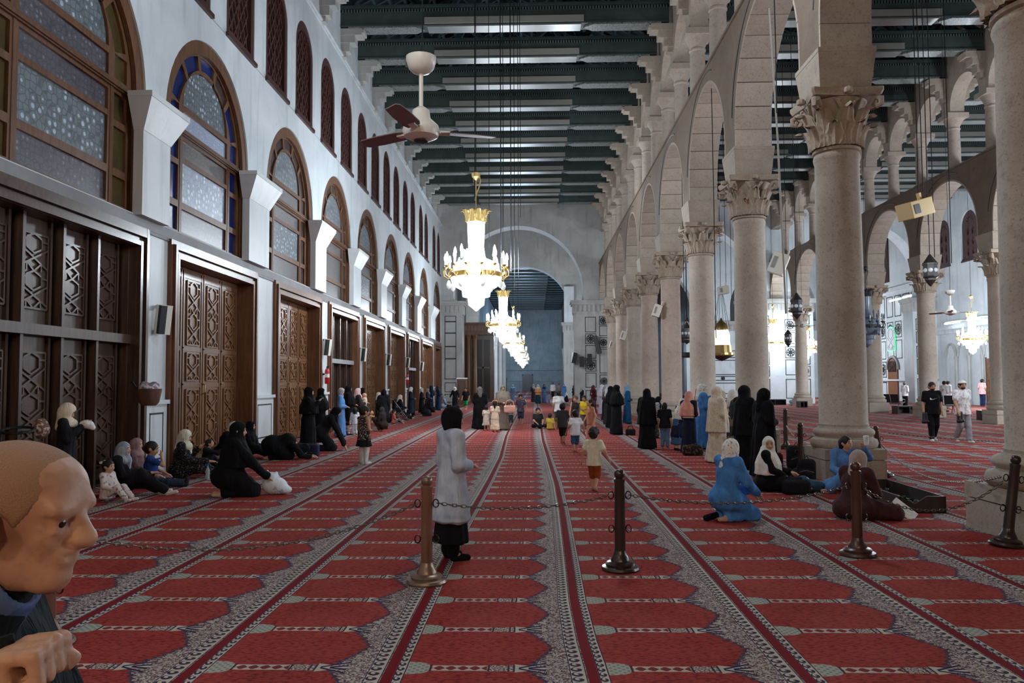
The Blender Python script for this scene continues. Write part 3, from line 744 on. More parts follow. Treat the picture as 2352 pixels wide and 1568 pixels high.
for z0, z1, o in ((.3, 1.1, 0), (1.3, 2.3, 1), (2.4, 4.3, 0), (4.4, 5.2, 1), (5.3, 6.1, 0), (6.15, 6.85, 1)): inlay(wt1, (5.1, 5.75, z0, z1), YB, orn=bool(o))
for wt, xs in ((wt2, ((6.4, 7.4), (7.6, 8.3), (16.3, 17.2), (17.4, 18.2))), (wt3, ((19.4, 20.2), (20.4, 21.3), (29.4, 30.4)))):
    for j, (x0, x1) in enumerate(xs):
        seq = ((.4, 1.9, 0), (2.1, 2.9, 1), (3.0, 4.5, 0), (4.6, 5.2, 1), (5.3, 6.0, 0), (6.1, 6.8, 1)) if j % 2 else ((.4, 1.9, 0), (2.2, 3.4, 0), (3.5, 4.4, 1), (4.6, 5.5, 0), (5.6, 6.5, 1))
        for z0, z1, o in seq: inlay(wt, (x0, x1, z0, z1), YB, orn=bool(o))
for j, (x0, x1) in enumerate(((17.0, 18.4), (18.6, 21.4))):
    for z0, z1, o in ((.4, 1.6, 0), (1.8, 2.3, 1), (2.4, 4.0, 0), (4.2, 5.0, 1)): inlay(wb3 if j else wb2, (x0, x1, z0, z1), YC, orn=bool(o), w=.09)
# side walls of the transept and of the nave beyond, end wall
w = MB().box(XL-1.5, XL-1, YB, YC+1, 0, 20.5).build('wall_transept_left', M_PLASTER2, kind='structure')
w = MB().box(XL-.6, XL, YC+1.4, YE, 0, 17.2).build('wall_beyond_left', M_PLASTER, kind='structure')
for k in range(8):
    y = YC+5+k*7.5; MB().box(XL, XL+.3, y, y+1.3, 0, 7).build('pilaster', M_MARBLE, w)
w2 = MB().box(XR-.3, XR+.3, YC+1.4, YE, 7.7, 17.2).build('wall_beyond_right', M_WALLST, kind='structure')
for k in range(9): MB().lathe([(.55, 0), (.55, .5), (.42, .6), (.4, 6), (.6, 6.9), (.6, 7.7)], 12, (XR, YC+5+k*6.5, 0)).build('pillar', M_STONE, w2)
MB().box(X2, X2+.5, YC+1.4, YE, 0, 17.2).build('wall_beyond_aisle', M_PLASTER2, kind='structure')
we = MB().box(XL-1, X2, YE, YE+.5, 0, 17.2).build('wall_end', M_PLASTER2, kind='structure')
MB().box(XL, X2, YE-.25, YE, 3.95, 4.2).build('cornice', M_PLASTER2, we); MB().box(XL, X2, YE-.1, YE, 1.9, 2.0).build('dado_line', M_PLASTER2, we)
d = struct('door_20'); MB().box(-2.0, -.4, YE-.12, YE-.02, 0, 3.0).build('door_leaf', M_WOODD, d); MB().box(-2.2, -2, YE-.2, YE, 0, 3.2).box(-.4, -.2, YE-.2, YE, 0, 3.2).box(-2.2, -.2, YE-.2, YE, 3, 3.2).build('door_frame', M_WOODD, d)
d = struct('door_21'); MB().box(-6.2, -5.2, YE-.12, YE-.02, 0, 2.4).build('door_leaf', M_WOODD, d); MB().box(-6.3, -6.2, YE-.2, YE, 0, 2.5).box(-5.2, -5.1, YE-.2, YE, 0, 2.5).box(-6.3, -5.1, YE-.2, YE, 2.4, 2.5).build('door_frame', M_WOODD, d)
# wooden vestibule in the transept, left
v = thing('wooden_vestibule', 'tall brown wooden vestibule with turned columns behind the left transept pier', 'vestibule', (0, 72, 0))
for x in (-6.35, -5.85, -5.3):
    MB().lathe([(.3, 0), (.3, .5), (.22, .6), (.21, 3), (.2, 5.6), (.26, 5.8), (.32, 6.0)], 16, (x, -.6, 0)).build('column', M_WOODL, v, True)
MB().box(-7.2, -3.6, -.9, .3, 6.0, 6.35).box(-7.2, -3.5, -1.0, .3, 6.9, 7.1).box(-7.2, -3.6, -.8, .3, 6.35, 6.9).build('entablature', M_WOOD, v)
for k in range(12): MB().box(-7.1+k*.3, -6.9+k*.3, -.83, -.79, 6.4, 6.85).build('carved_panel', M_WOODL, v)
MB().box(-7.2, -3.6, 0, .3, 0, 6).build('body', M_WOODD, v)
for x in (-4.95, -4.25):
    q = MB().box(x-.32, x+.32, -.05, 0, .3, 5.6).build('door', M_GLASSD, v); MB().box(x-.34, x-.28, -.09, -.02, .2, 5.7).box(x+.28, x+.34, -.09, -.02, .2, 5.7).box(x-.34, x+.34, -.09, -.02, 3.0, 3.15).build('frame', M_WOODD, q)
for j, (x, y) in enumerate(((-4.04, 83.9), (-3.7, 87.2), (-3.4, 90.5))):
    t = thing('white_column', ['leftmost white marble column beyond the wooden vestibule', 'middle white marble column beyond the wooden vestibule', 'rightmost white marble column beyond the wooden vestibule'][j], 'column', (x, y, 0), 0, 'white columns beside the vestibule')
    MB().box(-.36, .36, -.36, .36, 0, .55).build('plinth', M_MARBLE, t); MB().lathe([(.3, .55), (.33, .65), (.24, .75), (.22, 5.6), (.27, 5.65)], 16).build('shaft', M_MARBLE, t, True); MB().lathe([(.24, 5.65), (.26, 6.1), (.4, 6.5), (.42, 6.6)], 16).build('capital', M_MARBLE, t, True)
# ------------------------------------------------------------------ far (qibla) wall of the third aisle
QW = [(48.2, 1), (51.8, 2), (57.1, 3), (60.75, 4)]
qh = [arch_pts(c-1.05, c+1.05, 10.25, 12.8, 16) for c, _ in QW]
wq = struct('wall_qibla', pm(rect(8, YB, 0, 17.2), qh, .5, M_PLASTER)); wq.data.transform(Matrix.Translation((X3, 0, 0)))
for c, k in QW:
    wn += 1; w = struct('window_%d' % wn); w.location = (X3+.1, c, 0)
    dia = [[(y, z+.36), (y+.17, z), (y, z-.36), (y-.17, z)] for z in (10.9, 11.65, 12.4) for y in (-.32, .32)]+[[(.62*cos(a)*1.0, 13.0+.62*sin(a)), (.3*cos(a+.12), 13.0+.3*sin(a+.12)), (.3*cos(a-.12), 13.0+.3*sin(a-.12))] for a in np.linspace(.3, pi-.3, 6)]
    link('frame', pm(arch_pts(-1.05, 1.05, 10.25, 12.8, 18), dia, .14, M_WOODR), w)
    link('sill', MB().box(-.14, .1, -1.1, 1.1, 10.2, 10.32).mesh('sill', M_WOODR), w); link('pane', pm(arch_pts(-.9, .9, 10.4, 12.8, 14), [], .02, plain('pale_pane', lin(176, 182, 196), .4)), w, (.15, 0, 0))  # pane in one even pale blue-grey
MB().box(X3-.25, X3, 8, YB, 5.5, 5.75).box(X3-.15, X3, 8, YB, 5.2, 5.5).build('cornice', M_PLASTER, wq)
me_bl = MB().lathe([(.14, 0), (.14, .2), (.08, .25), (.075, 3.1), (.13, 3.4), (.15, 3.5)], 10).mesh('colonnette', M_PLASTER2, True)
me_ba = MB().tube([(0, .72*cos(a), 3.5+.95*sin(a)) for a in np.linspace(0, pi, 14)], .06, 6).mesh('blind_arch', M_PLASTER2)
for k in range(14):
    y = 37+k*1.7; link('colonnette', me_bl, wq, (X3-.12, y, 0)); link('blind_arch', me_ba, wq, (X3-.08, y+.85, 0))
dq = struct('door_22'); link('door_leaf', strapwork(.9, 3.2).mesh('door_leaf', M_WOODL), dq, (X3-.02, 55.4, 0), (0, 0, pi)); 
MB().box(X3-.06, X3, 54.4, 54.5, 0, 3.3).box(X3-.06, X3, 55.4, 55.5, 0, 3.3).build('door_frame', M_WOODD, dq)
wm = MB().box(X3, X3+.5, YB, YC+1, 0, 20.5).build('wall_mihrab', M_MARBLE, kind='structure')
for y0 in np.arange(63.2, 84, 1.55):
    for z0, z1, o in ((.4, 1.6, 0), (2.0, 3.4, 1), (3.6, 5.2, 0), (5.4, 6.8, 1), (7.2, 9.0, 0)):
        if 68 < y0+.6 < 71.5 and z0 < 3.5: continue
        inlay(wm, (y0, y0+1.2, z0, z1), X3, 'X', bool(o), .07)
MB().box(X3-.2, X3, YB, YC, 9.4, 9.7).box(X3-.2, X3, YB, YC, 1.7, 1.85).build('cornice', M_MARBLE, wm)
dm = struct('door_23'); link('door_leaf', pm(arch_pts(68.7, 70.5, 0, 2.7, 14), [], .08, make_wood('orange_wood', lin(150, 100, 66), lin(122, 78, 52))), dm, (X3-.1, 0, 0))
MB().tube([(X3-.08, 69.6+1.1*cos(a), 2.7+1.1*sin(a)) for a in np.linspace(0, pi, 14)], .12, 6).build('door_frame', M_PLASTER2, dm)
link('lattice', strapwork(1.4, .9).mesh('lattice', M_WOODD), dm, (X3-.12, 70.3, 2.5), (0, 0, pi))
wn += 1; w = struct('window_%d' % wn); w.location = (X3-.05, 72.5, 0)
MB().box(-.05, .05, -2.6, 2.6, 10.3, 16).build('frame', M_WOODR, w)
for j in range(4):
    for k in range(3): link('pane', MB().lathe([(.45, 0), (.45, .02)], 10).mesh('pane', PANE['dark']), w, (-.06, -1.9+j*1.25, 11.3+k*1.5), (0, -pi/2, 0))
# ------------------------------------------------------------------ signed-distance mesher (smooth blended bodies, surface nets)
def surfnet(V, org, h):
    s = V < 0; nx, ny, nz = V.shape
    cn = np.zeros((nx-1, ny-1, nz-1), np.int8)
    for i in (0, 1):
        for j in (0, 1):
            for k in (0, 1): cn += s[i:nx-1+i, j:ny-1+j, k:nz-1+k]
    act = (cn > 0) & (cn < 8); I = np.argwhere(act)
    if len(I) == 0: return np.zeros((0, 3)), []
    idx = -np.ones(act.shape, np.int32); idx[act] = np.arange(len(I))
    acc = np.zeros((len(I), 3)); cnt = np.zeros(len(I))
    cor = [(i, j, k) for i in (0, 1) for j in (0, 1) for k in (0, 1)]
    val = {c: V[I[:, 0]+c[0], I[:, 1]+c[1], I[:, 2]+c[2]] for c in cor}
    for a in cor:
        for ax in range(3):
            if a[ax]: continue
            b = list(a); b[ax] = 1; b = tuple(b); va, vb = val[a], val[b]
            m = (va < 0) != (vb < 0); t = np.where(m, va/np.where(m, va-vb, 1), 0)
            for q in range(3): acc[:, q] += np.where(m, a[q]+(t if q == ax else 0), 0)
            cnt += m
    P = (I+acc/cnt[:, None])*h+org
    F = []
    for ax in range(3):
        A = s; sl0 = [slice(None)]*3; sl1 = [slice(None)]*3; sl0[ax] = slice(0, -1); sl1[ax] = slice(1, None)
        a0, a1 = A[tuple(sl0)], A[tuple(sl1)]; E = np.argwhere(a0 != a1); u, v = (ax+1) % 3, (ax+2) % 3
        ok = (E[:, u] > 0) & (E[:, v] > 0) & (E[:, u] < A.shape[u]-1) & (E[:, v] < A.shape[v]-1); E = E[ok]
        if not len(E): continue
        sg = a0[E[:, 0], E[:, 1], E[:, 2]]
        def cell(du, dv): c = E.copy(); c[:, u] -= du; c[:, v] -= dv; return idx[c[:, 0], c[:, 1], c[:, 2]]
        Q = np.stack([cell(1, 1), cell(0, 1), cell(0, 0), cell(1, 0)], 1); Q[~sg] = Q[~sg][:, ::-1]
        F.append(Q)
    return P, (np.concatenate(F) if F else [])
class SD:
    """list of primitives: each is (mode, blend, function, lo, hi)"""
    def __init__(s): s.p = []
    def _a(s, fn, lo, hi, k, mode): s.p.append((mode, k, fn, np.array(lo, float), np.array(hi, float))); return s
    def cap(s, a, b, ra, rb=None, k=.03, mode='u', flat=None):
        a = np.array(a, float); b = np.array(b, float); rb = ra if rb is None else rb; d = b-a; dd = max(d@d, 1e-9)
        def fn(p):
            q = p-a; t = np.clip((q@d)/dd, 0, 1); return np.linalg.norm(q-t[..., None]*d, axis=-1)-(ra+(rb-ra)*t)
        r = max(ra, rb); return s._a(fn, np.minimum(a, b)-r, np.maximum(a, b)+r, k, mode)
    def ell(s, c, r, k=.03, mode='u', rot=None):
        c = np.array(c, float); r = np.array(r, float); R = np.array(rot) if rot is not None else None
        def fn(p):
            q = p-c
            if R is not None: q = q@R
            k0 = np.linalg.norm(q/r, axis=-1); k1 = np.linalg.norm(q/(r*r), axis=-1)+1e-9; return k0*(k0-1)/k1
        m = r if R is None else np.array([r.max()]*3); return s._a(fn, c-m, c+m, k, mode)
    def box(s, c, hsz, rad=.02, k=.02, mode='u', rot=None):
        c = np.array(c, float); hs = np.array(hsz, float)-rad; R = np.array(rot) if rot is not None else None
        def fn(p):
            q = p-c
            if R is not None: q = q@R
            q = np.abs(q)-hs; return np.linalg.norm(np.maximum(q, 0), axis=-1)+np.minimum(q.max(-1), 0)-rad
        m = np.linalg.norm(hsz); return s._a(fn, c-m, c+m, k, mode)
    def prof(s, rows, folds=(0, 0), k=.03, mode='u', ph=0.0):
        """robe: rows of (z, rx, ry, cx, cy) from hem to neck; folds = (amplitude, count) growing to the hem"""
        A = np.array(rows, float); A = A[np.argsort(A[:, 0])]; amp, n = folds
        def fn(p):
            z = np.clip(p[..., 2], A[0, 0], A[-1, 0]); g = [np.interp(z, A[:, 0], A[:, i]) for i in range(1, 5)]
            x = p[..., 0]-g[2]; y = p[..., 1]-g[3]; m = 1.0
            if amp:
                th = np.arctan2(y, x); w = 1-(z-A[0, 0])/(A[-1, 0]-A[0, 0])
                m = 1+amp*w*(np.sin(n*th+ph+2.2*w)+.5*np.sin((2*n-3)*th+2*ph+1.0)+.35*np.sin((n//2)*th+5*ph))/1.5
            d = (np.sqrt((x/(g[0]*m))**2+(y/(g[1]*m))**2)-1)*np.minimum(g[0], g[1])*.85
            return np.maximum(d, np.maximum(A[0, 0]-p[..., 2], p[..., 2]-A[-1, 0]))
        q = 1+amp*1.3; lo = np.array([(A[:, 3]-A[:, 1]*q).min(), (A[:, 4]-A[:, 2]*q).min(), A[0, 0]]); hi = np.array([(A[:, 3]+A[:, 1]*q).max(), (A[:, 4]+A[:, 2]*q).max(), A[-1, 0]])
        return s._a(fn, lo, hi, k, mode)
    def cut(s, pt, n):
        """cut away everything on the side the normal points to"""
        pt = np.array(pt, float); n = np.array(n, float); n /= np.linalg.norm(n)
        s.p.append(('i', 0, lambda p: (p-pt)@n, None, None)); return s
    def mesh(s, h, wr=0):
        lo = np.min([q[3] for q in s.p if q[3] is not None and q[0] == 'u'], 0)-2.5*h; hi = np.max([q[4] for q in s.p if q[4] is not None and q[0] == 'u'], 0)+2.5*h
        n = np.ceil((hi-lo)/h).astype(int)+1
        g = [lo[i]+h*np.arange(n[i]) for i in range(3)]
        V = np.full(n, 9.0, np.float64)
        for mode, k, fn, a, b in s.p:
            if mode == 'i':
                p = np.stack(np.meshgrid(*g, indexing='ij'), -1); V = np.maximum(V, fn(p)); continue
            pad = k+3*h
            i0 = np.clip(np.floor((a-pad-lo)/h).astype(int), 0, n-1); i1 = np.clip(np.ceil((b+pad-lo)/h).astype(int)+1, 1, n)
            if (i1 <= i0).any(): continue
            sl = tuple(slice(x, y) for x, y in zip(i0, i1))
            p = np.stack(np.meshgrid(*[g[i][sl[i]] for i in range(3)], indexing='ij'), -1); d = fn(p); v = V[sl]
            if mode == 'u':
                if k > 0:
                    q = np.maximum(k-np.abs(v-d), 0)/k; V[sl] = np.minimum(v, d)-q*q*k*.25
                else: V[sl] = np.minimum(v, d)
            else:
                if k > 0:
                    q = np.maximum(k-np.abs(v+d), 0)/k; V[sl] = np.maximum(v, -d)+q*q*k*.25
                else: V[sl] = np.maximum(v, -d)
        if wr:
            X, Y, Z = np.meshgrid(*g, indexing='ij', sparse=True); a = 23*X+9*np.sin(3.1*Z+2*Y)+4*Y; b = 21*Y-8*np.sin(2.7*Z+1.5*X)
            V = V+wr*(np.sin(a+b)+.6*np.sin(a*.63-b*.8+7*Z)+.5*np.sin(1.4*b+11*Z*.6))
        return surfnet(V, lo, h)
    def build(s, name, mat, h, parent=None, wr=0, **kw):
        P, F = s.mesh(h, wr)
        me = bpy.data.meshes.new(name)
        if len(P):
            F = np.asarray(F); me.vertices.add(len(P)); me.vertices.foreach_set('co', P.astype(np.float32).ravel())
            me.loops.add(len(F)*4); me.loops.foreach_set('vertex_index', F.astype(np.int32).ravel())
            me.polygons.add(len(F)); me.polygons.foreach_set('loop_start', np.arange(0, len(F)*4, 4, dtype=np.int32))
            me.polygons.foreach_set('use_smooth', np.ones(len(F), bool)); me.update(calc_edges=True)
        me.materials.append(mat)
        return link(name, me, parent, **kw)
# ------------------------------------------------------------------ lamps, fans, ropes, loudspeakers
M_GOLD = Mat('gilt_metal', .3, .5, .8).col(lin(206, 178, 116)).m
M_CRYS = Mat('lit_crystal', .2, .5).col((.9, .92, .95)).emit((.93, .97, 1.0), 2.6).m
M_BULB = Mat('lit_bulb', .2, .5).col((1, 1, 1)).emit((1.0, .98, .94), 12).m
M_GLASSBALL = Mat('crystal_drop', .1, .6).col(lin(214, 218, 222)).emit((.9, .95, 1), .5).m
M_IRON = bpy.data.materials['iron']; M_BRASS = bpy.data.materials['brass']
M_WHITEP = plain('white_enamel', lin(222, 218, 208), .35, .5); M_CHROME = plain('chrome', lin(190, 194, 200), .2, .5, .9)
M_ROPE = plain('dark_rope', lin(28, 30, 34), .8); M_BLK = plain('black_plastic', lin(26, 27, 30), .5, .4)
M_TAN = plain('tan_plastic', lin(196, 168, 116), .5); M_BEIGE = plain('beige_plastic', lin(206, 200, 186), .5)
def roofz(x, y):
    if YB+1.5 < y < YC: return 20.3
    a, b = next(q for q in SP if q[0] <= x <= q[1]); return 20.3-3.2*abs(x-(a+b)/2)/((b-a)/2)
def chandelier_proto():
    t = thing('chandelier', 'x', 'chandelier')
    MB().lathe([(.30, 3.02), (.29, 2.6), (.27, 2.2), (.31, 1.9), (.36, 1.75)], 20).build('bead_column', M_CRYS, t, True)
    cr = MB().lathe([(.26, 3.0), (.33, 3.04), (.33, 3.1), (.28, 3.16)], 20).build('crown', M_GOLD, t)
    pt = leaf_mesh(.24, .42, .16).mesh('petal', M_GOLD, True)
    for k in range(10): link('petal', pt, cr, (.3*cos(k*pi/5), .3*sin(k*pi/5), 3.06), (0, 0, k*pi/5-pi/2))
    MB().lathe([(.84, 1.12), (.9, 1.15), (.9, 1.3), (.84, 1.33)], 28).lathe([(.55, 1.62), (.6, 1.65), (.55, 1.7)], 28).build('ring', M_GOLD, t)
    MB().lathe([(.88, 1.14), (.84, .98), (.7, .82), (.56, .74)], 28).build('bowl', M_CRYS, t, True)
    MB().lathe([(.5, .74), (.47, .5), (.44, .48)], 24).lathe([(.3, .48), (.27, .2), (.14, .1), (.03, 0)], 20).build('tier', M_CRYS, t, True)
    MB().lathe([(.84, 1.14), (.78, 1.62), (.36, 1.8)], 24, cap=False).build('bead_curtain', M_CRYS, t, True)
    am = MB().tube([(.86, 0, 1.25), (.98, 0, 1.12), (1.1, 0, 1.2), (1.12, 0, 1.36), (1.05, 0, 1.46)], .025, 6).lathe([(.03, 1.44), (.09, 1.5), (.1, 1.52)], 10, (1.05, 0, 0)).mesh('arm', M_GOLD, True)
    bl = MB().lathe([(.03, 1.5), (.03, 1.72), (.055, 1.78), (.045, 1.88), (.01, 1.98)], 8, (1.05, 0, 0)).mesh('bulb', M_BULB, True)
    bu = MB().lathe([(.03, 1.75), (.03, 1.95), (.055, 2.02), (.045, 2.12), (.01, 2.22)], 8, (.72, 0, 0)).mesh('bulb', M_BULB, True)
    for k in range(14):
        a = link('arm', am, t, (0, 0, 0), (0, 0, k*pi/7)); link('bulb', bl, a)
        if k % 2: link('bulb', bu, a)
    dr = MB().lathe([(.0, -.26), (.07, -.2), (.09, -.1), (.05, 0), (.02, .05)], 10).mesh('crystal_drop', M_GLASSBALL, True)
    for k in range(8): link('crystal_drop', dr, t, (.95*cos(k*pi/4+.3), .95*sin(k*pi/4+.3), .98))
    MB().tube([(0, 0, 3.1), (0, 0, 4.7)], .02, 6).lathe([(.02, 4.5), (.14, 4.62), (.16, 4.75), (.06, 4.82)], 12).build('hoist', M_GOLD, t)
    MB().tube([(.0, 0, 4.8), (.1, 0, 4.75), (.16, 0, 4.5), (.1, 0, 4.25), (.03, 0, 4.1), (-.03, 0, 3.8)], .022, 6).build('cable_loop', M_GOLD, t)
    MB().tube([(0, 0, 4.8), (0, 0, 16.1)], .014, 5).build('chain', M_ROPE, t)
    return t
CH = chandelier_proto()
chn = ['nearest lit crystal chandelier with gilt crown, hanging over the nave', 'second lit crystal chandelier behind the nearest one', 'third lit chandelier of the row down the nave',
       'fourth lit chandelier of the row down the nave', 'fifth lit chandelier of the row down the nave', 'last and smallest lit chandelier at the end of the nave row']
for i, y in enumerate((27, 51, 75, 99, 123, 141)):
    o = CH if i == 0 else copy_tree(CH); o.location = (-1.95, y, 4.17); o['label'] = chn[i]; o['group'] = 'lit crystal chandeliers along the nave'
def chain_to_roof(o):
    c = next(q for q in o.children if q.name.startswith('chain')); c.data = c.data.copy(); zt = (roofz(o.location.x, o.location.y)-o.location.z)/o.scale.z
    for v in c.data.vertices:
        if v.co.z > 10: v.co.z = zt
for o in [q for q in bpy.data.objects if q.name.startswith('chandelier') and q.get('category') == 'chandelier']: chain_to_roof(o)
for x, y, z, s, lab in ((17.9, 60, 3.6, .8, 'lit chandelier glowing beside the blue-white transept pier, seen past the second column'),
                        (26.6, 49, 3.3, .75, 'lit chandelier in front of the white qibla wall arcade'), (19.5, 57.5, 3.2, .7, 'lit chandelier just left of the tall pale column, low glow')):
    o = copy_tree(CH); o.location = (x, y, z); o.scale = (s, s, s); o['label'] = lab; o['group'] = 'lit chandeliers in the side aisles'; chain_to_roof(o)
M_UNLIT = plain('unlit_crystal', lin(92, 104, 120), .2, .6)
o = copy_tree(CH); o.location = (15.75, 38, 3.3); o.scale = (.7, .7, .8); o['label'] = 'dark unlit chandelier beside the tall pale column'; del o['group']; chain_to_roof(o)
for c in o.children_recursive:
    n = c.name.split('.')[0]
    c.data = c.data.copy(); c.data.materials[0] = M_BLK if n in ('arm', 'ring', 'crown', 'petal', 'chain', 'hoist', 'cable_loop') else M_UNLIT
# ceiling fans
M_BLADE = plain('mauve_fan_blade', lin(124, 104, 106), .5)
def fan(loc, label, angs):
    rope = roofz(loc[0], loc[1])-loc[2]
    t = thing('ceiling_fan', label, 'fan', loc, 0)
    MB().lathe([(.127, .69), (.125, .655), (.108, .60), (.075, .565), (.03, .55)], 24).build('canopy', M_WHITEP, t, True)
    MB().tube([(0, 0, .2), (0, 0, .55)], .018, 10).build('downrod', M_WHITEP, t)
    MB().lathe([(.03, .27), (.07, .24), (.08, .17), (.145, .11), (.155, .06), (.14, .02), (.09, -.005), (.06, -.01)], 28).build('motor', M_WHITEP, t, True)
    MB().lathe([(.06, -.008), (.058, -.02), (.0, -.022)], 20).build('cap', M_BLK, t)
    b = MB(); v = []
    for x, w in ((.16, .05), (.22, .07), (.45, .075), (.62, .06), (.64, .03)): v += [(x, -w, .045), (x, w, .07), (x, w, .078), (x, -w, .053)]
    f = []
    for i in range(4):
        for j in range(4): f.append((4*i+j, 4*i+(j+1) % 4, 4*i+4+(j+1) % 4, 4*i+4+j))
    b.add(v, f+[(3, 2, 1, 0), (16, 17, 18, 19)]); me = b.mesh('blade', M_BLADE); ar = MB().box(.1, .24, -.03, .03, .05, .075).mesh('blade_arm', M_WHITEP)
    for a in angs: q = link('blade', me, t, (0, 0, 0), (0, 0, RAD(a))); link('blade_arm', ar, q)
    MB().tube([(0, 0, .69), (.01, .0, .9), (0, 0, rope)], .006, 5).build('rope', M_ROPE, t)
    MB().box(-.128, -.11, -.02, .0, .6, .66).build('switch_box', M_BLK, t)
    return t
fan((-.926, 6.5, 3.77), 'white ceiling fan with mauve blades hanging close above the nave carpet', (17, 149, 258))
fan((11.9, 23, 3.62), 'white fan hanging in front of the pale qibla wall at the right', (2, 122, 242))
fan((12.2, 36.5, 4.2), 'small white fan behind the wall arcade left of the tall pale column', (10, 130, 250))
# long ropes and pull cords over the nave
for i, (x, y, z0) in enumerate(((-2.06, 27.9, 8.2), (-1.55, 27.8, 6.5), (-1.13, 27.6, 5.2), (-1.05, 27.8, 7.2), (-.78, 27.7, 5.6), (-.66, 27.9, 5.0), (-.52, 27.8, 5.4), (-.44, 27.6, 7.5))):
    tag(MB().tube([(x, y, z0), (x+.01, y, 11), (x, y, roofz(x, y))], (.02 if i in (0, 2, 4) else .012), 5).build('hanging_rope', M_ROPE), '%s from the left of the dark ropes hanging in the nave beside the chandelier' % ['first', 'second', 'third', 'fourth', 'fifth', 'sixth', 'seventh', 'eighth'][i], 'rope', 'ropes hanging in the nave')
def cable(pts, label, group=None, r=.012, mat=None):
    return tag(MB().tube(pts, r, 5).build('hanging_cable', mat or M_ROPE), label, 'cable', group)
cable([(5.2, 17.2, 9.9), (5.32, 17.2, 7), (5.45, 17.3, 3.2)], 'pale pole cable hanging inside the second near arch', r=.022, mat=plain('grey_cable', lin(150, 144, 136), .7))
CABLE_LAB = ['thin cable hanging inside the third near arch', 'short dark cable high inside the second near arch', 'thin cable hanging inside the fourth near arch', 'dark cable down to the tan loudspeaker',
             'dark cable just right of the tan loudspeaker', 'cable hanging before the arch with the lattice windows', 'cable hanging left of the arch with the lattice windows', 'left cable over the beige loudspeaker by the warm lamp',
             'right cable over the beige loudspeaker by the warm lamp', 'middle cable over the warm lamp', 'cable beside the lantern left of the tall pale column']
for i, (x, y, z0, z1) in enumerate(((5.3, 23.3, 3.0, 10.4), (5.25, 17.0, 7.5, 10.3), (5.5, 29.2, 3.2, 10.2), (9.7, 20.1, 6.4, 0), (11.6, 23.5, 6.3, 0), (13.8, 26.5, 5.6, 0), (12.6, 25.2, 5.6, 0), (10.9, 44, 6.2, 0), (11.7, 44, 6.0, 0), (11.2, 43, 6.6, 0), (11.3, 30, 4.8, 0))):
    z1 = z1 or roofz(x, y)
    cable([(x, y, z0), (x+.01, y, (z0+z1)/2), (x, y, z1)], CABLE_LAB[i], 'cables in the right hand aisles', .013)
# lanterns
M_LANT = plain('lantern_metal', lin(70, 66, 66), .4, .5, .6); M_LGL = Mat('lantern_glass', .2, .5).col(lin(200, 206, 214)).m
def lantern(loc, s, label, top, group='metal lanterns in the aisles', mg=None):
    t = thing('hanging_lantern', label, 'lantern', loc, 0, group); t.scale = (s, s, s)
    MB().lathe([(.02, 1.0), (.06, .95), (.22, .72), (.25, .7), (.25, .64)], 8).build('roof', M_LANT, t)
    MB().lathe([(.25, .28), (.24, .24), (.18, .2), (.18, .14), (.02, -.06)], 8).build('base', M_LANT, t)
    MB().lathe([(.22, .28), (.23, .46), (.22, .64)], 8, cap=False).build('body', M_LANT, t)
    me = MB().lathe([(.075, 0), (.06, .02), (0, .025)], 10).mesh('pane', mg or M_LGL, True)
    for k in range(8):
        a = (k+.5)*pi/4; link('pane', me, t, (.212*cos(a), .212*sin(a), .46), (0, pi/2, a))
    MB().tube([(0, 0, 1.0), (0, 0, (roofz(loc[0], loc[1])-loc[2])/s)], .012/s, 5).build('chain', M_ROPE, t)
    return t
lantern((12.35, 25, 4.72), .95, 'dark metal lantern with round panes in front of a far capital', 15.1)
lantern((9.85, 30, 4.1), .95, 'dark metal lantern hanging left of the tall pale column', 15.1)
lantern((9.6, 36.5, 4.4), .8, 'dark metal lantern beside the large warm lamp', 15.1)
lantern((10.9, 34.4, 3.25), .7, 'small black tasselled lantern before the blue-white pier', 15.1)
lantern((27.6, 48, 5.0), .8, 'small lantern beside the bright chandelier on the qibla side', 15.1)
lantern((6.6, 34.5, 3.4), .9, 'dark lantern glimpsed between the fifth and fourth near columns', 15.1)
# the large warm lamp
t = thing('mosque_lamp', 'large warm glowing lamp with a dome top between the near columns', 'lamp', (11.25, 48, 2.95))
M_WARMG = Mat('warm_lamp_glass', .3, .4).col((1, .9, .7)).emit((1.0, .82, .52), 3.0).m
MB().lathe([(.5, .95), (.48, 1.6), (.4, 1.85)], 20).build('glass', M_WARMG, t, True); MB().lathe([(.42, 1.85), (.42, 1.95), (.3, 2.25), (.1, 2.42), (.03, 2.6)], 20).build('dome', M_BRASS, t, True)
MB().lathe([(.7, .3), (.72, .36), (.72, .5), (.62, .52), (.58, .95)], 20).build('gallery', M_BRASS, t); MB().lathe([(.7, .32), (.3, .12), (.02, 0)], 20).build('base', M_LANT, t)
for k in range(6): MB().tube([(.5*cos(k*pi/3), .5*sin(k*pi/3), 1.9), (.1*cos(k*pi/3), .1*sin(k*pi/3), 4.2), (0, 0, 4.4)], .012, 4).build('chain', M_ROPE, t)
MB().tube([(0, 0, 4.3), (0, 0, roofz(11.25, 48)-2.95)], .015, 5).build('rope', M_ROPE, t)
t = thing('hanging_lamp_ring', 'dark ring lamp hanging between the fourth and fifth near columns', 'lamp', (8.35, 43.5, 3.05)); MB().lathe([(.85, 0), (.9, .05), (.9, .22), (.85, .25)], 20).build('ring', M_LANT, t); MB().lathe([(.4, .8), (.42, 1.3), (.3, 1.5)], 12).build('cage', M_LANT, t)
for k in range(6): MB().tube([(.86*cos(k*pi/3), .86*sin(k*pi/3), .2), (0, 0, 2.2)], .012, 4).build('chain', M_ROPE, t)
MB().tube([(0, 0, 2.2), (0, 0, roofz(8.35, 43.5)-3.05)], .015, 5).build('rope', M_ROPE, t)
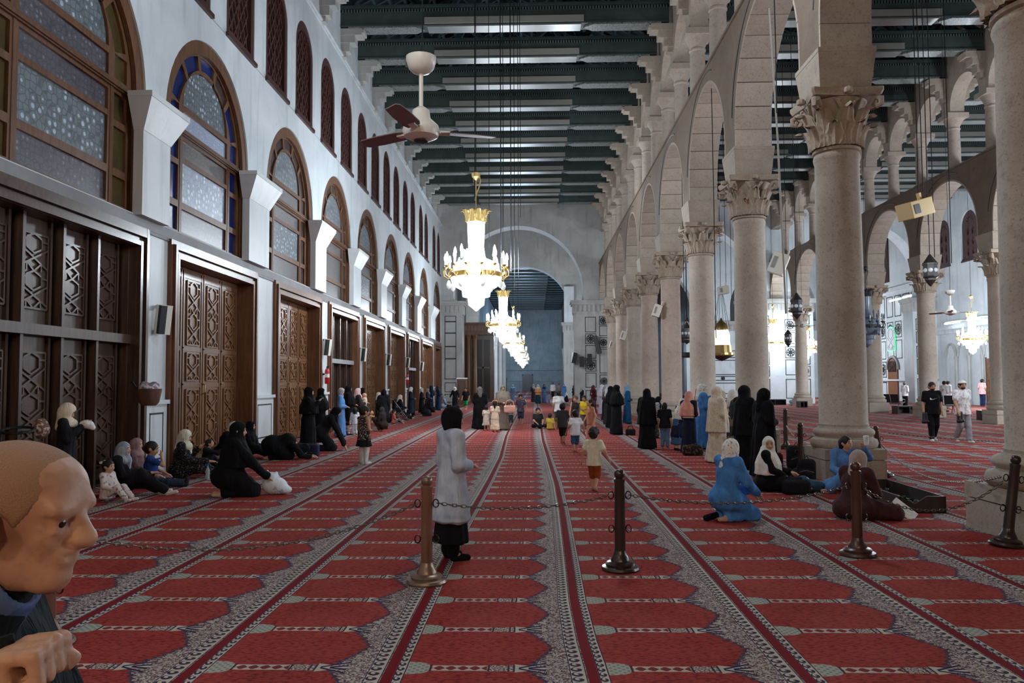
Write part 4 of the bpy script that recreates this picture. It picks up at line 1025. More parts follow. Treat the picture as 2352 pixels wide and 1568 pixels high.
# loudspeakers
def box_speaker(loc, size, rot, label, mat, rope=None, group='box loudspeakers hung in the arcades'):
    t = thing('loudspeaker', label, 'loudspeaker', loc, 0, group); a, b, c = (q/2 for q in size); R = rot
    m = MB(); m.box(-a, a, -b, b, -c, c); q = m.build('cabinet', mat, t); q.rotation_euler = R
    bv = q.modifiers.new('bevel', 'BEVEL'); bv.width = .02; bv.segments = 2
    g = MB().box(-a*.75, -a*.25, -b-.012, -b+.002, -c*.55, c*.55).build('horn_mouth', M_BLK if mat is M_TAN else M_CREAM, t); g.rotation_euler = R
    MB().box(a*.55, a*.75, -.05, .05, c*.2, c+.16).build('bracket', mat, t).rotation_euler = R
    if rope: MB().tube([(a*.6, 0, c), (a*.6-.05, 0, roofz(loc[0], loc[1])-loc[2])], .012, 5).build('cable', M_ROPE, t)
    return t
box_speaker((9.55, 20, 6.02), (.72, .5, .42), (0, RAD(-16), RAD(20)), 'tan box loudspeaker hanging at a tilt before the far arcade', M_TAN, 15)
box_speaker((8.6, 28, 5.85), (.55, .4, .75), (0, RAD(22), RAD(-20)), 'white box loudspeaker tilted on a pole beside the third column', M_BEIGE, None)
box_speaker((9.5, 40, 6.3), (.52, .4, .4), (0, RAD(-8), 0), 'beige box loudspeaker above the large warm lamp', M_BEIGE, 15)
for i, (y, z, dx) in enumerate(((32.5, 4.6, -.3), (44.6, 4.3, -.5), (51, 4.1, -.5))):
    box_speaker((XR-.62, y-.3, z), (.3, .25, .5), (0, RAD(18), 0), 'small white loudspeaker fixed to the side of a near column, %s' % ('largest of them', 'middle one', 'farthest one')[i], M_BEIGE, None, 'loudspeakers on column sides')
def wall_speaker(y, z, label, dark=True):
    t = thing('wall_speaker', label, 'loudspeaker', (XL, y, z), 0, 'column loudspeakers on the left wall')
    m = MB(); m.box(.12, .26, -.13, .13, -.28, .28); q = m.build('cabinet', M_WHITEP, t, rot=(0, RAD(8), RAD(-28)))
    MB().box(.2, .275, -.132, .0, -.27, .27).build('grille', M_BLK, t, rot=(0, RAD(8), RAD(-28)))
    MB().box(0, .14, -.04, .04, .2, .26).box(0, .14, -.04, .04, -.26, -.2).build('bracket', M_BLK, t)
for y, z, l in ((15.1, 3.0, 'white column loudspeaker on the marble strip between the first two doors'), (27.2, 3.0, 'column loudspeaker above the nearer fire extinguisher'), (33.0, 2.95, 'column loudspeaker beside the glazed door'),
                (38.75, 2.9, 'column loudspeaker on the fifth marble strip'), (44.6, 2.9, 'column loudspeaker above the farther fire extinguisher'), (50.2, 2.8, 'farthest column loudspeaker on the left wall')):
    wall_speaker(y, z, l)
M_RED = plain('extinguisher_red', lin(176, 24, 30), .3, .5)
for y, z, l in ((27.15, 1.72, 'red fire extinguisher on the marble strip left of the glazed door'), (44.5, 1.7, 'smaller red fire extinguisher far along the left wall')):
    t = thing('fire_extinguisher', l, 'fire extinguisher', (XL+.16, y, z))
    MB().lathe([(.075, 0), (.085, .02), (.085, .42), (.06, .5), (.03, .53)], 14).build('cylinder', M_RED, t, True); MB().lathe([(.03, .53), (.03, .58)], 8).box(-.02, .08, -.015, .015, .57, .6).build('valve', M_BLK, t)
    MB().tube([(0, .03, .56), (.02, .11, .45), (.02, .11, .2)], .012, 6).build('hose', M_BLK, t); MB().lathe([(.086, .22), (.086, .34)], 14, cap=False).build('label_band', M_WHITEP, t); MB().box(-.17, -.06, -.04, .04, .3, .36).build('bracket', M_IRON, t)
# black loudspeakers on the transept pier
for i, (x, z, r) in enumerate(((2.7, 3.6, .2), (3.3, 3.3, 0), (3.9, 3.5, 0), (4.5, 4.6, -.25))):
    t = thing('black_speaker', ['leftmost slim black loudspeaker on the right transept pier', 'second black loudspeaker on the right transept pier', 'third black loudspeaker on the right transept pier', 'slanting black loudspeaker highest on the right transept pier'][i], 'loudspeaker', (x+.4, YB-.42, z), r, 'black loudspeakers on the transept pier')
    MB().box(-.16, .16, -.2, .2, -.4 if i != 3 else -.7, .4 if i != 3 else .7).build('cabinet', M_BLK, t, rot=(0, r, 0)); MB().box(-.03, .03, .2, .4, -.05, .05).build('bracket', M_IRON, t)
# fluorescent tubes and the green window on the qibla side
M_TUBE = Mat('lit_tube', .3).col((1, 1, 1)).emit((.85, .93, 1.0), 9).m
for i, (x, y, z, l) in enumerate(((X3-.6, 58.6, 5.9, 'left lit fluorescent tube above the blind arcade'), (X3-.6, 55.6, 5.95, 'right lit fluorescent tube above the blind arcade'), (X3-.6, 67.6, 8.5, 'farther lit fluorescent tube over the mihrab panels'), (X3-.6, 65.2, 8.55, 'nearer lit fluorescent tube over the mihrab panels'))):
    t = thing('tube_light', l, 'light', (x, y, z), 0, 'lit fluorescent tubes'); MB().tube([(0, -1.0, 0), (0, 1.0, 0)], .06, 8).build('tube', M_TUBE, t); MB().box(.03, .595, -1.1, 1.1, .03, .14).build('batten', M_WHITEP, t)
M_GREEN = Mat('lit_green_glass', .3).col(lin(60, 200, 140)).emit((.2, 1.0, .55), 1.6).m
gw = struct('window_40', pm(arch_pts(68.9, 70.5, 4.3, 5.6, 14), [], .05, M_GREEN)); gw.data.transform(Matrix.Translation((X3-.12, 0, 0)))
link('lattice', strapwork(1.5, 1.9).mesh('lattice', M_MARBLE), gw, (X3-.13, 70.45, 4.35), (0, 0, pi))
# ------------------------------------------------------------------ stanchions and chains
M_POST = make_wood('stanchion_wood', lin(82, 52, 42), lin(58, 36, 30), .3); M_POSTL = make_wood('worn_stanchion', lin(120, 82, 62), lin(92, 62, 48), .35)
M_POSTD = plain('dark_bronze', lin(58, 44, 40), .28, .6, .3); M_BRZ = plain('aged_bronze', lin(128, 104, 88), .35, .5, .5)
M_CHAIN = plain('chain_steel', lin(122, 112, 104), .35, .5, .8)
me_ring = None
def stanchion(x, y, label, mat, bmat, lean=(0, 0), s=1.0, hooks=True):
    t = thing('stanchion', label, 'stanchion', (x, y, 0), 0, 'turned rope posts'); t.scale = (s, s, s)
    MB().lathe([(.17, 0), (.178, .015), (.17, .035), (.135, .045), (.14, .06), (.125, .075), (.09, .085), (.088, .1), (.07, .13), (.058, .16), (.054, .18)], 28).build('base', bmat, t, True, rot=(lean[0], lean[1], 0))
    m = MB().lathe([(.052, .16), (.05, .5), (.047, .8), (.052, .82), (.052, .84), (.035, .85)], 20); m.build('post', mat, t, True, rot=(lean[0], lean[1], 0))
    MB().lathe([(.03, .845), (.045, .86), (.05, .885), (.046, .91), (.03, .925), (.012, .93)], 18).build('knob', bmat if bmat is not M_POSTD else mat, t, True, rot=(lean[0], lean[1], 0))
    if hooks:
        for z in (.69, .38):
            for sg in (-1, 1):
                MB().tube([(sg*(.055+.025*(1+cos(a))), 0, z+.035*sin(a)) for a in np.linspace(0, 2*pi, 12, endpoint=False)], .006, 5, closed=True).build('hook_ring', M_IRON, t, rot=(lean[0], lean[1], 0))
    return t
stanchion(-.949, 7.046, 'worn brown rope post with bronze base left of the woman in grey coat', M_POSTL, M_BRZ)
stanchion(.795, 7.546, 'dark brown rope post standing alone in the middle of the nave', M_POSTD, M_POSTD)
stanchion(3.235, 8.178, 'brown rope post in front of the woman in maroon', M_POST, M_POST)
stanchion(4.98, 8.65, 'leaning dark rope post against the cropped column at the right', M_POSTD, M_POSTD, (0, RAD(8)), 1.03)
stanchion(6.36, 14.8, 'leaning brown rope post right of the tall pale column plinth', M_POST, M_POSTD, (0, RAD(-8)), 1.0)
stanchion(6.505, 20.9, 'slim dark rope post right of the women in black, behind them', M_POSTD, M_POSTD, (0, 0), 1.12)
stanchion(5.12, 15.55, 'dark rope post left of the tall pale column plinth', M_POSTD, M_POSTD, (0, 0), 1.02)
def chain(a, b, sag, label, pitch=.044, r=.0048, floor=.008, mat=None):
    a = Vector(a); b = Vector(b); N = 200
    pts = [a.lerp(b, t)-Vector((0, 0, sag*4*t*(1-t))) for t in np.linspace(0, 1, N)]
    for p in pts: p.z = max(p.z, floor)
    L = [0]
    for i in range(1, N): L.append(L[-1]+(pts[i]-pts[i-1]).length)
    m = MB(); n = int(L[-1]/pitch)
    for k in range(n):
        s = (k+.5)*pitch; i = next(j for j in range(N) if L[j] >= s); i = max(1, i)
        p = pts[i]; d = (pts[i]-pts[i-1]).normalized(); u = d.cross(Vector((0, 0, 1))).normalized(); w = u.cross(d)
        if k % 2: u = w
        ring = [p+d*(.029*cos(q))+u*(.013*sin(q)) for q in np.linspace(0, 2*pi, 9)[:-1]]
        m.tube(ring, r, 4, closed=True)
    return tag(m.build('chain', mat or M_CHAIN), label, 'chain', 'steel chains between the rope posts')
chain((-1.03, 7.05, .69), (-3.05, 5.42, .69), .2, 'steel chain sagging to the carpet from the worn post to the left edge')
chain((-.86, 7.06, .69), (.71, 7.54, .69), .08, 'steel chain crossing in front of the grey coat')
chain((.88, 7.56, .69), (3.15, 8.17, .69), .12, 'steel chain between the dark post and the post by the seated women')
chain((3.32, 8.2, .66), (4.94, 8.6, .68), .26, 'steel chain sagging over the dark shoe tray at the right')
chain((6.28, 14.75, .62), (5.0, 8.72, .72), .3, 'steel chain from the leaning brown post towards the right edge')
chain((6.5, 20.8, .6), (5.3, 15.4, .7), .2, 'steel chain behind the black backpacks')
chain((6.45, 14.9, .8), (12.0, 16.5, .5), .1, 'steel chain running across the side aisle towards the right')
# ------------------------------------------------------------------ luggage and small things on the floor
# ------------------------------------------------------------------ people
def skin(c):
    k = ('sk', c)
    if k not in CLOTH:
        M = Mat('skin', .55, .35); n = M.noise(14, 3); M.col(M.mix(n.ss(.3, .7), c, tuple(v*.82 for v in c)))
        M.b.inputs['Subsurface Weight'].default_value = .08; CLOTH[k] = M.m
    return CLOTH[k]
SK = skin(lin(206, 160, 130)); SK2 = skin(lin(186, 138, 108)); SK3 = skin(lin(156, 110, 84))
M_EYE = plain('eye_dark', lin(30, 22, 20), .25, .6); M_HAIR = mottled('dark_hair', lin(26, 22, 22), lin(40, 33, 30), 40, .55, .3); M_HAIRB = mottled('brown_hair', lin(52, 40, 34), lin(36, 28, 26), 40, .55, .3)
M_LIP = plain('lip', lin(150, 86, 78), .5); M_BROW = plain('eyebrow', lin(40, 30, 26), .8)
BLACK = (.006, .006, .0075); BLK2 = (.012, .012, .015); NAVY = lin(30, 36, 58); WHITE = lin(226, 224, 220); GREY = lin(150, 148, 150)
def rotm(yaw=0, pitch=0, roll=0):
    return np.array((Matrix.Rotation(RAD(yaw), 3, 'Z') @ Matrix.Rotation(RAD(pitch), 3, 'X') @ Matrix.Rotation(RAD(roll), 3, 'Y')))
def base_pose(H, kid=False):
    """joints in metres, figure faces +Y, its left hand is at -X ... wrists hang beside the thighs"""
    k = dict(hip=.52, kn=.285, an=.045, sh=.815, ck=.70, nk=.85, hd=.925, hr=.068, shx=.108, hipx=.05, el=.635, wr=.49)
    if kid: k.update(hip=.47, kn=.26, sh=.77, ck=.66, nk=.80, hd=.895, hr=.088, shx=.105, hipx=.052, el=.60, wr=.46)
    J = {'pel': (0, 0, k['hip']), 'che': (0, .005, k['ck']), 'nek': (0, 0, k['nk']), 'hd': (0, .012, k['hd'])}
    for s, n in ((-1, 'L'), (1, 'R')):
        J['sh'+n] = (s*k['shx'], -.005, k['sh']); J['el'+n] = (s*(k['shx']+.03), -.02, k['el']); J['wr'+n] = (s*(k['shx']+.035), .02, k['wr'])
        J['hip'+n] = (s*k['hipx'], 0, k['hip']); J['kn'+n] = (s*(k['hipx']+.002), .012, k['kn']); J['an'+n] = (s*(k['hipx']+.004), -.01, k['an']); J['toe'+n] = (s*(k['hipx']+.02), .085, .018)
    J = {a: np.array(b)*H for a, b in J.items()}; J['hr'] = k['hr']*H; J['H'] = H; J['kid'] = kid; J['hy'] = 0; J['hp'] = 0
    return J
def arms(J, kind):
    H = J['H']; S = lambda n, v: J.__setitem__(n, np.array(v)*H); z = J['shL'][2]/H; x = J['shR'][0]/H
    if kind == 'front':
        for s, n in ((-1, 'L'), (1, 'R')): S('el'+n, (s*(x+.03), -.005, z-.18)); S('wr'+n, (s*.035, .12, z-.20))
    elif kind == 'up':
        for s, n in ((-1, 'L'), (1, 'R')): S('el'+n, (s*(x+.02), .04, z-.15)); S('wr'+n, (s*.05, .15, z-.03))
    elif kind == 'carry':
        for s, n in ((-1, 'L'), (1, 'R')): S('el'+n, (s*(x+.03), .03, z-.17)); S('wr'+n, (s*.05, .16, z-.15))
    elif kind == 'swing':
        S('elL', (-(x+.03), -.05, z-.17)); S('wrL', (-(x+.02), .0, z-.32)); S('elR', (x+.03, .03, z-.17)); S('wrR', (x+.04, .11, z-.29))
    elif kind == 'out':
        S('elL', (-(x+.07), -.03, z-.15)); S('wrL', (-(x+.1), .03, z-.28)); S('elR', (x+.08, -.02, z-.14)); S('wrR', (x+.13, .03, z-.27))
def legs(J, kind, a=1.0):
    H = J['H']; hz = J['pel'][2]/H; S = lambda n, v: J.__setitem__(n, np.array(v)*H); hx = J['hipR'][0]/H
    if kind == 'walk':
        S('knL', (-hx, .07*a, .27)); S('anL', (-hx, .10*a, .045)); S('toeL', (-hx-.012, .19*a, .02))
        S('knR', (hx, .01, .27)); S('anR', (hx, -.13*a, .075)); S('toeR', (hx+.012, -.055*a, .02))
    elif kind == 'walk2':
        S('knR', (hx, .07*a, .27)); S('anR', (hx, .10*a, .045)); S('toeR', (hx+.012, .19*a, .02))
        S('knL', (-hx, .01, .27)); S('anL', (-hx, -.13*a, .075)); S('toeL', (-hx-.012, -.055*a, .02))
def head_prims(s, J, h, face=True, beard=False):
    hr = J['hr']; c = J['hd']; R = rotm(J['hy'], J['hp']); P = lambda x, y, z: c+R@(np.array((x, y, z))*hr)
    s.ell(P(0, -.08, .12), np.array((.77, .95, .92))*hr, .02, rot=R)
    s.ell(P(0, .18, -.38), np.array((.6, .66, .66))*hr, .03, rot=R)
    s.cap(P(0, .55, -.78), P(0, .42, -.6), .22*hr, .3*hr, .02)
    if face and h < .03:
        s.cap(P(0, .86, .1), P(0, 1.02, -.22), .085*hr, .14*hr, .018)
        for sg in (-1, 1):
            s.ell(P(sg*.82, -.08, -.08), np.array((.1, .2, .28))*hr, .008, rot=R)
            s.ell(P(sg*.32, .86, .06), np.array((.2, .12, .13))*hr, .012, mode='s', rot=R)
            s.ell(P(sg*.3, .76, .25), np.array((.25, .12, .07))*hr, .015, rot=R)
            s.ell(P(sg*.4, .55, -.28), np.array((.24, .2, .2))*hr, .02, rot=R)
        s.ell(P(0, .80, -.5), np.array((.27, .1, .1))*hr, .015, rot=R)
    return P
def hand(s, w, d, L, h, curl=.25, side=1):
    """palm, four fingers and a thumb leaving the wrist w in direction d"""
    d = d/(np.linalg.norm(d)+1e-9); u = np.cross(d, (0, 0, 1.0)); u = u/(np.linalg.norm(u)+1e-6); n = np.cross(u, d)
    s.ell(w+d*L*.30, np.array((L*.22, L*.3, L*.12)), .01, rot=np.stack([u, d, n], 1))
    r = max(L*.055, h*.42)
    for i, (o, l) in enumerate(((-.16, .40), (-.055, .47), (.05, .45), (.15, .36))):
        a = w+d*L*.52+u*o*L; b = a+d*L*l*.55-n*curl*L*.18; s.cap(a, b, r, r*.95, .008); s.cap(b, b+d*L*l*.4-n*curl*L*.32, r*.95, r*.75, .004)
    t0 = w+d*L*.18+u*side*.18*L; t1 = t0+(d*.25+u*side*.2-n*.1)*L; s.cap(t0, t1, r*1.2, r*1.05, .01); s.cap(t1, t1+(d*.22+u*side*.02-n*.08)*L, r*1.05, r*.8, .004)
def body_sd(J, h, fat=1.0, hands=True, feet=True):
    H = J['H']; s = SD(); f = fat; w = lambda n: J[n]
    s.ell(w('pel'), np.array((.088, .062, .075))*H*f, .05); s.cap(w('pel'), w('che'), .066*H*f, .075*H*f, .05); s.ell(w('che')+np.array((0, 0, .02*H)), np.array((.1, .066, .09))*H*f, .05)
    s.cap(w('shL'), w('shR'), .036*H, .036*H, .04); s.cap(w('che')+np.array((0, 0, .05*H)), w('nek'), .05*H, .03*H, .03); s.cap(w('nek'), w('hd'), .031*H, .033*H, .02)
    head_prims(s, J, h)
    for n, sg in (('L', -1), ('R', 1)):
        s.cap(w('sh'+n), w('el'+n), .032*H*f, .026*H, .03); s.cap(w('el'+n), w('wr'+n), .026*H, .018*H, .015)
        if hands: hand(s, w('wr'+n), J.get('hdir'+n, w('wr'+n)-w('el'+n)), .105*H, h, J.get('curl', .35), -sg)
        s.cap(w('hip'+n), w('kn'+n), .056*H*f, .038*H, .04); s.cap(w('kn'+n), w('an'+n), .037*H, .024*H, .02)
        if feet:
            s.cap(w('an'+n), w('an'+n)*.75+w('toe'+n)*.25-np.array((0, 0, .008*H)), .026*H, .024*H, .015); s.cap(w('an'+n)*.8+w('toe'+n)*.2-np.array((0, 0, .012*H)), w('toe'+n), .024*H, .017*H, .015)
    return s
def eyes(t, J, h):
    if h > .022: return
    R = rotm(J['hy'], J['hp']); hr = J['hr']; m = MB(); b = MB(); 
    for sg in (-1, 1):
        p = J['hd']+R@(np.array((sg*.32, .745, .05))*hr); m.lathe([(0, -.085*hr), (.06*hr, -.06*hr), (.085*hr, 0), (.06*hr, .06*hr), (0, .085*hr)], 8, tuple(p), cap=False)
        q = [J['hd']+R@(np.array((sg*x, y, z))*hr) for x, y, z in ((.14, .9, .26), (.32, .9, .32), (.5, .8, .26))]; b.tube(q, .035*hr, 5)
    m.build('eye', M_EYE, t, True); b.build('eyebrow', M_BROW, t)
    q = [J['hd']+R@(np.array(v)*hr) for v in ((-.2, .86, -.5), (0, .925, -.48), (.2, .86, -.5))]; MB().tube(q, .05*hr, 5).build('mouth', M_LIP, t)
def hair(t, J, h, mat=None, style='short'):
    hr = J['hr']; R = rotm(J['hy'], J['hp']); c = J['hd']; s = SD(); P = lambda x, y, z: c+R@(np.array((x, y, z))*hr)
    s.ell(P(0, -.1, .16), np.array((.86, 1.02, 1.0))*hr, .02, rot=R); s.ell(P(0, -.4, -.25), np.array((.72, .6, .6))*hr, .03, rot=R)
    if style == 'curly':
        for k in range(26):
            a = RNG.uniform(0, 2*pi); b = RNG.uniform(-.2, 1.4); s.ell(P(.85*cos(a)*cos(b), -.12+1.0*sin(a)*cos(b), .15+1.0*sin(b)), np.array((.24, .24, .24))*hr, .012)
    if style in ('long', 'pony'):
        s.cap(P(0, -.75, .2), P(0, -.95, -1.5), .5*hr, .3*hr, .03)
        if style == 'long': s.cap(P(-.5, -.4, 0), P(-.55, -.5, -1.5), .4*hr, .28*hr, .03); s.cap(P(.5, -.4, 0), P(.55, -.5, -1.5), .4*hr, .28*hr, .03)
    if style == 'bun': s.ell(P(0, -.95, .55), np.array((.42, .42, .42))*hr, .02)
    s.cut(P(0, .62, 0), R@np.array((0, 1, -.45)))
    s.ell(P(0, .95, -.3), np.array((.62, .62, .78))*hr, .01, mode='s', rot=R)
    for sg in (-1, 1): s.ell(P(sg*.86, .12, -.35), np.array((.2, .35, .4))*hr, .008, mode='s', rot=R)
    return s.build('hair', mat or M_HAIR, max(h*.8, .008), t)
def scarf(t, J, h, mat, kind='short', name='headscarf', face=True, drape=1.0, cap_mat=None):
    H = J['H']; hr = J['hr']; R = rotm(J['hy'], J['hp']); c = J['hd']; s = SD(); P = lambda x, y, z: c+R@(np.array((x, y, z))*hr)
    s.ell(P(0, -.1, .14), np.array((.93, 1.12, 1.08))*hr, .02, rot=R); s.ell(P(0, .08, -.5), np.array((.82, .92, .75))*hr, .04, rot=R)
    nk = J['nek']; ch = J['che']; sh = (J['shL']+J['shR'])/2
    if kind == 'short':
        s.cap(P(0, -.1, -.3), nk+np.array((0, .005*H, -.01*H)), .055*H, .06*H, .04)
        s.ell(sh+np.array((0, .025*H, -.012*H)), np.array((.112, .082, .055))*H*drape, .05)
        s.cap(sh+np.array((0, .05*H, -.01*H)), sh+np.array((0, .075*H, -.085*H)), .05*H, .03*H, .04)
        s.cap(P(0, -.5, -.2), sh+np.array((0, -.06*H, -.05*H)), .05*H, .035*H, .04)
    elif kind in ('long', 'waist'):
        zb = sh[2]/H-(.415 if kind == 'long' else .215)
        zt = nk[2]+.035*H; o = sh-np.array((0, 0, 0))
        s.prof([(zb*H, .17*H, .145*H, o[0], o[1]+.015*H), ((zb+.12)*H, .16*H, .135*H, o[0], o[1]+.015*H), (sh[2]-.02*H, .145*H, .105*H, o[0], o[1]+.01*H), (sh[2]+.025*H, .09*H, .085*H, o[0], o[1]+.01*H), (zt, .058*H, .068*H, nk[0], nk[1]+.005*H)], (.07, 9), .05)
    elif kind == 'wrap':
        s.cap(P(0, 0, -.4), nk+np.array((0, .01*H, -.01*H)), .055*H, .055*H, .04)
    if face: s.ell(P(0, 1.0, -.12), np.array((.56, .72, .74))*hr, .012, mode='s', rot=R)
    o = s.build(name, mat, max(h*.85, .009), t, wr=.0022)
    return o
def robe(t, J, h, mat, hem=.015, w=1.0, folds=(.10, 11), sleeves=True, name='robe', top=None, flare=1.0, slr=1.0, skip_prof=False, ph=None):
    H = J['H']; s = SD(); ph = RNG.uniform(0, 6) if ph is None else ph; pe, ch, nk = J['pel'], J['che'], J['nek']; sh = (J['shL']+J['shR'])/2
    if not skip_prof:
        s.prof([(hem*H, .145*H*w*flare, .12*H*w*flare, pe[0], pe[1]-.005*H), (.25*H, .125*H*w*(.5+.5*flare), .10*H*w*(.5+.5*flare), pe[0], pe[1]), (.47*H, .118*H*w, .09*H*w, pe[0], pe[1]), (.56*H, .108*H*w, .082*H*w, *(.6*pe+.4*ch)[:2]),
                (.66*H, .104*H*w, .08*H*w, ch[0], ch[1]+.006*H), (.76*H, .112*H, .078*H, ch[0], ch[1]), (sh[2]+.005*H, .10*H, .055*H, sh[0], sh[1]), (nk[2]-.005*H, .05*H, .045*H, nk[0], nk[1])], folds, .04, ph=ph)
    s.cap(J['shL'], J['shR'], .046*H, .046*H, .04)
    if sleeves:
        for n in 'LR':
            s.cap(J['sh'+n], J['el'+n], .046*H*slr, .044*H*slr, .035); e = J['el'+n]*.12+J['wr'+n]*.88; s.cap(J['el'+n], e, .043*H*slr, .036*H*slr, .025)
    return s.build(name, mat, h, t, wr=.0042*H/1.6)
def trousers(t, J, h, mat, to='an', cut=.9, w=1.0, name='trousers'):
    H = J['H']; s = SD(); s.ell(J['pel']+np.array((0, 0, .0)), np.array((.097, .073, .085))*H*w, .04); s.cap(J['pel'], J['pel']*.75+J['che']*.25, .08*H*w, .075*H*w, .03)
    for n in 'LR':
        s.cap(J['hip'+n], J['kn'+n], .064*H*w, .05*H*w, .03)
        if to == 'an': s.cap(J['kn'+n], J['kn'+n]*(1-cut)+J['an'+n]*cut, .05*H*w, .042*H*w, .02)
        elif to == 'shorts': s.cap(J['kn'+n], J['kn'+n]*.8+J['an'+n]*.2, .051*H*w, .05*H*w, .02)
    return s.build(name, mat, h, t)
def shirt(t, J, h, mat, sleeve='short', w=1.0, name='shirt', low=0):
    H = J['H']; s = SD(); pe = J['pel']; ch = J['che']
    if abs(pe[2]-ch[2]) > .12*H: s.prof([(pe[2]-(.05+low)*H, .125*H*w, .1*H*w, pe[0], pe[1]), (pe[2]+.06*H, .113*H*w, .09*H*w, pe[0], pe[1]), (ch[2]+.02*H, .108*H*w, .08*H*w, ch[0], ch[1])], (.05, 8), .03)
    else: s.cap(pe+np.array((0, 0, (.015-low)*H)), ch, .088*H*w, .09*H*w, .04)
    s.ell(ch+np.array((0, 0, .03*H)), np.array((.118, .082, .1))*H*w, .04); s.cap(J['shL'], J['shR'], .039*H, .039*H, .03); s.cap(ch+np.array((0, 0, .07*H)), J['nek']-np.array((0, 0, .012*H)), .055*H, .042*H, .03)
    for n in 'LR':
        if sleeve == 'none': continue
        if sleeve == 'short': s.cap(J['sh'+n], J['sh'+n]*.35+J['el'+n]*.65, .039*H*w, .041*H*w, .03)
        else: s.cap(J['sh'+n], J['el'+n], .044*H*w, .038*H*w, .03); s.cap(J['el'+n], J['el'+n]*.12+J['wr'+n]*.88, .037*H*w, .028*H*w, .02)
    if abs(pe[2]-ch[2]) > .08*H: s.cut(pe+np.array((0, 0, -(.05+low)*H)), (0, 0, -1))
    return s.build(name, mat, h, t, wr=.0028*H/1.4)
def skirt(t, J, h, mat, hem, w=1.0, folds=(.1, 12), name='skirt', top=.1):
    H = J['H']; pe = J['pel']; s = SD(); zt = pe[2]+top*H
    s.prof([(hem*H, .15*H*w, .125*H*w, pe[0], pe[1]), (.5*(hem*H+pe[2]), .13*H*w, .105*H*w, pe[0], pe[1]), (pe[2], .112*H*w, .085*H*w, pe[0], pe[1]), (zt, .088*H, .07*H, pe[0], pe[1])], folds, .02, ph=RNG.uniform(0, 6))
    return s.build(name, mat, h, t, wr=.003)
def shoes(t, J, h, mat, name='shoe', hi=0):
    H = J['H']
    for n in 'LR':
        s = SD(); a, b = J['an'+n], J['toe'+n]
        s.cap(a*.85+b*.15-np.array((0, 0, .02*H)), b, .029*H, .022*H, .015); s.cap(a-np.array((0, 0, .01*H)), a*.9+b*.1-np.array((0, 0, .02*H)), .03*H, .03*H, .015)
        if hi: s.cap(a, a*(1-hi)+J['kn'+n]*hi, .029*H, .034*H, .01)
        s.build(name, mat, max(.6*h, .008), t)
WR = 0
def hv(x, y): return min(.036, max(.0105, .00125*sqrt(x*x+y*y)))
def person(x, y, yaw, label, group=None): return thing('person', label, 'person', (x, y, 0), RAD(yaw), group)
def robed(x, y, yaw, H, label, rc, sc, arm='front', scf='short', lean=0, hy=0, hp=-6, w=1.0, sk=SK, hem=.015, legk=None, group=None, folds=(.10, 11), flare=1.0, mat=None, smat=None, shoe=None, hvx=None, slr=1.0, face=True):
    t = person(x, y, yaw, label, group); h = hvx or hv(x, y); J = base_pose(H); arms(J, arm)
    if legk: legs(J, legk, .7)
    J['hy'] = hy; J['hp'] = hp
    if lean:
        for n in ('che', 'nek', 'hd', 'shL', 'shR', 'elL', 'elR', 'wrL', 'wrR'): J[n] = J[n]+np.array((0, lean*(J[n][2]-J['pel'][2]), 0))
    body_sd(J, h).build('body', sk, h, t); eyes(t, J, h)
    robe(t, J, h, mat or cloth(rc), hem=hem, w=w, folds=folds, flare=flare, slr=slr)
    if sc is not None or smat: scarf(t, J, h, smat or cloth(sc), scf, face=face)
    shoes(t, J, h, shoe or cloth(BLK2)); return t, J, h
def kid(x, y, yaw, H, label, top, bottom, arm='swing', leg='walk', kind='shorts', sleeve='short', hairm=None, hs='short', hy=0, hp=-4, sk=SK2, foot=None, group=None, tmat=None, adult=False, a=1.0, bmat=None, low=.02, hem=.28):
    t = person(x, y, yaw, label, group); h = min(hv(x, y), .02); J = base_pose(H, not adult); arms(J, arm)
    if leg: legs(J, leg, a)
    J['hy'] = hy; J['hp'] = hp
    body_sd(J, h).build('body', sk, h, t); eyes(t, J, h); hair(t, J, h, hairm, hs)
    if kind == 'shorts': trousers(t, J, h, bmat or cloth(bottom), 'shorts', name='shorts')
    elif kind == 'trousers': trousers(t, J, h, bmat or cloth(bottom))
    elif kind == 'dress': skirt(t, J, h, bmat or cloth(bottom), hem, top=.14)
    shirt(t, J, h, tmat or cloth(top), sleeve, low=low)
    if foot: shoes(t, J, h, foot)
    return t, J, h
LIN = lin
FLORAL_W = cloth_print(lin(226, 222, 216), lin(150, 132, 122), 34, .6, 'spotted_scarf'); FLORAL_K = cloth_print(BLK2, lin(120, 112, 108), 46, .6, 'floral_black_cloth'); FLORAL_L = cloth_print(lin(214, 202, 200), lin(150, 128, 132), 26, .58, 'pale_floral_cloth')
BLUE_R = lin(74, 128, 190); LBLUE = lin(98, 146, 204)
# ---- the woman in the grey coat, mid foreground
t, J, h = robed(-.83, 7.98, -62, 1.5, 'woman in long grey coat and black headscarf standing by the worn rope post', lin(180, 188, 202), BLACK, 'front', 'wrap', 0, -12, -14, 1.12, hem=.265, folds=(.035, 7), shoe=cloth(BLACK), hvx=.0105, slr=1.1, flare=.98)
for n in 'LR':
    s = SD(); e = J['el'+n]*.16+J['wr'+n]*.84; s.cap(e, J['el'+n]*.04+J['wr'+n]*.96, .032*1.5, .03*1.5, .01); s.build('cuff', cloth(NAVY), .009, t)
skirt(t, J, .0115, cloth(BLACK), .115, .92, (.05, 9), 'underskirt'); trousers(t, J, .0115, cloth(BLACK), 'an', .95, .95)
s = SD(); 
for k in range(14): a = -.5+.28*k/13*3.2; s.cap((.118*1.5+.0, .06*1.5-.012*sin(k), .60-.016*k), (.121*1.5, .055*1.5, .585-.016*k), .006, .006, .01)
s.build('pocket_seam', cloth(lin(140, 148, 166)), .008, t)
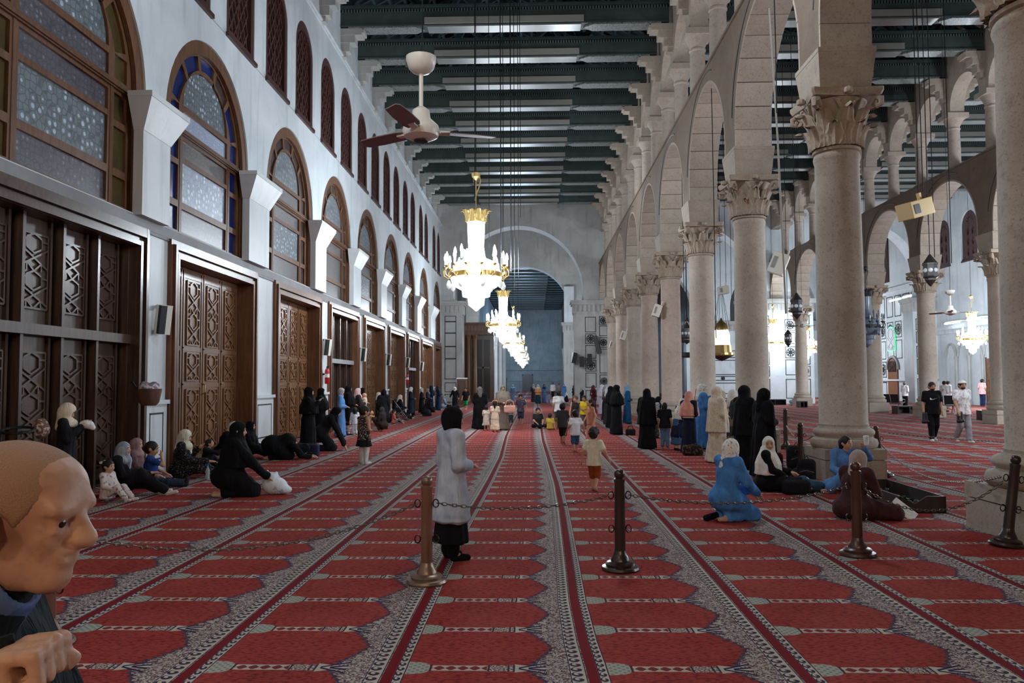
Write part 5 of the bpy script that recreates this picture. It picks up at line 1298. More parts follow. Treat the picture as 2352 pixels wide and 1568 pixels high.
# ---- boys and girls in the nave
kid(.955, 12.88, -22, 1.02, 'small boy in cream T-shirt and rust shorts walking past the dark rope post', lin(226, 218, 196), lin(140, 66, 30), 'out', 'walk', 'shorts', 'short', M_HAIRB, 'curly', sk=SK, a=.9)
kid(1.014, 19.8, 20, 1.07, 'toddler in white T-shirt and blue denim shorts walking away', lin(226, 226, 228), lin(58, 84, 118), 'out', 'walk2', 'shorts', 'short', M_HAIR, 'short', a=.6)
kid(.80, 22.5, -15, 1.18, 'boy in charcoal T-shirt and black shorts walking away', lin(62, 62, 66), lin(34, 34, 38), 'swing', 'walk', 'shorts', sk=SK3)
kid(.906, 29.8, 12, 1.42, 'tall boy in white T-shirt and green shorts walking away', lin(226, 226, 224), lin(32, 92, 62), 'down', 'walk2', 'shorts', a=.8, adult=True)
kid(1.53, 29.77, 165, 1.24, 'curly haired girl in dark vest over white looking up', lin(54, 48, 46), lin(70, 64, 60), 'swing', 'walk', 'trousers', 'none', mottled('chestnut_hair', lin(120, 84, 56), lin(90, 60, 40), 20, .5), 'curly', sk=SK)
kid(1.9, 30.4, 165, 1.25, 'girl in yellow top half hidden behind the curly haired girl', lin(222, 190, 56), lin(104, 96, 88), 'front', None, 'trousers')
t, J, h = kid(1.654, 23.3, 110, 1.27, 'girl in a long sparkly dusty-pink dress', lin(196, 128, 106), lin(196, 128, 106), 'swing', None, 'dress', 'none', M_HAIRB, 'pony', hy=-10, hp=15, sk=SK, bmat=cloth_print(lin(196, 128, 106), lin(238, 210, 196), 60, .66), hem=.06)
kid(-.56, 33.26, 180, 1.26, 'boy in dark printed T-shirt walking towards the camera', lin(66, 62, 70), lin(44, 48, 60), 'out', 'walk', 'shorts', sk=SK3, tmat=cloth_print(lin(62, 58, 68), lin(110, 106, 112), 30, .62), a=.5)
def sit_kid(x, y, yaw, H, label, top, bottom, legdir=1, hairm=None, sk=SK2, lean=0, hy=0, foot=None, cross=False, hs='short', tmat=None, sleeve='short', hp=0):
    t = person(x, y, yaw, label); h = min(hv(x, y), .02); J = base_pose(H*1.0, True); dz = J['pel'][2]-.085*H
    for n in list(J):
        if isinstance(J[n], np.ndarray): J[n] = J[n]-np.array((0, 0, dz))
    for n in ('che', 'nek', 'hd', 'shL', 'shR', 'elL', 'elR', 'wrL', 'wrR'): J[n] = J[n]+np.array((0, lean*H*(J[n][2]/H), 0))
    for s, n in ((-1, 'L'), (1, 'R')):
        if cross: J['kn'+n] = np.array((s*.2, .2, .09))*H; J['an'+n] = np.array((-s*.05, .2, .04))*H; J['toe'+n] = np.array((-s*.12, .24, .03))*H
        else: J['kn'+n] = np.array((s*.07, .22, .2 if legdir else .06))*H; J['an'+n] = np.array((s*.07, .38 if legdir else .44, .04))*H; J['toe'+n] = np.array((s*.085, .45 if legdir else .46, .03 if legdir else .11))*H
        J['el'+n] = J['sh'+n]+np.array((s*.03, .05, -.15))*H; J['wr'+n] = J['sh'+n]+np.array((s*-.02, .2, -.22))*H
    J['hy'] = hy; J['hp'] = hp
    return t, J, h
def finish_kid(t, J, h, top, bottom, hairm=None, sk=SK2, foot=None, hs='short', tmat=None, sleeve='short', bmat=None):
    body_sd(J, h).build('body', sk, h, t); eyes(t, J, h); hair(t, J, h, hairm, hs); trousers(t, J, h, bmat or cloth(bottom), 'an', .85); shirt(t, J, h, tmat or cloth(top), sleeve)
    if foot: shoes(t, J, h, foot)
q = sit_kid(.14, 30.2, 195, 1.3, 'boy in black sitting cross-legged on the carpet beside the toddler in yellow', 0, 0, cross=True); finish_kid(*q, lin(46, 44, 46), BLK2, sk=SK)
q = sit_kid(.58, 29.4, -10, 1.0, 'toddler in mustard yellow sitting on the carpet with its back turned', 0, 0, legdir=0)
q[1]['wrR'] = np.array((.2, -.02, .04)); q[1]['elR'] = np.array((.16, -.02, .17)); finish_kid(*q, lin(196, 166, 70), lin(150, 130, 80))
# group of women and children left of the centre line
t, J, h = robed(-2.03, 29.95, 10, 1.58, 'broad woman in black robe and grey hood seen from behind, in the nave', BLACK, lin(104, 98, 92), 'front', 'short', w=1.35, hy=-50, folds=(.08, 13))
t, J, h = robed(-1.14, 29.2, 190, 1.64, 'woman in taupe hooded robe with a pink handbag', lin(122, 110, 98), lin(132, 120, 106), 'front', 'waist', w=1.1, flare=.9)
skirt(t, J, h, cloth(lin(206, 122, 104)), .03, .86, (.06, 9), 'coral_skirt')
bg_ = thing('handbag', 'pink handbag hanging from the arm of the woman in taupe', 'bag', (-.88, 28.86, .78), RAD(10)); SD().box((0, 0, 0), (.21, .07, .13), .04).build('bag_body', cloth(lin(226, 170, 152)), .02, bg_); MB().tube([(-.16, 0, .1), (-.12, 0, .28), (0, 0, .34), (.12, 0, .28), (.16, 0, .1)], .014, 6).build('strap', cloth(lin(226, 170, 152)), bg_)
t, J, h = kid(-1.38, 28.1, -5, 1.12, 'girl in long cream dress with bow at the back and a coloured hair band', lin(226, 204, 178), lin(222, 198, 170), 'front', None, 'dress', 'short', M_HAIR, 'pony', bmat=cloth_print(lin(224, 202, 176), lin(204, 172, 146), 20, .55), hem=.07)
R_ = J['hr']; MB().tube([(J['hd'][0]+R_*cos(a)*.9, J['hd'][1]-.02+R_*.2, J['hd'][2]+R_*(.2+sin(a)*.9)) for a in np.linspace(.2, pi-.2, 9)], .02, 6).build('hair_band', cloth(lin(236, 150, 80)), t)
kid(-1.75, 29.0, 20, .92, 'small child in pale tunic beside the cream dress', lin(206, 190, 172), lin(196, 180, 160), 'front', None, 'dress', hem=.2)
kid(-.98, 33.6, 185, .92, 'toddler in grey striped top and dark trousers beside the handbag', 0, lin(48, 62, 66), 'down', None, 'trousers', tmat=cloth_stripe(lin(150, 146, 138), lin(92, 92, 92), 14))
kid(-2.0, 33.0, 120, .95, 'child in black between the black robe and the hooded woman', BLK2, BLK2, 'front', None, 'trousers')
# far walkers
robed(-1.95, 73.6, 160, 1.5, 'far woman in pale blue robe left of the centre line', lin(96, 134, 166), lin(120, 156, 186), 'down', w=1.0)
t, J, h = robed(.33, 64.4, 180, 1.55, 'far woman in orange top, white scarf and teal skirt', lin(226, 160, 100), WHITE, 'front', hem=.5); skirt(t, J, h, cloth(lin(20, 70, 76)), .02, 1.05)
robed(-.05, 70, 200, 1.56, 'far woman in dark robe left of the orange top', lin(52, 54, 62), lin(172, 180, 188), 'front')
robed(.84, 67, 190, 1.55, 'far woman in blue robe right of the orange top', lin(84, 120, 168), lin(40, 56, 88), 'front')
kid(1.2, 63.6, 190, .9, 'far small child by the woman in blue', lin(130, 150, 180), lin(110, 130, 160), 'down', None, 'trousers')
kid(2.05, 86.7, 170, 1.68, 'far man in white shirt and black trousers', WHITE, BLK2, 'down', 'walk', 'trousers', 'long', adult=True)
kid(2.76, 88, 190, 1.6, 'far man in tan shirt beside the white shirt', lin(176, 150, 130), lin(60, 60, 70), 'down', None, 'trousers', 'long', adult=True)
robed(3.0, 80.5, 180, 1.55, 'far woman in blue robe by the right transept pier', lin(62, 98, 140), lin(56, 88, 126), 'down', w=1.2)
robed(3.32, 66.6, 100, 1.45, 'two far women in black by the right pier, the left one', BLACK, BLACK, 'front'); robed(3.62, 60.6, 120, 1.32, 'far woman in black with a light grey scarf by the right pier', BLK2, lin(150, 150, 154), 'front')
# ---- row of women along the near arcade
robed(3.35, 45.3, -60, 1.55, 'woman in maroon robe at the far end of the right hand row', lin(74, 30, 40), lin(96, 50, 58), 'front'); robed(3.6, 42.5, -70, 1.6, 'woman with lilac-white scarf in the right hand row', lin(206, 196, 212), lin(222, 214, 222), 'front', 'waist')
robed(3.55, 39.5, -75, 1.56, 'woman with white scarf and black robe in the right hand row', BLK2, lin(206, 208, 212), 'front'); robed(3.2, 36, -75, 1.56, 'woman with grey scarf in the right hand row', lin(38, 38, 42), lin(150, 150, 156), 'front')
robed(3.0, 32.7, -70, 1.53, 'woman with pale scarf and charcoal robe in the right hand row', lin(46, 44, 46), lin(182, 182, 186), 'front'); robed(2.88, 30.2, -75, 1.58, 'woman all in black behind the foremost of the right hand row', BLACK, BLACK, 'front', 'waist')
robed(2.73, 26.6, -70, 1.64, 'foremost woman in black of the right hand row', BLACK, BLACK, 'front', 'waist', w=1.1, folds=(.05, 9)); robed(3.9, 33.6, -80, 1.6, 'woman in teal blue coat beside the right hand row', lin(32, 82, 122), lin(120, 150, 172), 'front')
bgx = thing('handbag', 'black handbag on the carpet beside the foremost woman in black', 'bag', (3.15, 26.3, 0)); SD().box((0, 0, .1), (.16, .1, .1), .04).build('bag_body', cloth(BLK2), .02, bgx); MB().tube([(-.1, 0, .18), (-.06, 0, .3), (.06, 0, .3), (.1, 0, .18)], .012, 6).build('strap', cloth(BLK2), bgx)
t, J, h = robed(2.95, 21.0, -40, 1.56, 'woman in long black cape standing with her back turned near the fourth column', BLACK, BLACK, 'down', 'long', w=1.15, face=False)
t, J, h = robed(3.72, 24.9, -90, 1.28, 'woman bending in black-and-white striped top holding a child in pink', 0, BLACK, 'carry', 'short', lean=.25, mat=cloth_stripe(lin(206, 202, 198), BLK2, 17, 2), hem=.5, hp=-25); skirt(t, J, h, FLORAL_K, .04, 1.0)
kid(4.35, 27.5, 90, .95, 'toddler in pink held by the woman in stripes', lin(214, 176, 196), lin(206, 170, 190), 'front', None, 'trousers', hs='long', hairm=mottled('fair_hair', lin(140, 112, 96), lin(112, 88, 76), 20))
kid(3.41, 21.0, -20, 1.2, 'girl in black top, faded jeans and long dark hair', BLK2, lin(92, 116, 144), 'down', None, 'trousers', 'short', M_HAIR, 'long', adult=True)
t, J, h = robed(3.62, 20.4, -70, 1.3, 'woman in navy with pale patterned scarf bending over a bag', NAVY, 0, 'carry', 'waist', lean=.3, smat=FLORAL_W, hem=.3, hp=-30); skirt(t, J, h, cloth(lin(62, 92, 124)), .12, .95)
t, J, h = robed(3.79, 19.7, -50, 1.5, 'woman in peach scarf and navy dress in the near row', lin(24, 28, 46), lin(206, 142, 128), 'front', 'waist'); s = SD(); s.prof([(.57*1.5, .115*1.5, .09*1.5, 0, 0), (.6*1.5, .113*1.5, .088*1.5, 0, 0)], (0, 0), 0); s.build('belt', cloth(WHITE), .016, t)
robed(4.6, 22.3, -80, 1.6, 'woman in terracotta scarf hidden behind the blue cape', lin(60, 44, 44), lin(176, 104, 92), 'front')
robed(4.36, 20.9, -85, 1.68, 'woman in bright blue cape and white spotted scarf holding her hand to her mouth', BLUE_R, 0, 'up', 'short', smat=FLORAL_W, w=1.05, slr=1.4, hp=-18)
robed(4.75, 20.4, -90, 1.5, 'woman in deep blue with beige scarf between the blue cape and the beige khimar', lin(22, 52, 140), lin(202, 190, 174), 'front', 'short')
t, J, h = robed(3.95, 17.4, -70, 1.63, 'woman in long beige prayer khimar and skirt', lin(206, 190, 172), 0, 'front', 'long', smat=cloth_print(lin(208, 192, 172), lin(186, 166, 146), 50, .55, 'beige_khimar'), w=1.1, hy=-20, flare=1.12)
t, J, h = robed(4.56, 18.5, -75, 1.55, 'woman in white scarf, dark green top and tan plaid skirt', lin(54, 66, 62), lin(220, 214, 206), 'front', 'short', hem=.46); skirt(t, J, h, cloth_stripe(lin(150, 126, 98), lin(98, 84, 70), 34, 0, .55), .02, 1.05)
robed(4.2, 16.1, -60, 1.66, 'tall woman in long black khimar beside the plaid skirt', BLACK, BLACK, 'front', 'long', w=1.1, face=False, hy=-20)
robed(4.2, 14.75, -75, 1.61, 'woman in black robe with crossed arms, foremost of the right hand standing group', BLACK, BLACK, 'front', 'short', w=1.3, smat=cloth_print(BLACK, lin(70, 66, 66), 30, .64), slr=1.25, hp=-14)
# ---- women along the left wall
robed(-5.58, 19.6, -75, 1.65, 'woman in long black chador nearest on the left wall', BLACK, BLACK, 'up', 'waist', w=1.15, folds=(.06, 9)); robed(-6.35, 23.6, -75, 1.6, 'second woman in black chador on the left wall', BLACK, BLACK, 'front', 'waist', w=1.1)
robed(-6.3, 25.85, -80, 1.58, 'woman in sky blue dress and light grey scarf by the left wall', LBLUE, lin(176, 170, 172), 'front', 'wrap', hp=-20)
t, J, h = robed(-6.3, 26.9, -75, 1.66, 'tall woman in black over a floral skirt by the glazed door', BLACK, BLACK, 'front', 'waist', hem=.2, w=1.15); skirt(t, J, h, cloth_print(lin(150, 110, 112), lin(216, 200, 196), 20, .5, 'pink_floral_cloth'), .02, 1.1)
t, J, h = robed(-6.2, 27.9, -60, 1.56, 'woman in pale pink scarf carrying a baby by the glazed door', lin(56, 48, 50), lin(214, 182, 182), 'carry', 'short')
b = thing('person', 'baby in cream held by the woman in the pale pink scarf', 'person', (-5.98, 28.02, 1.1), RAD(90)); s = SD(); s.ell((0, 0, 0), (.09, .09, .17), .03); s.ell((0, 0, .21), (.075, .08, .085), .02); s.cap((.04, .05, -.12), (.06, .15, -.16), .04, .03); s.cap((-.04, .05, -.12), (-.06, .15, -.16), .04, .03); s.cap((.08, 0, .08), (.1, .12, .06), .03, .025); s.cap((-.08, 0, .08), (-.1, .12, .06), .03, .025); s.build('body', SK, .02, b); s = SD(); s.ell((0, 0, 0), (.1, .1, .18), .02); s.build('romper', cloth(lin(222, 206, 186)), .02, b)
kid(-5.98, 26.5, 15, .95, 'toddler in white suit seen from behind by the floral skirt', lin(222, 226, 230), lin(222, 226, 230), 'front', 'walk', 'trousers', 'long', M_HAIR, 'long', a=.4)
t, J, h = kid(-3.68, 17.2, -35, 1.27, 'girl in black tulle dress with white leggings and socks', 0, lin(30, 28, 32), 'front', None, 'dress', 'none', M_HAIR, 'bun', hy=-20, sk=SK, tmat=cloth_print(lin(44, 40, 40), lin(176, 160, 150), 40, .55, 'lace_bodice'), hem=.3); trousers(t, J, h, cloth(lin(214, 210, 208)), 'an', .98, .95, 'leggings'); shoes(t, J, h, cloth(WHITE), 'sock', .2)
robed(-6.9, 31.9, -70, 1.55, 'woman in black coat and hood behind the girl in tulle', BLK2, BLACK, 'front', 'short'); robed(-6.7, 34.2, -60, 1.35, 'woman with cream scarf half hidden by the left wall', BLK2, lin(196, 190, 180), 'front')
t, J, h = robed(-5.69, 30.1, -5, 1.5, 'woman in short black coat and trousers seen from behind', BLK2, BLACK, 'down', 'wrap', hem=.33, w=1.15, face=False); trousers(t, J, h, cloth(BLACK), 'an', .95)
robed(-6.33, 40.8, -75, 1.52, 'woman in navy coat and white scarf along the left wall', lin(34, 44, 66), lin(222, 222, 222), 'front', 'wrap', hem=.12, hp=-25); robed(-6.15, 43.5, -80, 1.45, 'woman in black coat and cream scarf along the left wall', BLK2, lin(206, 200, 192), 'front', 'wrap', hem=.08)
robed(-6.05, 45.2, -80, 1.42, 'woman in grey scarf next to the black coat', lin(52, 56, 66), lin(150, 142, 136), 'front', 'short'); robed(-6.4, 49.5, -70, 1.58, 'woman in dark blue robe far along the left wall', lin(22, 40, 66), lin(22, 38, 60), 'front', 'waist'); robed(-6.0, 49.8, -70, 1.55, 'woman in dark blue robe holding a child far along the left wall', lin(28, 46, 72), lin(60, 58, 64), 'carry', 'short')
robed(-5.13, 51.7, 160, 1.45, 'woman in black robe and white scarf walking before the left pier', BLK2, WHITE, 'out', 'wrap', legk='walk'); kid(-4.35, 50.8, 170, 1.46, 'boy in black T-shirt and green shorts before the left pier', BLK2, lin(40, 150, 90), 'swing', 'walk', 'shorts', sk=SK)
# ------------------------------------------------------------------ seated, kneeling and crouching people
UP = ('che', 'nek', 'hd', 'shL', 'shR', 'elL', 'elR', 'wrL', 'wrR')
def sit_pose(H, kind='sit', lean=0.0, pz=None):
    J = base_pose(H); p0 = {'sit': .095, 'kneel': .19, 'crouch': .17}[kind] if pz is None else pz
    dz = J['pel'][2]-p0*H
    for n in list(J):
        if isinstance(J[n], np.ndarray): J[n] = J[n]-np.array((0, 0, dz))
    for n in UP:
        z = J[n][2]-J['pel'][2]; J[n] = J[n]+np.array((0, lean*z, -.5*lean*lean*z))
    for s, n in ((-1, 'L'), (1, 'R')):
        if kind == 'sit': K, A, T = (s*.09, .22, .14), (s*.09, .40, .035), (s*.11, .46, .05)
        elif kind == 'kneel': K, A, T = (s*.07, .20, .045), (s*.06, -.05, .04), (s*.06, -.13, .025)
        else: K, A, T = (s*.09, .20, .30), (s*.07, .08, .045), (s*.08, .16, .02)
        J['hip'+n] = J['pel']+np.array((s*.05*H, 0, 0)); J['kn'+n] = np.array(K)*H; J['an'+n] = np.array(A)*H; J['toe'+n] = np.array(T)*H
        J['el'+n] = J['sh'+n]+np.array((s*.03, .06, -.16))*H; J['wr'+n] = J['sh'+n]+np.array((-s*.03, .20, -.24))*H
    return J
def seat_robe(t, J, h, mat, fat=1.0, name='robe', spread=1.0, calf=1.0):
    H = J['H']; s = SD(); pe, ch = J['pel'], J['che']; sh = (J['shL']+J['shR'])/2
    s.ell(pe+np.array((0, -.005, -.01))*H, np.array((.135*spread, .12, .10))*H*fat, .05); s.cap(pe, ch, .095*H*fat, .088*H*fat, .06); s.ell(ch+np.array((0, 0, .03*H)), np.array((.118, .088, .1))*H, .05); s.cap(J['shL'], J['shR'], .047*H, .047*H, .04); s.cap(sh, J['nek']-np.array((0, 0, .015*H)), .05*H, .04*H, .03)
    for n in 'LR':
        s.cap(J['hip'+n], J['kn'+n], .085*H*fat, .062*H*fat, .06); s.cap(J['kn'+n], J['an'+n]*.9+J['kn'+n]*.1, .06*H*calf, .048*H*calf, .05)
        s.cap(J['sh'+n], J['el'+n], .047*H, .044*H, .03); s.cap(J['el'+n], J['el'+n]*.14+J['wr'+n]*.86, .043*H, .036*H, .02)
    s.cap(J['knL'], J['knR'], .05*H, .05*H, .06)
    s.cut((0, 0, .004), (0, 0, -1))
    return s.build(name, mat, h, t, wr=.0055)
def seated(x, y, yaw, H, label, rc, sc, kind='sit', lean=0.0, hy=0, hp=-5, scf='short', mat=None, smat=None, sk=SK, mod=None, foot=None, fat=1.0, hairk=None, pz=None, spread=1.0):
    t = person(x, y, yaw, label); h = min(hv(x, y), .02); J = sit_pose(H, kind, lean, pz); J['hy'] = hy; J['hp'] = hp
    if mod: mod(J, H)
    body_sd(J, h).build('body', sk, h, t); eyes(t, J, h); seat_robe(t, J, h, mat or cloth(rc), fat, spread=spread)
    if hairk: hair(t, J, h, M_HAIR, hairk)
    else: scarf(t, J, h, smat or cloth(sc), scf)
    if foot: shoes(t, J, h, foot, 'sock')
    return t, J, h
def V3(*a): return np.array(a, float)
# right foreground group
def m(J, H): J['wrL'] = V3(-.05, .3, .2)*H; J['wrR'] = V3(.05, .3, .2)*H
t, J, h = seated(2.42, 10.2, -62, 1.52, 'woman in bright blue hooded robe and white spotted scarf kneeling on the carpet', BLUE_R, 0, 'kneel', .12, 8, -8, smat=FLORAL_W, fat=1.12, mod=m)
hood = SD(); hood.ell(J['nek']+V3(0, -.095, -.10), (.12, .05, .10), .03); hood.ell(J['nek']+V3(0, -.05, -.03), (.13, .075, .05), .04); hood.build('hood', cloth(BLUE_R), .012, t); t2 = SD(); t2.cap(J['anL']-V3(0, .0, .0), J['toeL']-V3(.0, .06, 0), .045, .04, .02); t2.build('sock', cloth(BLACK), .012, t)
def m(J, H): J['wrR'] = V3(.1, .2, .17)*H; J['wrL'] = V3(-.03, .26, .2)*H; J['anL'] = V3(-.25, .34, .04)*H; J['knL'] = V3(-.2, .2, .1)*H; J['knR'] = V3(.16, .24, .1)*H; J['anR'] = V3(-.02, .3, .04)*H
seated(3.72, 13.0, -110, 1.48, 'older woman in large white scarf and black robe sitting and looking at the camera', BLACK, lin(226, 220, 212), 'sit', .05, -75, -4, 'waist', mod=m, fat=1.1, spread=1.2)
def m(J, H): J['elL'] = V3(-.2, .1, .36)*H; J['wrL'] = V3(-.13, .2, .47)*H; J['wrR'] = V3(.1, .26, .2)*H; J['knR'] = V3(.2, .2, .08)*H; J['anR'] = V3(.34, .18, .035)*H; J['toeR'] = V3(.41, .18, .03)*H; J['knL'] = V3(.08, .24, .16)*H; J['anL'] = V3(.25, .3, .035)*H; J['toeL'] = V3(.32, .3, .03)*H
seated(5.0, 13.0, 172, 1.5, 'girl in denim blue dress sitting against the plinth holding up a white cup', lin(84, 122, 172), 0, 'sit', -.02, 42, 4, mod=m, hairk='pony')
t = thing('paper_cup', 'crinkled white plastic cup raised in front of the denim girl', 'cup', (5.19, 12.67, .76), .3); SD().cap((0, 0, 0), (0, 0, .14), .035, .045, .0).cut((0, 0, .13), (0, 0, 1)).build('cup', cloth(lin(226, 226, 230)), .009, t)
def m(J, H): J['wrR'] = V3(.06, .28, .18)*H; J['wrL'] = V3(-.1, .3, .17)*H; J['knL'] = V3(-.24, .2, .06)*H; J['anL'] = V3(.02, .26, .035)*H; J['knR'] = V3(.26, .2, .06)*H; J['anR'] = V3(-.02, .3, .04)*H
seated(4.05, 10.35, -55, 1.5, 'woman in maroon robe and taupe scarf sitting cross-legged behind the rope post', lin(66, 38, 40), lin(166, 148, 142), 'sit', .22, 0, -30, 'short', mod=m, fat=1.1, spread=1.15)
t = thing('paper_sheet', 'white sheet of paper by the lap of the woman in maroon', 'paper', (4.72, 10.42, .1), RAD(-30)); MB().box(-.16, .16, -.1, .1, -.003, .003).build('sheet', cloth(lin(214, 212, 208)), t, rot=(RAD(30), RAD(38), 0))
# left foreground group
def m(J, H): J['wrR'] = V3(.02, .36, .24)*H; J['wrL'] = V3(-.06, .38, .2)*H; J['anR'] = V3(.05, .52, .04)*H; J['knR'] = V3(.07, .26, .22)*H; J['toeR'] = V3(.06, .62, .03)*H; J['toeL'] = V3(-.1, .52, .03)*H
seated(-6.55, 12.45, -80, 1.45, 'woman in grey-blue striped scarf sitting with one white sock stretched out', BLK2, 0, 'sit', .1, -8, 2, smat=cloth_stripe(lin(140, 150, 162), lin(172, 180, 188), 9, 0, .4), mod=m, foot=cloth(lin(206, 200, 196)))
q = sit_kid(-6.42, 11.9, -100, 1.0, 'little girl in pale floral dress with a white bow, at the left', 0, 0); finish_kid(*q, 0, 0, M_HAIR, SK, hs='bun', tmat=FLORAL_L, sleeve='long', bmat=FLORAL_L, foot=cloth(lin(214, 204, 200)))
J = q[1]; MB().bar(J['hd']+V3(-.05, -.1, .06), J['hd']+V3(.05, -.1, .06), .04, .03).bar(J['hd']+V3(-.06, -.1, .075), J['hd']+V3(.0, -.1, .06), .03, .03).build('hair_bow', cloth(WHITE), q[0])
q = sit_kid(-6.5, 13.4, -70, 1.28, 'boy in blue polo shirt and jeans sitting with his hand at his mouth', 0, 0, legdir=0, hy=-5, hp=-12); q[1]['elR'] = V3(.15, .17, .30)*1.28; q[1]['wrR'] = V3(.05, .14, .40)*1.28; q[1]['hdirR'] = V3(-.25, -.1, .9); finish_kid(*q, lin(40, 64, 130), lin(40, 48, 64), sk=SK2, foot=cloth(lin(40, 40, 44)))
seated(-6.95, 13.72, -80, 1.4, 'woman in mauve scarf half hidden behind the boy in blue', lin(120, 92, 96), lin(156, 124, 124), 'sit', .05)
def m(J, H): J['wrR'] = V3(.12, .36, .2)*H; J['wrL'] = V3(-.02, .22, .36)*H; J['knL'] = V3(-.1, .26, .12)*H
seated(-6.6, 14.75, -75, 1.55, 'woman in cream scarf and black floral dress sitting by the second door', 0, lin(216, 210, 190), 'sit', .12, -5, -22, mat=FLORAL_K, mod=m, fat=1.1)
def m(J, H): J['elR'] = V3(.05, .2, .34)*H; J['wrR'] = V3(-.02, .34, .42)*H
seated(-6.45, 15.6, -85, 1.15, 'girl in black top leaning on the woman in cream, holding up a phone', BLK2, 0, 'sit', .08, 5, 10, mod=m, hairk='short', fat=.9)
t = thing('phone', 'pale phone held up by the girl in the black top', 'phone', (-5.98, 15.62, .56), .4); MB().box(-.04, .04, -.005, .005, 0, .15).build('case', cloth(lin(206, 186, 176)), t); MB().box(-.035, .035, -.007, -.005, .01, .14).build('screen', M_BLK, t)
seated(-6.8, 17.2, -95, 1.5, 'woman in black with white scarf and dark cap stooping by the second door', BLACK, lin(206, 206, 208), 'crouch', .45, 0, -30, 'short', fat=1.0)
def m(J, H): J['wrR'] = V3(.04, .34, .16)*H; J['elR'] = V3(.13, .2, .3)*H
seated(-4.75, 12.35, -70, 1.72, 'woman in black robe kneeling beside a white plastic bag', BLACK, BLACK, 'kneel', .16, -5, -6, 'waist', mod=m, fat=1.25)
def m(J, H):
    J['hd'] = V3(0, .42, .14)*H; J['nek'] = V3(0, .34, .17)*H; J['che'] = V3(0, .2, .24)*H; J['pel'] = V3(0, -.02, .22)*H
    for s, n in ((-1, 'L'), (1, 'R')): J['sh'+n] = V3(s*.1, .3, .18)*H; J['el'+n] = V3(s*.16, .4, .06)*H; J['wr'+n] = V3(s*.1, .52, .04)*H; J['hip'+n] = V3(s*.05, -.02, .2)*H
seated(-6.0, 18.3, -80, 1.62, 'figure in black bowed to the floor by the third door', BLACK, BLACK, 'kneel', 0, 0, -60, mod=m, fat=1.25)
seated(-6.85, 18.75, -85, 1.5, 'woman in black sitting behind the bowed figure', BLACK, BLACK, 'sit', .2, 0, -10, 'waist')
def m(J, H):
    for s, n in ((-1, 'L'), (1, 'R')): J['el'+n] = J['sh'+n]+V3(s*.02, .08, -.16)*H; J['wr'+n] = V3(s*.07, .40, .06)*H
seated(-5.55, 20.6, -80, 1.6, 'woman in black crouching with both hands on the carpet', BLK2, BLACK, 'kneel', .62, 0, -35, 'short', mod=m, pz=.3)
def m(J, H): J['wrR'] = V3(.06, .3, .35)*H; J['wrL'] = V3(-.06, .3, .35)*H
seated(-5.45, 28.8, 75, 1.35, 'woman in dark brown scarf squatting and facing a baby', lin(50, 42, 40), lin(60, 54, 54), 'crouch', .12, 0, 5, mod=m)
b = thing('person', 'baby in orange held up by the squatting woman', 'person', (-5.95, 29.0, .42), RAD(-90)); s = SD(); s.ell((0, 0, 0), (.1, .1, .17), .03); s.ell((0, .01, .23), (.08, .085, .09), .02); s.cap((.05, .04, -.12), (.07, .16, -.2), .045, .035); s.cap((-.05, .04, -.12), (-.07, .16, -.2), .045, .035); s.cap((.09, 0, .1), (.14, .1, .1), .03, .025); s.cap((-.09, 0, .1), (-.14, .1, .1), .03, .025); s.build('body', SK, .02, b); s = SD(); s.ell((0, 0, .02), (.112, .11, .15), .02); s.build('romper', cloth(lin(214, 150, 96)), .02, b); MB().lathe([(.0, .095), (.05, .08), (.083, .02)], 10, (0, -.01, .23), cap=False).build('hair', M_HAIR, b, True)
seated(-6.45, 35.0, -80, 1.5, 'woman in grey-white scarf sitting far along the left wall', BLK2, lin(172, 166, 158), 'sit', .1); q = sit_kid(-6.0, 34.0, -80, 1.0, 'child in coral red shirt sitting by the left wall', 0, 0); finish_kid(*q, lin(206, 84, 76), lin(120, 110, 110))
seated(-6.5, 38.2, -70, 1.5, 'woman in black and cream scarf sitting behind a pushchair', BLK2, lin(206, 196, 180), 'sit', .1, pz=.3); seated(-5.8, 41.8, -70, 1.5, 'figure in black bowed beside the navy coat', BLK2, BLK2, 'kneel', .6, 0, -30)
seated(-6.2, 54.2, -60, 1.5, 'woman in pale blue sitting at the far end of the left wall', lin(130, 144, 160), lin(120, 128, 140), 'sit', .1); q = sit_kid(-5.1, 47.8, 150, 1.0, 'child in black sitting on the carpet before the left pier', 0, 0); finish_kid(*q, BLK2, BLK2)
seated(2.85, 69.5, 100, 1.35, 'far woman in black and white scarf sitting by the right pier', BLACK, lin(206, 206, 210), 'sit', .1)
seated(18.4, 57.6, -100, 1.5, 'man in pale blue shirt bowing beside the blue-white pier', lin(150, 180, 206), 0, 'kneel', .8, 0, -30, hairk='short')
robed(-6.75, 11.35, -70, 1.47, 'woman in cream scarf standing against the first door holding a white cloth', BLK2, lin(220, 206, 184), 'up', 'short', hp=-30)
t = thing('cloth_bundle', 'white cloth in the hands of the woman by the first door', 'cloth', (-6.5, 11.44, 1.17)); SD().ell((0, 0, 0), (.1, .08, .06), .03).cap((0, 0, 0), (.08, .02, -.05), .05, .04, .03).build('cloth', cloth(WHITE), .012, t)
t = thing('child_standin', 'brown floral bundle standing in for the hooded child beside the woman by the first door', 'bag', (-6.9, 11.0, 1.12)); SD().ell((0, 0, 0), (.12, .11, .13), .03).ell((0, 0, .1), (.08, .07, .06), .03).build('bundle', cloth_print(lin(120, 92, 82), lin(196, 172, 160), 26, .55), .014, t)  # simple bundle put in place of the child in the print hood
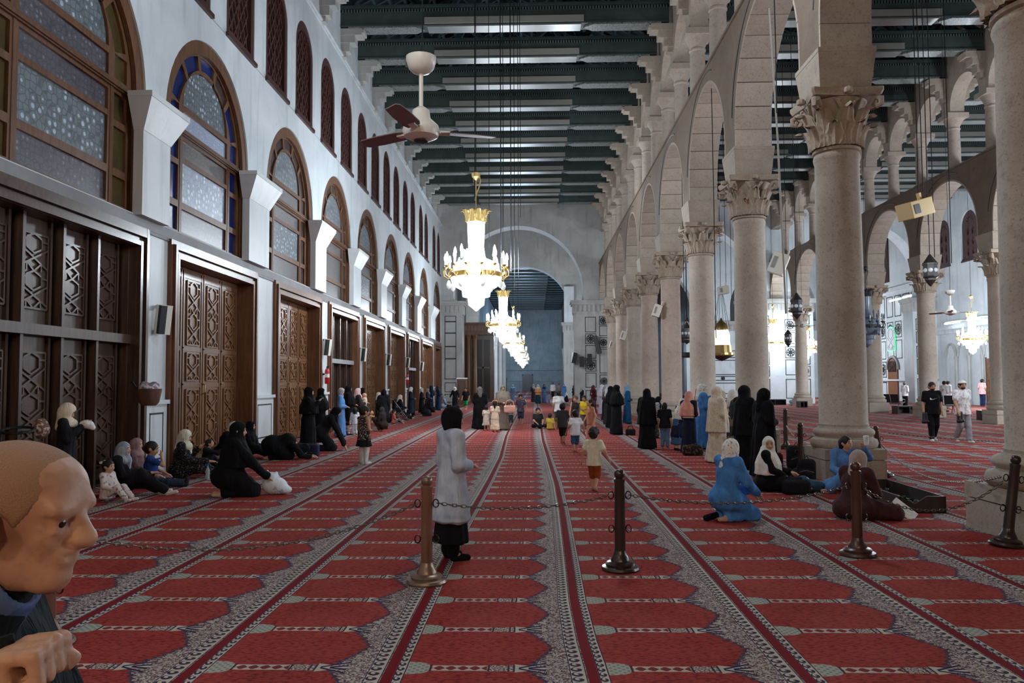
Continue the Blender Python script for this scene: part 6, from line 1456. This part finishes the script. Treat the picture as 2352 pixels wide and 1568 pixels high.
# ---- men in the side aisle
def bearded(J): pass
t, J, h = kid(11.45, 23.3, 172, 1.70, 'man in black T-shirt with white tick logo and black trousers walking towards the camera', BLACK, BLACK, 'down', 'walk2', 'trousers', 'short', hy=10, hp=-8, sk=SK2, adult=True, foot=cloth(lin(206, 204, 204)), a=.9)
bd = SD(); hr = J['hr']; R = rotm(J['hy'], J['hp']); bd.ell(J['hd']+R@(V3(0, .3, -.62)*hr), V3(.56, .56, .42)*hr, .02, rot=R); bd.ell(J['hd']+R@(V3(0, .95, -.35)*hr), V3(.3, .3, .12)*hr, .02, mode='s', rot=R); bd.cut(J['hd']+R@(V3(0, 0, -.3)*hr), R@V3(0, -.2, 1)); bd.build('beard', M_HAIR, .01, t)
from mathutils.bvhtree import BVHTree
def on_front(o, pts, off=.006):
    me = o.data; bv = BVHTree.FromPolygons([v.co[:] for v in me.vertices], [p.vertices[:] for p in me.polygons]); r = []
    for x, z in pts:
        hit = bv.ray_cast(Vector((x, 1.0, z)), Vector((0, -1, 0))); r.append((x, (hit[0].y if hit[0] else .12)+off, z))
    return r
sh_o = next(c for c in t.children if c.name.startswith('shirt'))
def bez(a, b, c, d, n): return [tuple((1-u)**3*V3(*a)+3*u*(1-u)**2*V3(*b)+3*u*u*(1-u)*V3(*c)+u**3*V3(*d)) for u in np.linspace(0, 1, n)]
lo_ = bez((1.0, .42), (.2, .12), (-.55, -.32), (-.78, -.05), 16)[:-1]+bez((-.78, -.05), (-.9, .12), (-.8, .28), (-.66, .42), 6); up_ = bez((1.0, .42), (.3, .16), (-.35, -.06), (-.5, .1), 16)[:-1]+bez((-.5, .1), (-.58, .2), (-.62, .3), (-.66, .42), 6)
cz = J['che'][2]+.035; sw = [(-x*.125, cz+y*.115-.02) for x, y in lo_]+[(-x*.125, cz+y*.115-.02) for x, y in up_]
pv = on_front(sh_o, sw); n_ = len(lo_); mb = MB(); mb.add(pv, [(i, i+1, n_+i+1, n_+i) for i in range(n_-1)]); mb.build('tick_logo', plain('logo_white', lin(232, 232, 234), .6), t)
def carried_shoes(x, y, z, label):
    o = thing('pair_of_shoes', label, 'shoes', (x, y, z), .3)
    for k in (-.04, .04): SD().cap((k, 0, .02), (k, 0, -.2), .042, .05, .03).cap((k, .03, -.22), (k, -.06, -.2), .045, .04, .03).build('shoe', M_BLK, .014, o)
carried_shoes(11.16, 23.15, .78, 'dark shoes carried by the man in the black T-shirt')
t, J, h = kid(12.04, 22.8, 185, 1.74, 'man in white patterned shirt, backwards white cap and grey trousers walking towards the camera', 0, lin(150, 146, 152), 'swing', 'walk', 'trousers', 'short', hy=-5, hp=-3, sk=SK2, adult=True, foot=cloth(lin(206, 200, 196)), tmat=cloth_print(lin(226, 222, 222), lin(192, 180, 184), 16, .56), a=.8)
hr = J['hr']; R = rotm(J['hy'], J['hp']); cp = SD(); cp.ell(J['hd']+R@(V3(0, -.08, .35)*hr), V3(.92, 1.08, .85)*hr, .02, rot=R); cp.cut(J['hd']+R@(V3(0, 0, .38)*hr), R@V3(0, .1, -1)); cp.build('cap', cloth(lin(222, 216, 210)), .01, t)
bd = SD(); bd.ell(J['hd']+R@(V3(0, .3, -.62)*hr), V3(.56, .56, .42)*hr, .02, rot=R); bd.ell(J['hd']+R@(V3(0, .95, -.35)*hr), V3(.3, .3, .12)*hr, .02, mode='s', rot=R); bd.cut(J['hd']+R@(V3(0, 0, -.32)*hr), R@V3(0, -.2, 1)); bd.build('beard', M_HAIRB, .01, t)
carried_shoes(11.86, 22.6, .82, 'dark shoes carried by the man in the white patterned shirt')
kid(23.75, 51.8, -60, 1.66, 'man in white shirt and black trousers standing with folded arms near the black chairs', lin(222, 222, 226), BLACK, 'front', None, 'trousers', 'long', mottled('grey_hair', lin(90, 90, 92), lin(70, 70, 72), 30), adult=True)
robed(22.9, 45.2, -70, 1.72, 'man in long white shirt behind the walking men', lin(214, 216, 218), None, 'front', sk=SK2, hem=.2); kid(24.8, 48.5, -80, 1.72, 'man in white half hidden behind the long white shirt', lin(220, 220, 222), lin(200, 200, 202), 'front', None, 'trousers', 'long', adult=True)
o = [c for c in bpy.data.objects if c.get('label', '').startswith('man in long white shirt')][0]; hair(o, dict(base_pose(1.72), hp=-6), .03)
kid(29.3, 53.0, -70, 1.82, 'man in pink shirt and navy trousers by the qibla wall', lin(230, 178, 178), lin(34, 44, 76), 'front', None, 'trousers', 'short', adult=True, sk=SK2); kid(29.8, 52.6, -70, 1.3, 'child in yellow behind the man in pink', lin(226, 176, 60), lin(60, 60, 70), 'front', None, 'trousers', 'long')
# ---- the man close to the camera at the left edge (profile, shaved head, dark jacket)
t = person(-.85, 1.245, -90, 'man with shaved head and dark jacket very close at the left edge, in profile'); H = 1.70; J = base_pose(H); J['hd'] = V3(0, .035, 1.545); J['nek'] = V3(0, -.02, 1.43); J['hp'] = -7; J['hy'] = 5; J['hr'] = .105
J['che'][1] -= .11; J['pel'][1] -= .12; J['shL'] += V3(.03, -.11, 0); J['shR'] += V3(0, -.10, -.01); J['elR'] = V3(.25, -.04, 1.13); J['wrR'] = V3(.145, .085, 1.285); J['hdirR'] = V3(-.05, .3, .9)
s = body_sd(J, .006, 1.08, hands=False, feet=True); hr = J['hr']; R = rotm(J['hy'], J['hp']); P = lambda x, y, z: J['hd']+R@(V3(x, y, z)*hr)
s.ell(P(0, .1, .5), V3(.7, .8, .5)*hr, .03, rot=R); s.ell(P(0, .74, .28), V3(.5, .13, .12)*hr, .02, rot=R); s.cap(P(0, .84, .12), P(0, 1.07, -.22), .075*hr, .095*hr, .015); s.ell(P(0, 1.06, -.24), V3(.12, .11, .09)*hr, .012, rot=R); s.ell(P(0, .62, -.86), V3(.26, .24, .2)*hr, .03, rot=R)
for sg in (-1, 1):
    s.ell(P(sg*.9, .02, -.1), V3(.11, .25, .36)*hr, .008, rot=R); s.ell(P(sg*1.0, .06, -.06), V3(.09, .13, .21)*hr, .008, mode='s', rot=R); s.ell(P(sg*.86, .1, -.42), V3(.09, .12, .13)*hr, .008, rot=R)
    s.ell(P(sg*.34, .80, .2), V3(.24, .12, .07)*hr, .012, rot=R); s.ell(P(sg*.34, .745, .035), V3(.14, .1, .085)*hr, .004, rot=R); s.ell(P(sg*.34, .78, -.1), V3(.17, .06, .05)*hr, .012, rot=R); s.ell(P(sg*.34, .80, .115), V3(.17, .075, .05)*hr, .006, rot=R); s.ell(P(sg*.66, .42, -.52), V3(.16, .3, .24)*hr, .05, mode='s', rot=R); s.ell(P(sg*.11, 1.0, -.24), V3(.1, .1, .08)*hr, .008, rot=R)
s.ell(P(0, .84, -.44), V3(.24, .1, .06)*hr, .01, rot=R); s.ell(P(0, .82, -.57), V3(.23, .1, .07)*hr, .01, rot=R); s.cap(P(-.25, .88, -.505), P(.25, .88, -.505), .02*hr, .02*hr, .006, mode='s')
# right fist: palm and curled fingers
c = V3(.135, .125, 1.345)
s.cap(J['wrR'], c-V3(0, .02, .03), .03, .036, .02); s.box(c, (.042, .018, .045), .016, .015)
for i, o in enumerate((-.036, -.012, .012, .035)):
    k0 = c+V3(o*.95, .012, .042-.004*abs(i-1)); k1 = k0+V3(0, .036, .004); k2 = k1+V3(0, .006, -.036); k3 = k2+V3(0, -.026, -.006)
    s.cap(k0, k1, .0115, .0108, .008); s.cap(k1, k2, .0108, .0100, .004); s.cap(k2, k3, .0100, .0088, .004)
b0 = c+V3(-.045, -.005, -.01); b1 = b0+V3(-.018, .035, .018); b2 = b1+V3(.022, .03, .004); s.cap(b0, b1, .016, .0135, .01); s.cap(b1, b2, .0135, .0105, .005)
def man_skin():
    M = Mat('weathered_skin', .5, .4); n = M.noise(7, 4); f = M.noise(60, 3); c = M.mix(n.ss(.3, .7), lin(192, 148, 120), lin(166, 122, 100)); c = M.mix(f.ss(.5, .75)*.4, c, lin(134, 100, 84)); M.col(c); M.bump(f, .25, .004); M.b.inputs['Subsurface Weight'].default_value = .03; return M.m
s.build('body', man_skin(), .0058, t)
for sg in (-1, 1): MB().lathe([(.1*hr*cos(q), .1*hr*sin(q)) for q in np.linspace(-1.5, 1.5, 11)], 16, tuple(P(sg*.34, .775, .03)), cap=False).build('eye', M_EYE, t, True)
hs_ = SD(); hs_.ell(P(0, -.08, .13), V3(.785, .965, .935)*hr, .02, rot=R); hs_.ell(P(0, .05, .48), V3(.72, .82, .53)*hr, .03, rot=R); hs_.cut(P(0, .6, .36), R@V3(0, 1, -.62)); hs_.cut(P(0, -.2, -.3), R@V3(0, .35, -1))
for sg in (-1, 1): hs_.ell(P(sg*.85, .1, -.35), V3(.3, .36, .46)*hr, .008, mode='s', rot=R)
def buzz():
    M = Mat('buzz_cut_hair', .7, .2); n = M.noise(420, 2); l = M.noise(9, 3); M.col(M.mix(l.ss(.35, .65), M.mix(n.ss(.3, .7), lin(162, 122, 94), lin(122, 94, 76)), lin(150, 116, 92))); M.bump(n, .4, .004); return M.m
hs_.build('hair', buzz(), .006, t)
shirt(t, J, .009, cloth(lin(24, 30, 34)), 'long', 1.12, 'jacket'); trousers(t, J, .02, cloth(BLK2)); shoes(t, J, .012, cloth(BLK2))
co = SD(); co.cap(J['nek']+V3(0, -.01, -.035), J['nek']+V3(0, .03, .01), .07, .064, .01); co.ell(J['nek']+V3(0, .07, .04), (.05, .06, .06), .01, mode='s'); co.build('collar', cloth(lin(86, 104, 140)), .007, t)
st = thing('bag_strap', 'dark bag strap gripped in the fist of the man at the left edge', 'strap', (0, 0, 0)); MB().tube([(-.74, 1.11, 1.40), (-.728, 1.11, 1.345), (-.735, 1.115, 1.25), (-.78, 1.13, 1.05)], .012, 8).build('strap', cloth(BLK2), st)
# ------------------------------------------------------------------ bags, furniture and other small things on the floor
stanchion(-3.28, 5.35, 'rope post with fluted bronze base behind the man at the left edge', M_POSTL, M_BRZ)
def bag(name, x, y, label, cat, mat, parts, h=.014, rz=0, z=0):
    t = thing(name, label, cat, (x, y, z), rz); s = SD()
    for p in parts: getattr(s, p[0])(*p[1:])
    s.build('bag_body', mat, h, t); return t
WB = bag('plastic_bag', -4.12, 12.62, 'white plastic carrier bag on the carpet beside the kneeling woman in black', 'bag', cloth_print(lin(222, 226, 232), lin(170, 190, 220), 9, .62), [('ell', (0, 0, .13), (.2, .14, .14), .05), ('ell', (-.06, .02, .22), (.12, .1, .12), .05), ('cap', (-.14, 0, .26), (-.12, 0, .36), .035, .02, .04), ('cap', (.0, .03, .26), (.02, .03, .33), .03, .02, .04), ('ell', (.16, -.02, .07), (.12, .1, .07), .05)])
t = thing('water_bottle', 'clear plastic water bottle standing by the woman in cream', 'bottle', (-5.95, 14.45, 0)); M_PET = Mat('clear_plastic', .08, .5).col((.8, .88, .92)); M_PET.b.inputs['Transmission Weight'].default_value = .7; MB().lathe([(.0, 0), (.036, .01), (.038, .16), (.03, .2), (.014, .23), (.014, .25)], 12).build('bottle', M_PET.m, t, True); MB().lathe([(.016, .25), (.016, .27)], 10).build('bottle_cap', plain('blue_cap', lin(60, 110, 190)), t)
t = thing('cardboard_sheet', 'tan cardboard sheet leaning near the second door', 'cardboard', (-6.6, 15.9, 0), .2); MB().box(-.4, .4, -.012, .012, 0, .34).build('sheet', plain('cardboard', lin(150, 126, 104), .9), t, rot=(RAD(-14), 0, 0)); MB().box(-.4, .4, -.016, -.012, .16, .175).build('crease', plain('cardboard_edge', lin(120, 98, 80), .9), t, rot=(RAD(-14), 0, 0))
bag('shoulder_bag', -5.3, 18.95, 'navy nylon bag at the feet of the woman in chador', 'bag', cloth(lin(36, 40, 62)), [('box', (0, 0, .15), (.17, .12, .15), .06, .03), ('cap', (-.1, 0, .3), (.1, 0, .3), .02, .02, .03)])
for x, y, l, s_ in ((5.15, 15.9, 'black backpack standing left of the plinth', 1.1), (4.72, 14.05, 'black rucksack lying against the plinth front', .9), (4.55, 15.35, 'dark brown bag behind the woman in the white scarf', .9)):
    t = bag('backpack', x, y, l, 'backpack', cloth(BLK2 if 'brown' not in l else lin(40, 28, 28)), [('box', (0, 0, .22*s_), (.17*s_, .13*s_, .22*s_), .09*s_, .03), ('ell', (0, -.12*s_, .14*s_), (.13*s_, .06*s_, .11*s_), .03)], rz=random.uniform(-.5, .5))
    MB().tube([(-.05, 0, .42*s_), (0, 0, .5*s_), (.05, 0, .42*s_)], .012, 6).build('handle', M_BLK, t); MB().tube([(-.12, -.16*s_, .2*s_), (0, -.19*s_, .24*s_), (.12, -.16*s_, .2*s_)], .006, 5).build('zip', M_CHROME, t)
bag('shiny_bag', 4.35, 12.75, 'crinkled teal plastic bag between the two seated women', 'bag', Mat('teal_film', .2, .6).col(lin(44, 84, 100)).m, [('ell', (0, 0, .1), (.22, .15, .1), .05), ('ell', (-.12, .02, .17), (.1, .09, .09), .05)])
bag('tote_bag', 4.05, 12.55, 'black bag in front of the woman in the white scarf', 'bag', cloth(BLK2), [('box', (0, 0, .11), (.2, .13, .11), .06, .03), ('cap', (-.1, 0, .22), (.08, 0, .25), .025, .02, .03)])
bag('handbag', 3.75, 19.1, 'brown and black handbag at the feet of the peach scarf', 'bag', cloth_print(lin(40, 30, 28), lin(96, 72, 56), 18, .55), [('box', (0, 0, .12), (.24, .12, .12), .06, .03), ('cap', (-.1, 0, .22), (.1, 0, .27), .02, .02, .03)])
# long wooden shoe tray with shoes
M_TRAY = make_wood('tray_wood', lin(50, 34, 30), lin(34, 24, 22), .5)
t = thing('shoe_tray', 'long dark wooden shoe tray on the carpet right of the woman in maroon', 'tray', (5.12, 10.75, 0), RAD(-2))
MB().box(-.3, .3, 0, 1.9, 0, .03).build('floor_board', M_TRAY, t)
for nm, b in (('side_board', (-.3, -.27, 0, 1.9, 0, .22)), ('side_board', (.27, .3, 0, 1.9, 0, .22)), ('end_board', (-.3, .3, 1.87, 1.9, 0, .22))): MB().box(*b).build(nm, M_TRAY, t)
m_ = MB(); m_.add([(x, y, z) for y in (0, .03) for x, z in ((-.3, 0), (.3, 0), (.3, .22), (.06, .22), (-.1, .12), (-.3, .22))], [(0, 1, 2, 3, 4, 5), (11, 10, 9, 8, 7, 6)]+[(i, i+6, (i+1) % 6+6, (i+1) % 6) for i in range(6)]); m_.build('end_board', M_TRAY, t)
def shoe_pair(x, y, z, rz, label, mat=None):
    o = thing('pair_of_shoes', label, 'shoes', (x, y, z), rz)
    for k in (-.055, .055): SD().cap((k, -.09, .035), (k, .1, .028), .038, .032, .02).cap((k, -.09, .04), (k, -.07, .085), .036, .032, .02).ell((k, -.08, .13), (.026, .035, .04), .01, mode='s').build('shoe', mat or M_BLK, .012, o)
for i, (x, y, r) in enumerate(((5.1, 11.1, .3), (5.22, 11.5, -1.2), (5.05, 11.95, .8), (5.24, 12.3, .1))): shoe_pair(x, y, .03, r, ['pair of black shoes nearest in the shoe tray', 'pair of black shoes second in the shoe tray', 'pair of black shoes third in the shoe tray', 'pair of black shoes at the back of the shoe tray'][i])
# steel bench seats and low boxes of the far aisle
def bench(x, y, rz, label):
    t = thing('bench_seat', label, 'chair', (x, y, 0), rz, 'black steel waiting chairs')
    for k in (-.55, 0, .55):
        MB().box(k-.25, k+.25, -.22, .24, .42, .45).build('seat', M_BLK, t); MB().box(k-.25, k+.25, 0, .03, 0, .5).build('backrest', M_BLK, t, loc=(0, -.22, .46), rot=(RAD(14), 0, 0))
    for k in (-.82, .82):
        MB().tube([(k, -.25, .62), (k, .1, .66), (k, .3, .62), (k, .28, .5), (k, -.1, .42)], .022, 6).build('armrest', M_CHROME, t); MB().tube([(k*.8, -.3, .03), (k*.8, 0, .4), (k*.8, .35, .03)], .028, 6).build('leg', M_CHROME, t)
    MB().box(-.85, .85, -.03, .03, .36, .42).build('rail', M_CHROME, t)
bench(20.9, 47.6, RAD(-60), 'black steel bench seat beside the plinth of the far column'); bench(21.6, 43.2, RAD(-40), 'black steel bench seat behind the walking men')
M_BOXW = make_wood('rack_wood', lin(56, 42, 42), lin(40, 30, 32), .5)
for x, y, w_, rz, l in ((19.6, 42.6, 1.3, .1, 'low dark wooden shoe rack between two far columns'), (20.2, 35.6, 1.3, -.1, 'low dark wooden shoe rack at the foot of the far column at the right'), (17.6, 45.0, .7, 0, 'low dark box at the left of the far plinth'), (17.5, 58.8, 1.6, 0, 'long low maroon box before the blue-white pier'), (17.6, 53.0, .5, .1, 'small dark box glimpsed left of the tall pale column')):
    t = thing('shoe_rack', l, 'rack', (x, y, 0), rz); MB().box(-w_/2, w_/2, -.3, .3, .0, .04).box(-w_/2, w_/2, -.3, .3, .36, .42).build('shelf', M_BOXW, t)
    MB().box(-w_/2, -w_/2+.04, -.3, .3, .04, .36).box(w_/2-.04, w_/2, -.3, .3, .04, .36).box(-w_/2, w_/2, .26, .3, .04, .36).build('side_panel', M_BOXW, t); MB().box(-.02, .02, -.3, .26, .04, .36).build('divider', M_BOXW, t)
t = thing('stone_block', 'small square stone block right of the women in black', 'block', (4.95, 17.2, 0)); MB().box(-.2, .2, -.2, .2, 0, .62).box(-.23, .23, -.23, .23, .62, .72).build('block', M_STONE, t)
t = thing('wooden_kiosk', 'narrow wooden cupboard in front of the left transept pier', 'cupboard', (-5.15, 57, 0)); MB().box(-.35, .35, -.25, .25, 0, 2.0).build('cabinet', M_WOOD, t); MB().box(-.38, .38, -.28, .28, 2.0, 2.08).build('top', M_MARBLE, t); MB().box(-.3, .3, -.27, -.25, .2, 1.9).build('door', M_WOODD, t)
# basket on the first door frame, hoop of the folded pushchair, pushchair
t = thing('wicker_basket', 'woven basket stuffed with crumpled plastic hanging on the first door frame', 'basket', (XL+.34, 14.15, 1.36)); MB().lathe([(.12, 0), (.17, .06), (.21, .26), (.215, .3)], 18, cap=False).lathe([(.0, .0), (.12, 0)], 18, cap=False).build('basket', make_wood('wicker', lin(110, 74, 52), lin(74, 50, 38), .7), t, True)
SD().ell((0, -.03, .3), (.17, .15, .1), .03).ell((.08, .02, .36), (.09, .08, .07), .03).ell((-.09, .0, .37), (.08, .08, .07), .03).build('plastic', cloth_print(lin(206, 198, 204), lin(140, 120, 130), 14, .5), .014, t); MB().tube([(-.2, 0, .28), (-.3, 0, .42), (-.34, 0, .42)], .012, 6).build('hook', M_IRON, t)
t = thing('pushchair', 'black folded pushchair with a round hoop in front of the first door', 'pushchair', (-6.9, 10.5, 0), .3)
MB().tube([(.2*cos(a), .2*sin(a), 1.14+.03*sin(a)) for a in np.linspace(0, 2*pi, 20)[:-1]], .02, 6, closed=True).build('hoop', M_BLK, t); SD().box((0, 0, .78), (.24, .22, .2), .08, .03).build('seat', cloth(BLK2), .02, t)
for x in (-.24, .24): MB().tube([(x, -.2, .1), (x*.9, 0, .65), (x*.8, 0, 1.14)], .02, 6).tube([(x, .25, .1), (x, 0, .65)], .02, 6).build('leg', M_IRON, t); MB().tube([(x, -.2+.09*cos(a), .1+.09*sin(a)) for a in np.linspace(0, 2*pi, 12)[:-1]], .018, 5, closed=True).tube([(x, .25+.09*cos(a), .1+.09*sin(a)) for a in np.linspace(0, 2*pi, 12)[:-1]], .018, 5, closed=True).build('wheel', M_BLK, t)
t = thing('pushchair', 'black pushchair parked by the left wall in front of the women in coats', 'pushchair', (-6.3, 37.0, 0), -1.2); SD().box((0, 0, .5), (.22, .25, .1), .06, .03).box((0, -.2, .75), (.22, .06, .25), .05, .03).build('seat', cloth(BLK2), .025, t); MB().tube([(-.22, -.25, .95), (-.22, -.4, 1.0), (.22, -.4, 1.0), (.22, -.25, .95)], .02, 6).build('handle', M_CHROME, t)
for x in (-.22, .22): MB().tube([(x, -.3, .12), (x, .3, .55)], .018, 6).tube([(x, .35, .12), (x, -.25, .9)], .018, 6).build('leg', M_CHROME, t); MB().tube([(x, -.3+.11*cos(a), .12+.11*sin(a)) for a in np.linspace(0, 2*pi, 12)[:-1]], .02, 5, closed=True).tube([(x, .35+.11*cos(a), .12+.11*sin(a)) for a in np.linspace(0, 2*pi, 12)[:-1]], .02, 5, closed=True).build('wheel', M_BLK, t)
for x, y, l in ((-6.0, 46.8, 'dark bag on the carpet far along the left wall'), (-6.6, 42.6, 'black bag between the coats along the left wall'), (-4.9, 50.0, 'black bag beside the boy in green shorts')): bag('shoulder_bag', x, y, l, 'bag', cloth(BLK2), [('box', (0, 0, .16), (.22, .15, .16), .07, .03), ('cap', (-.1, 0, .3), (.1, 0, .34), .02, .02, .03)], .03)
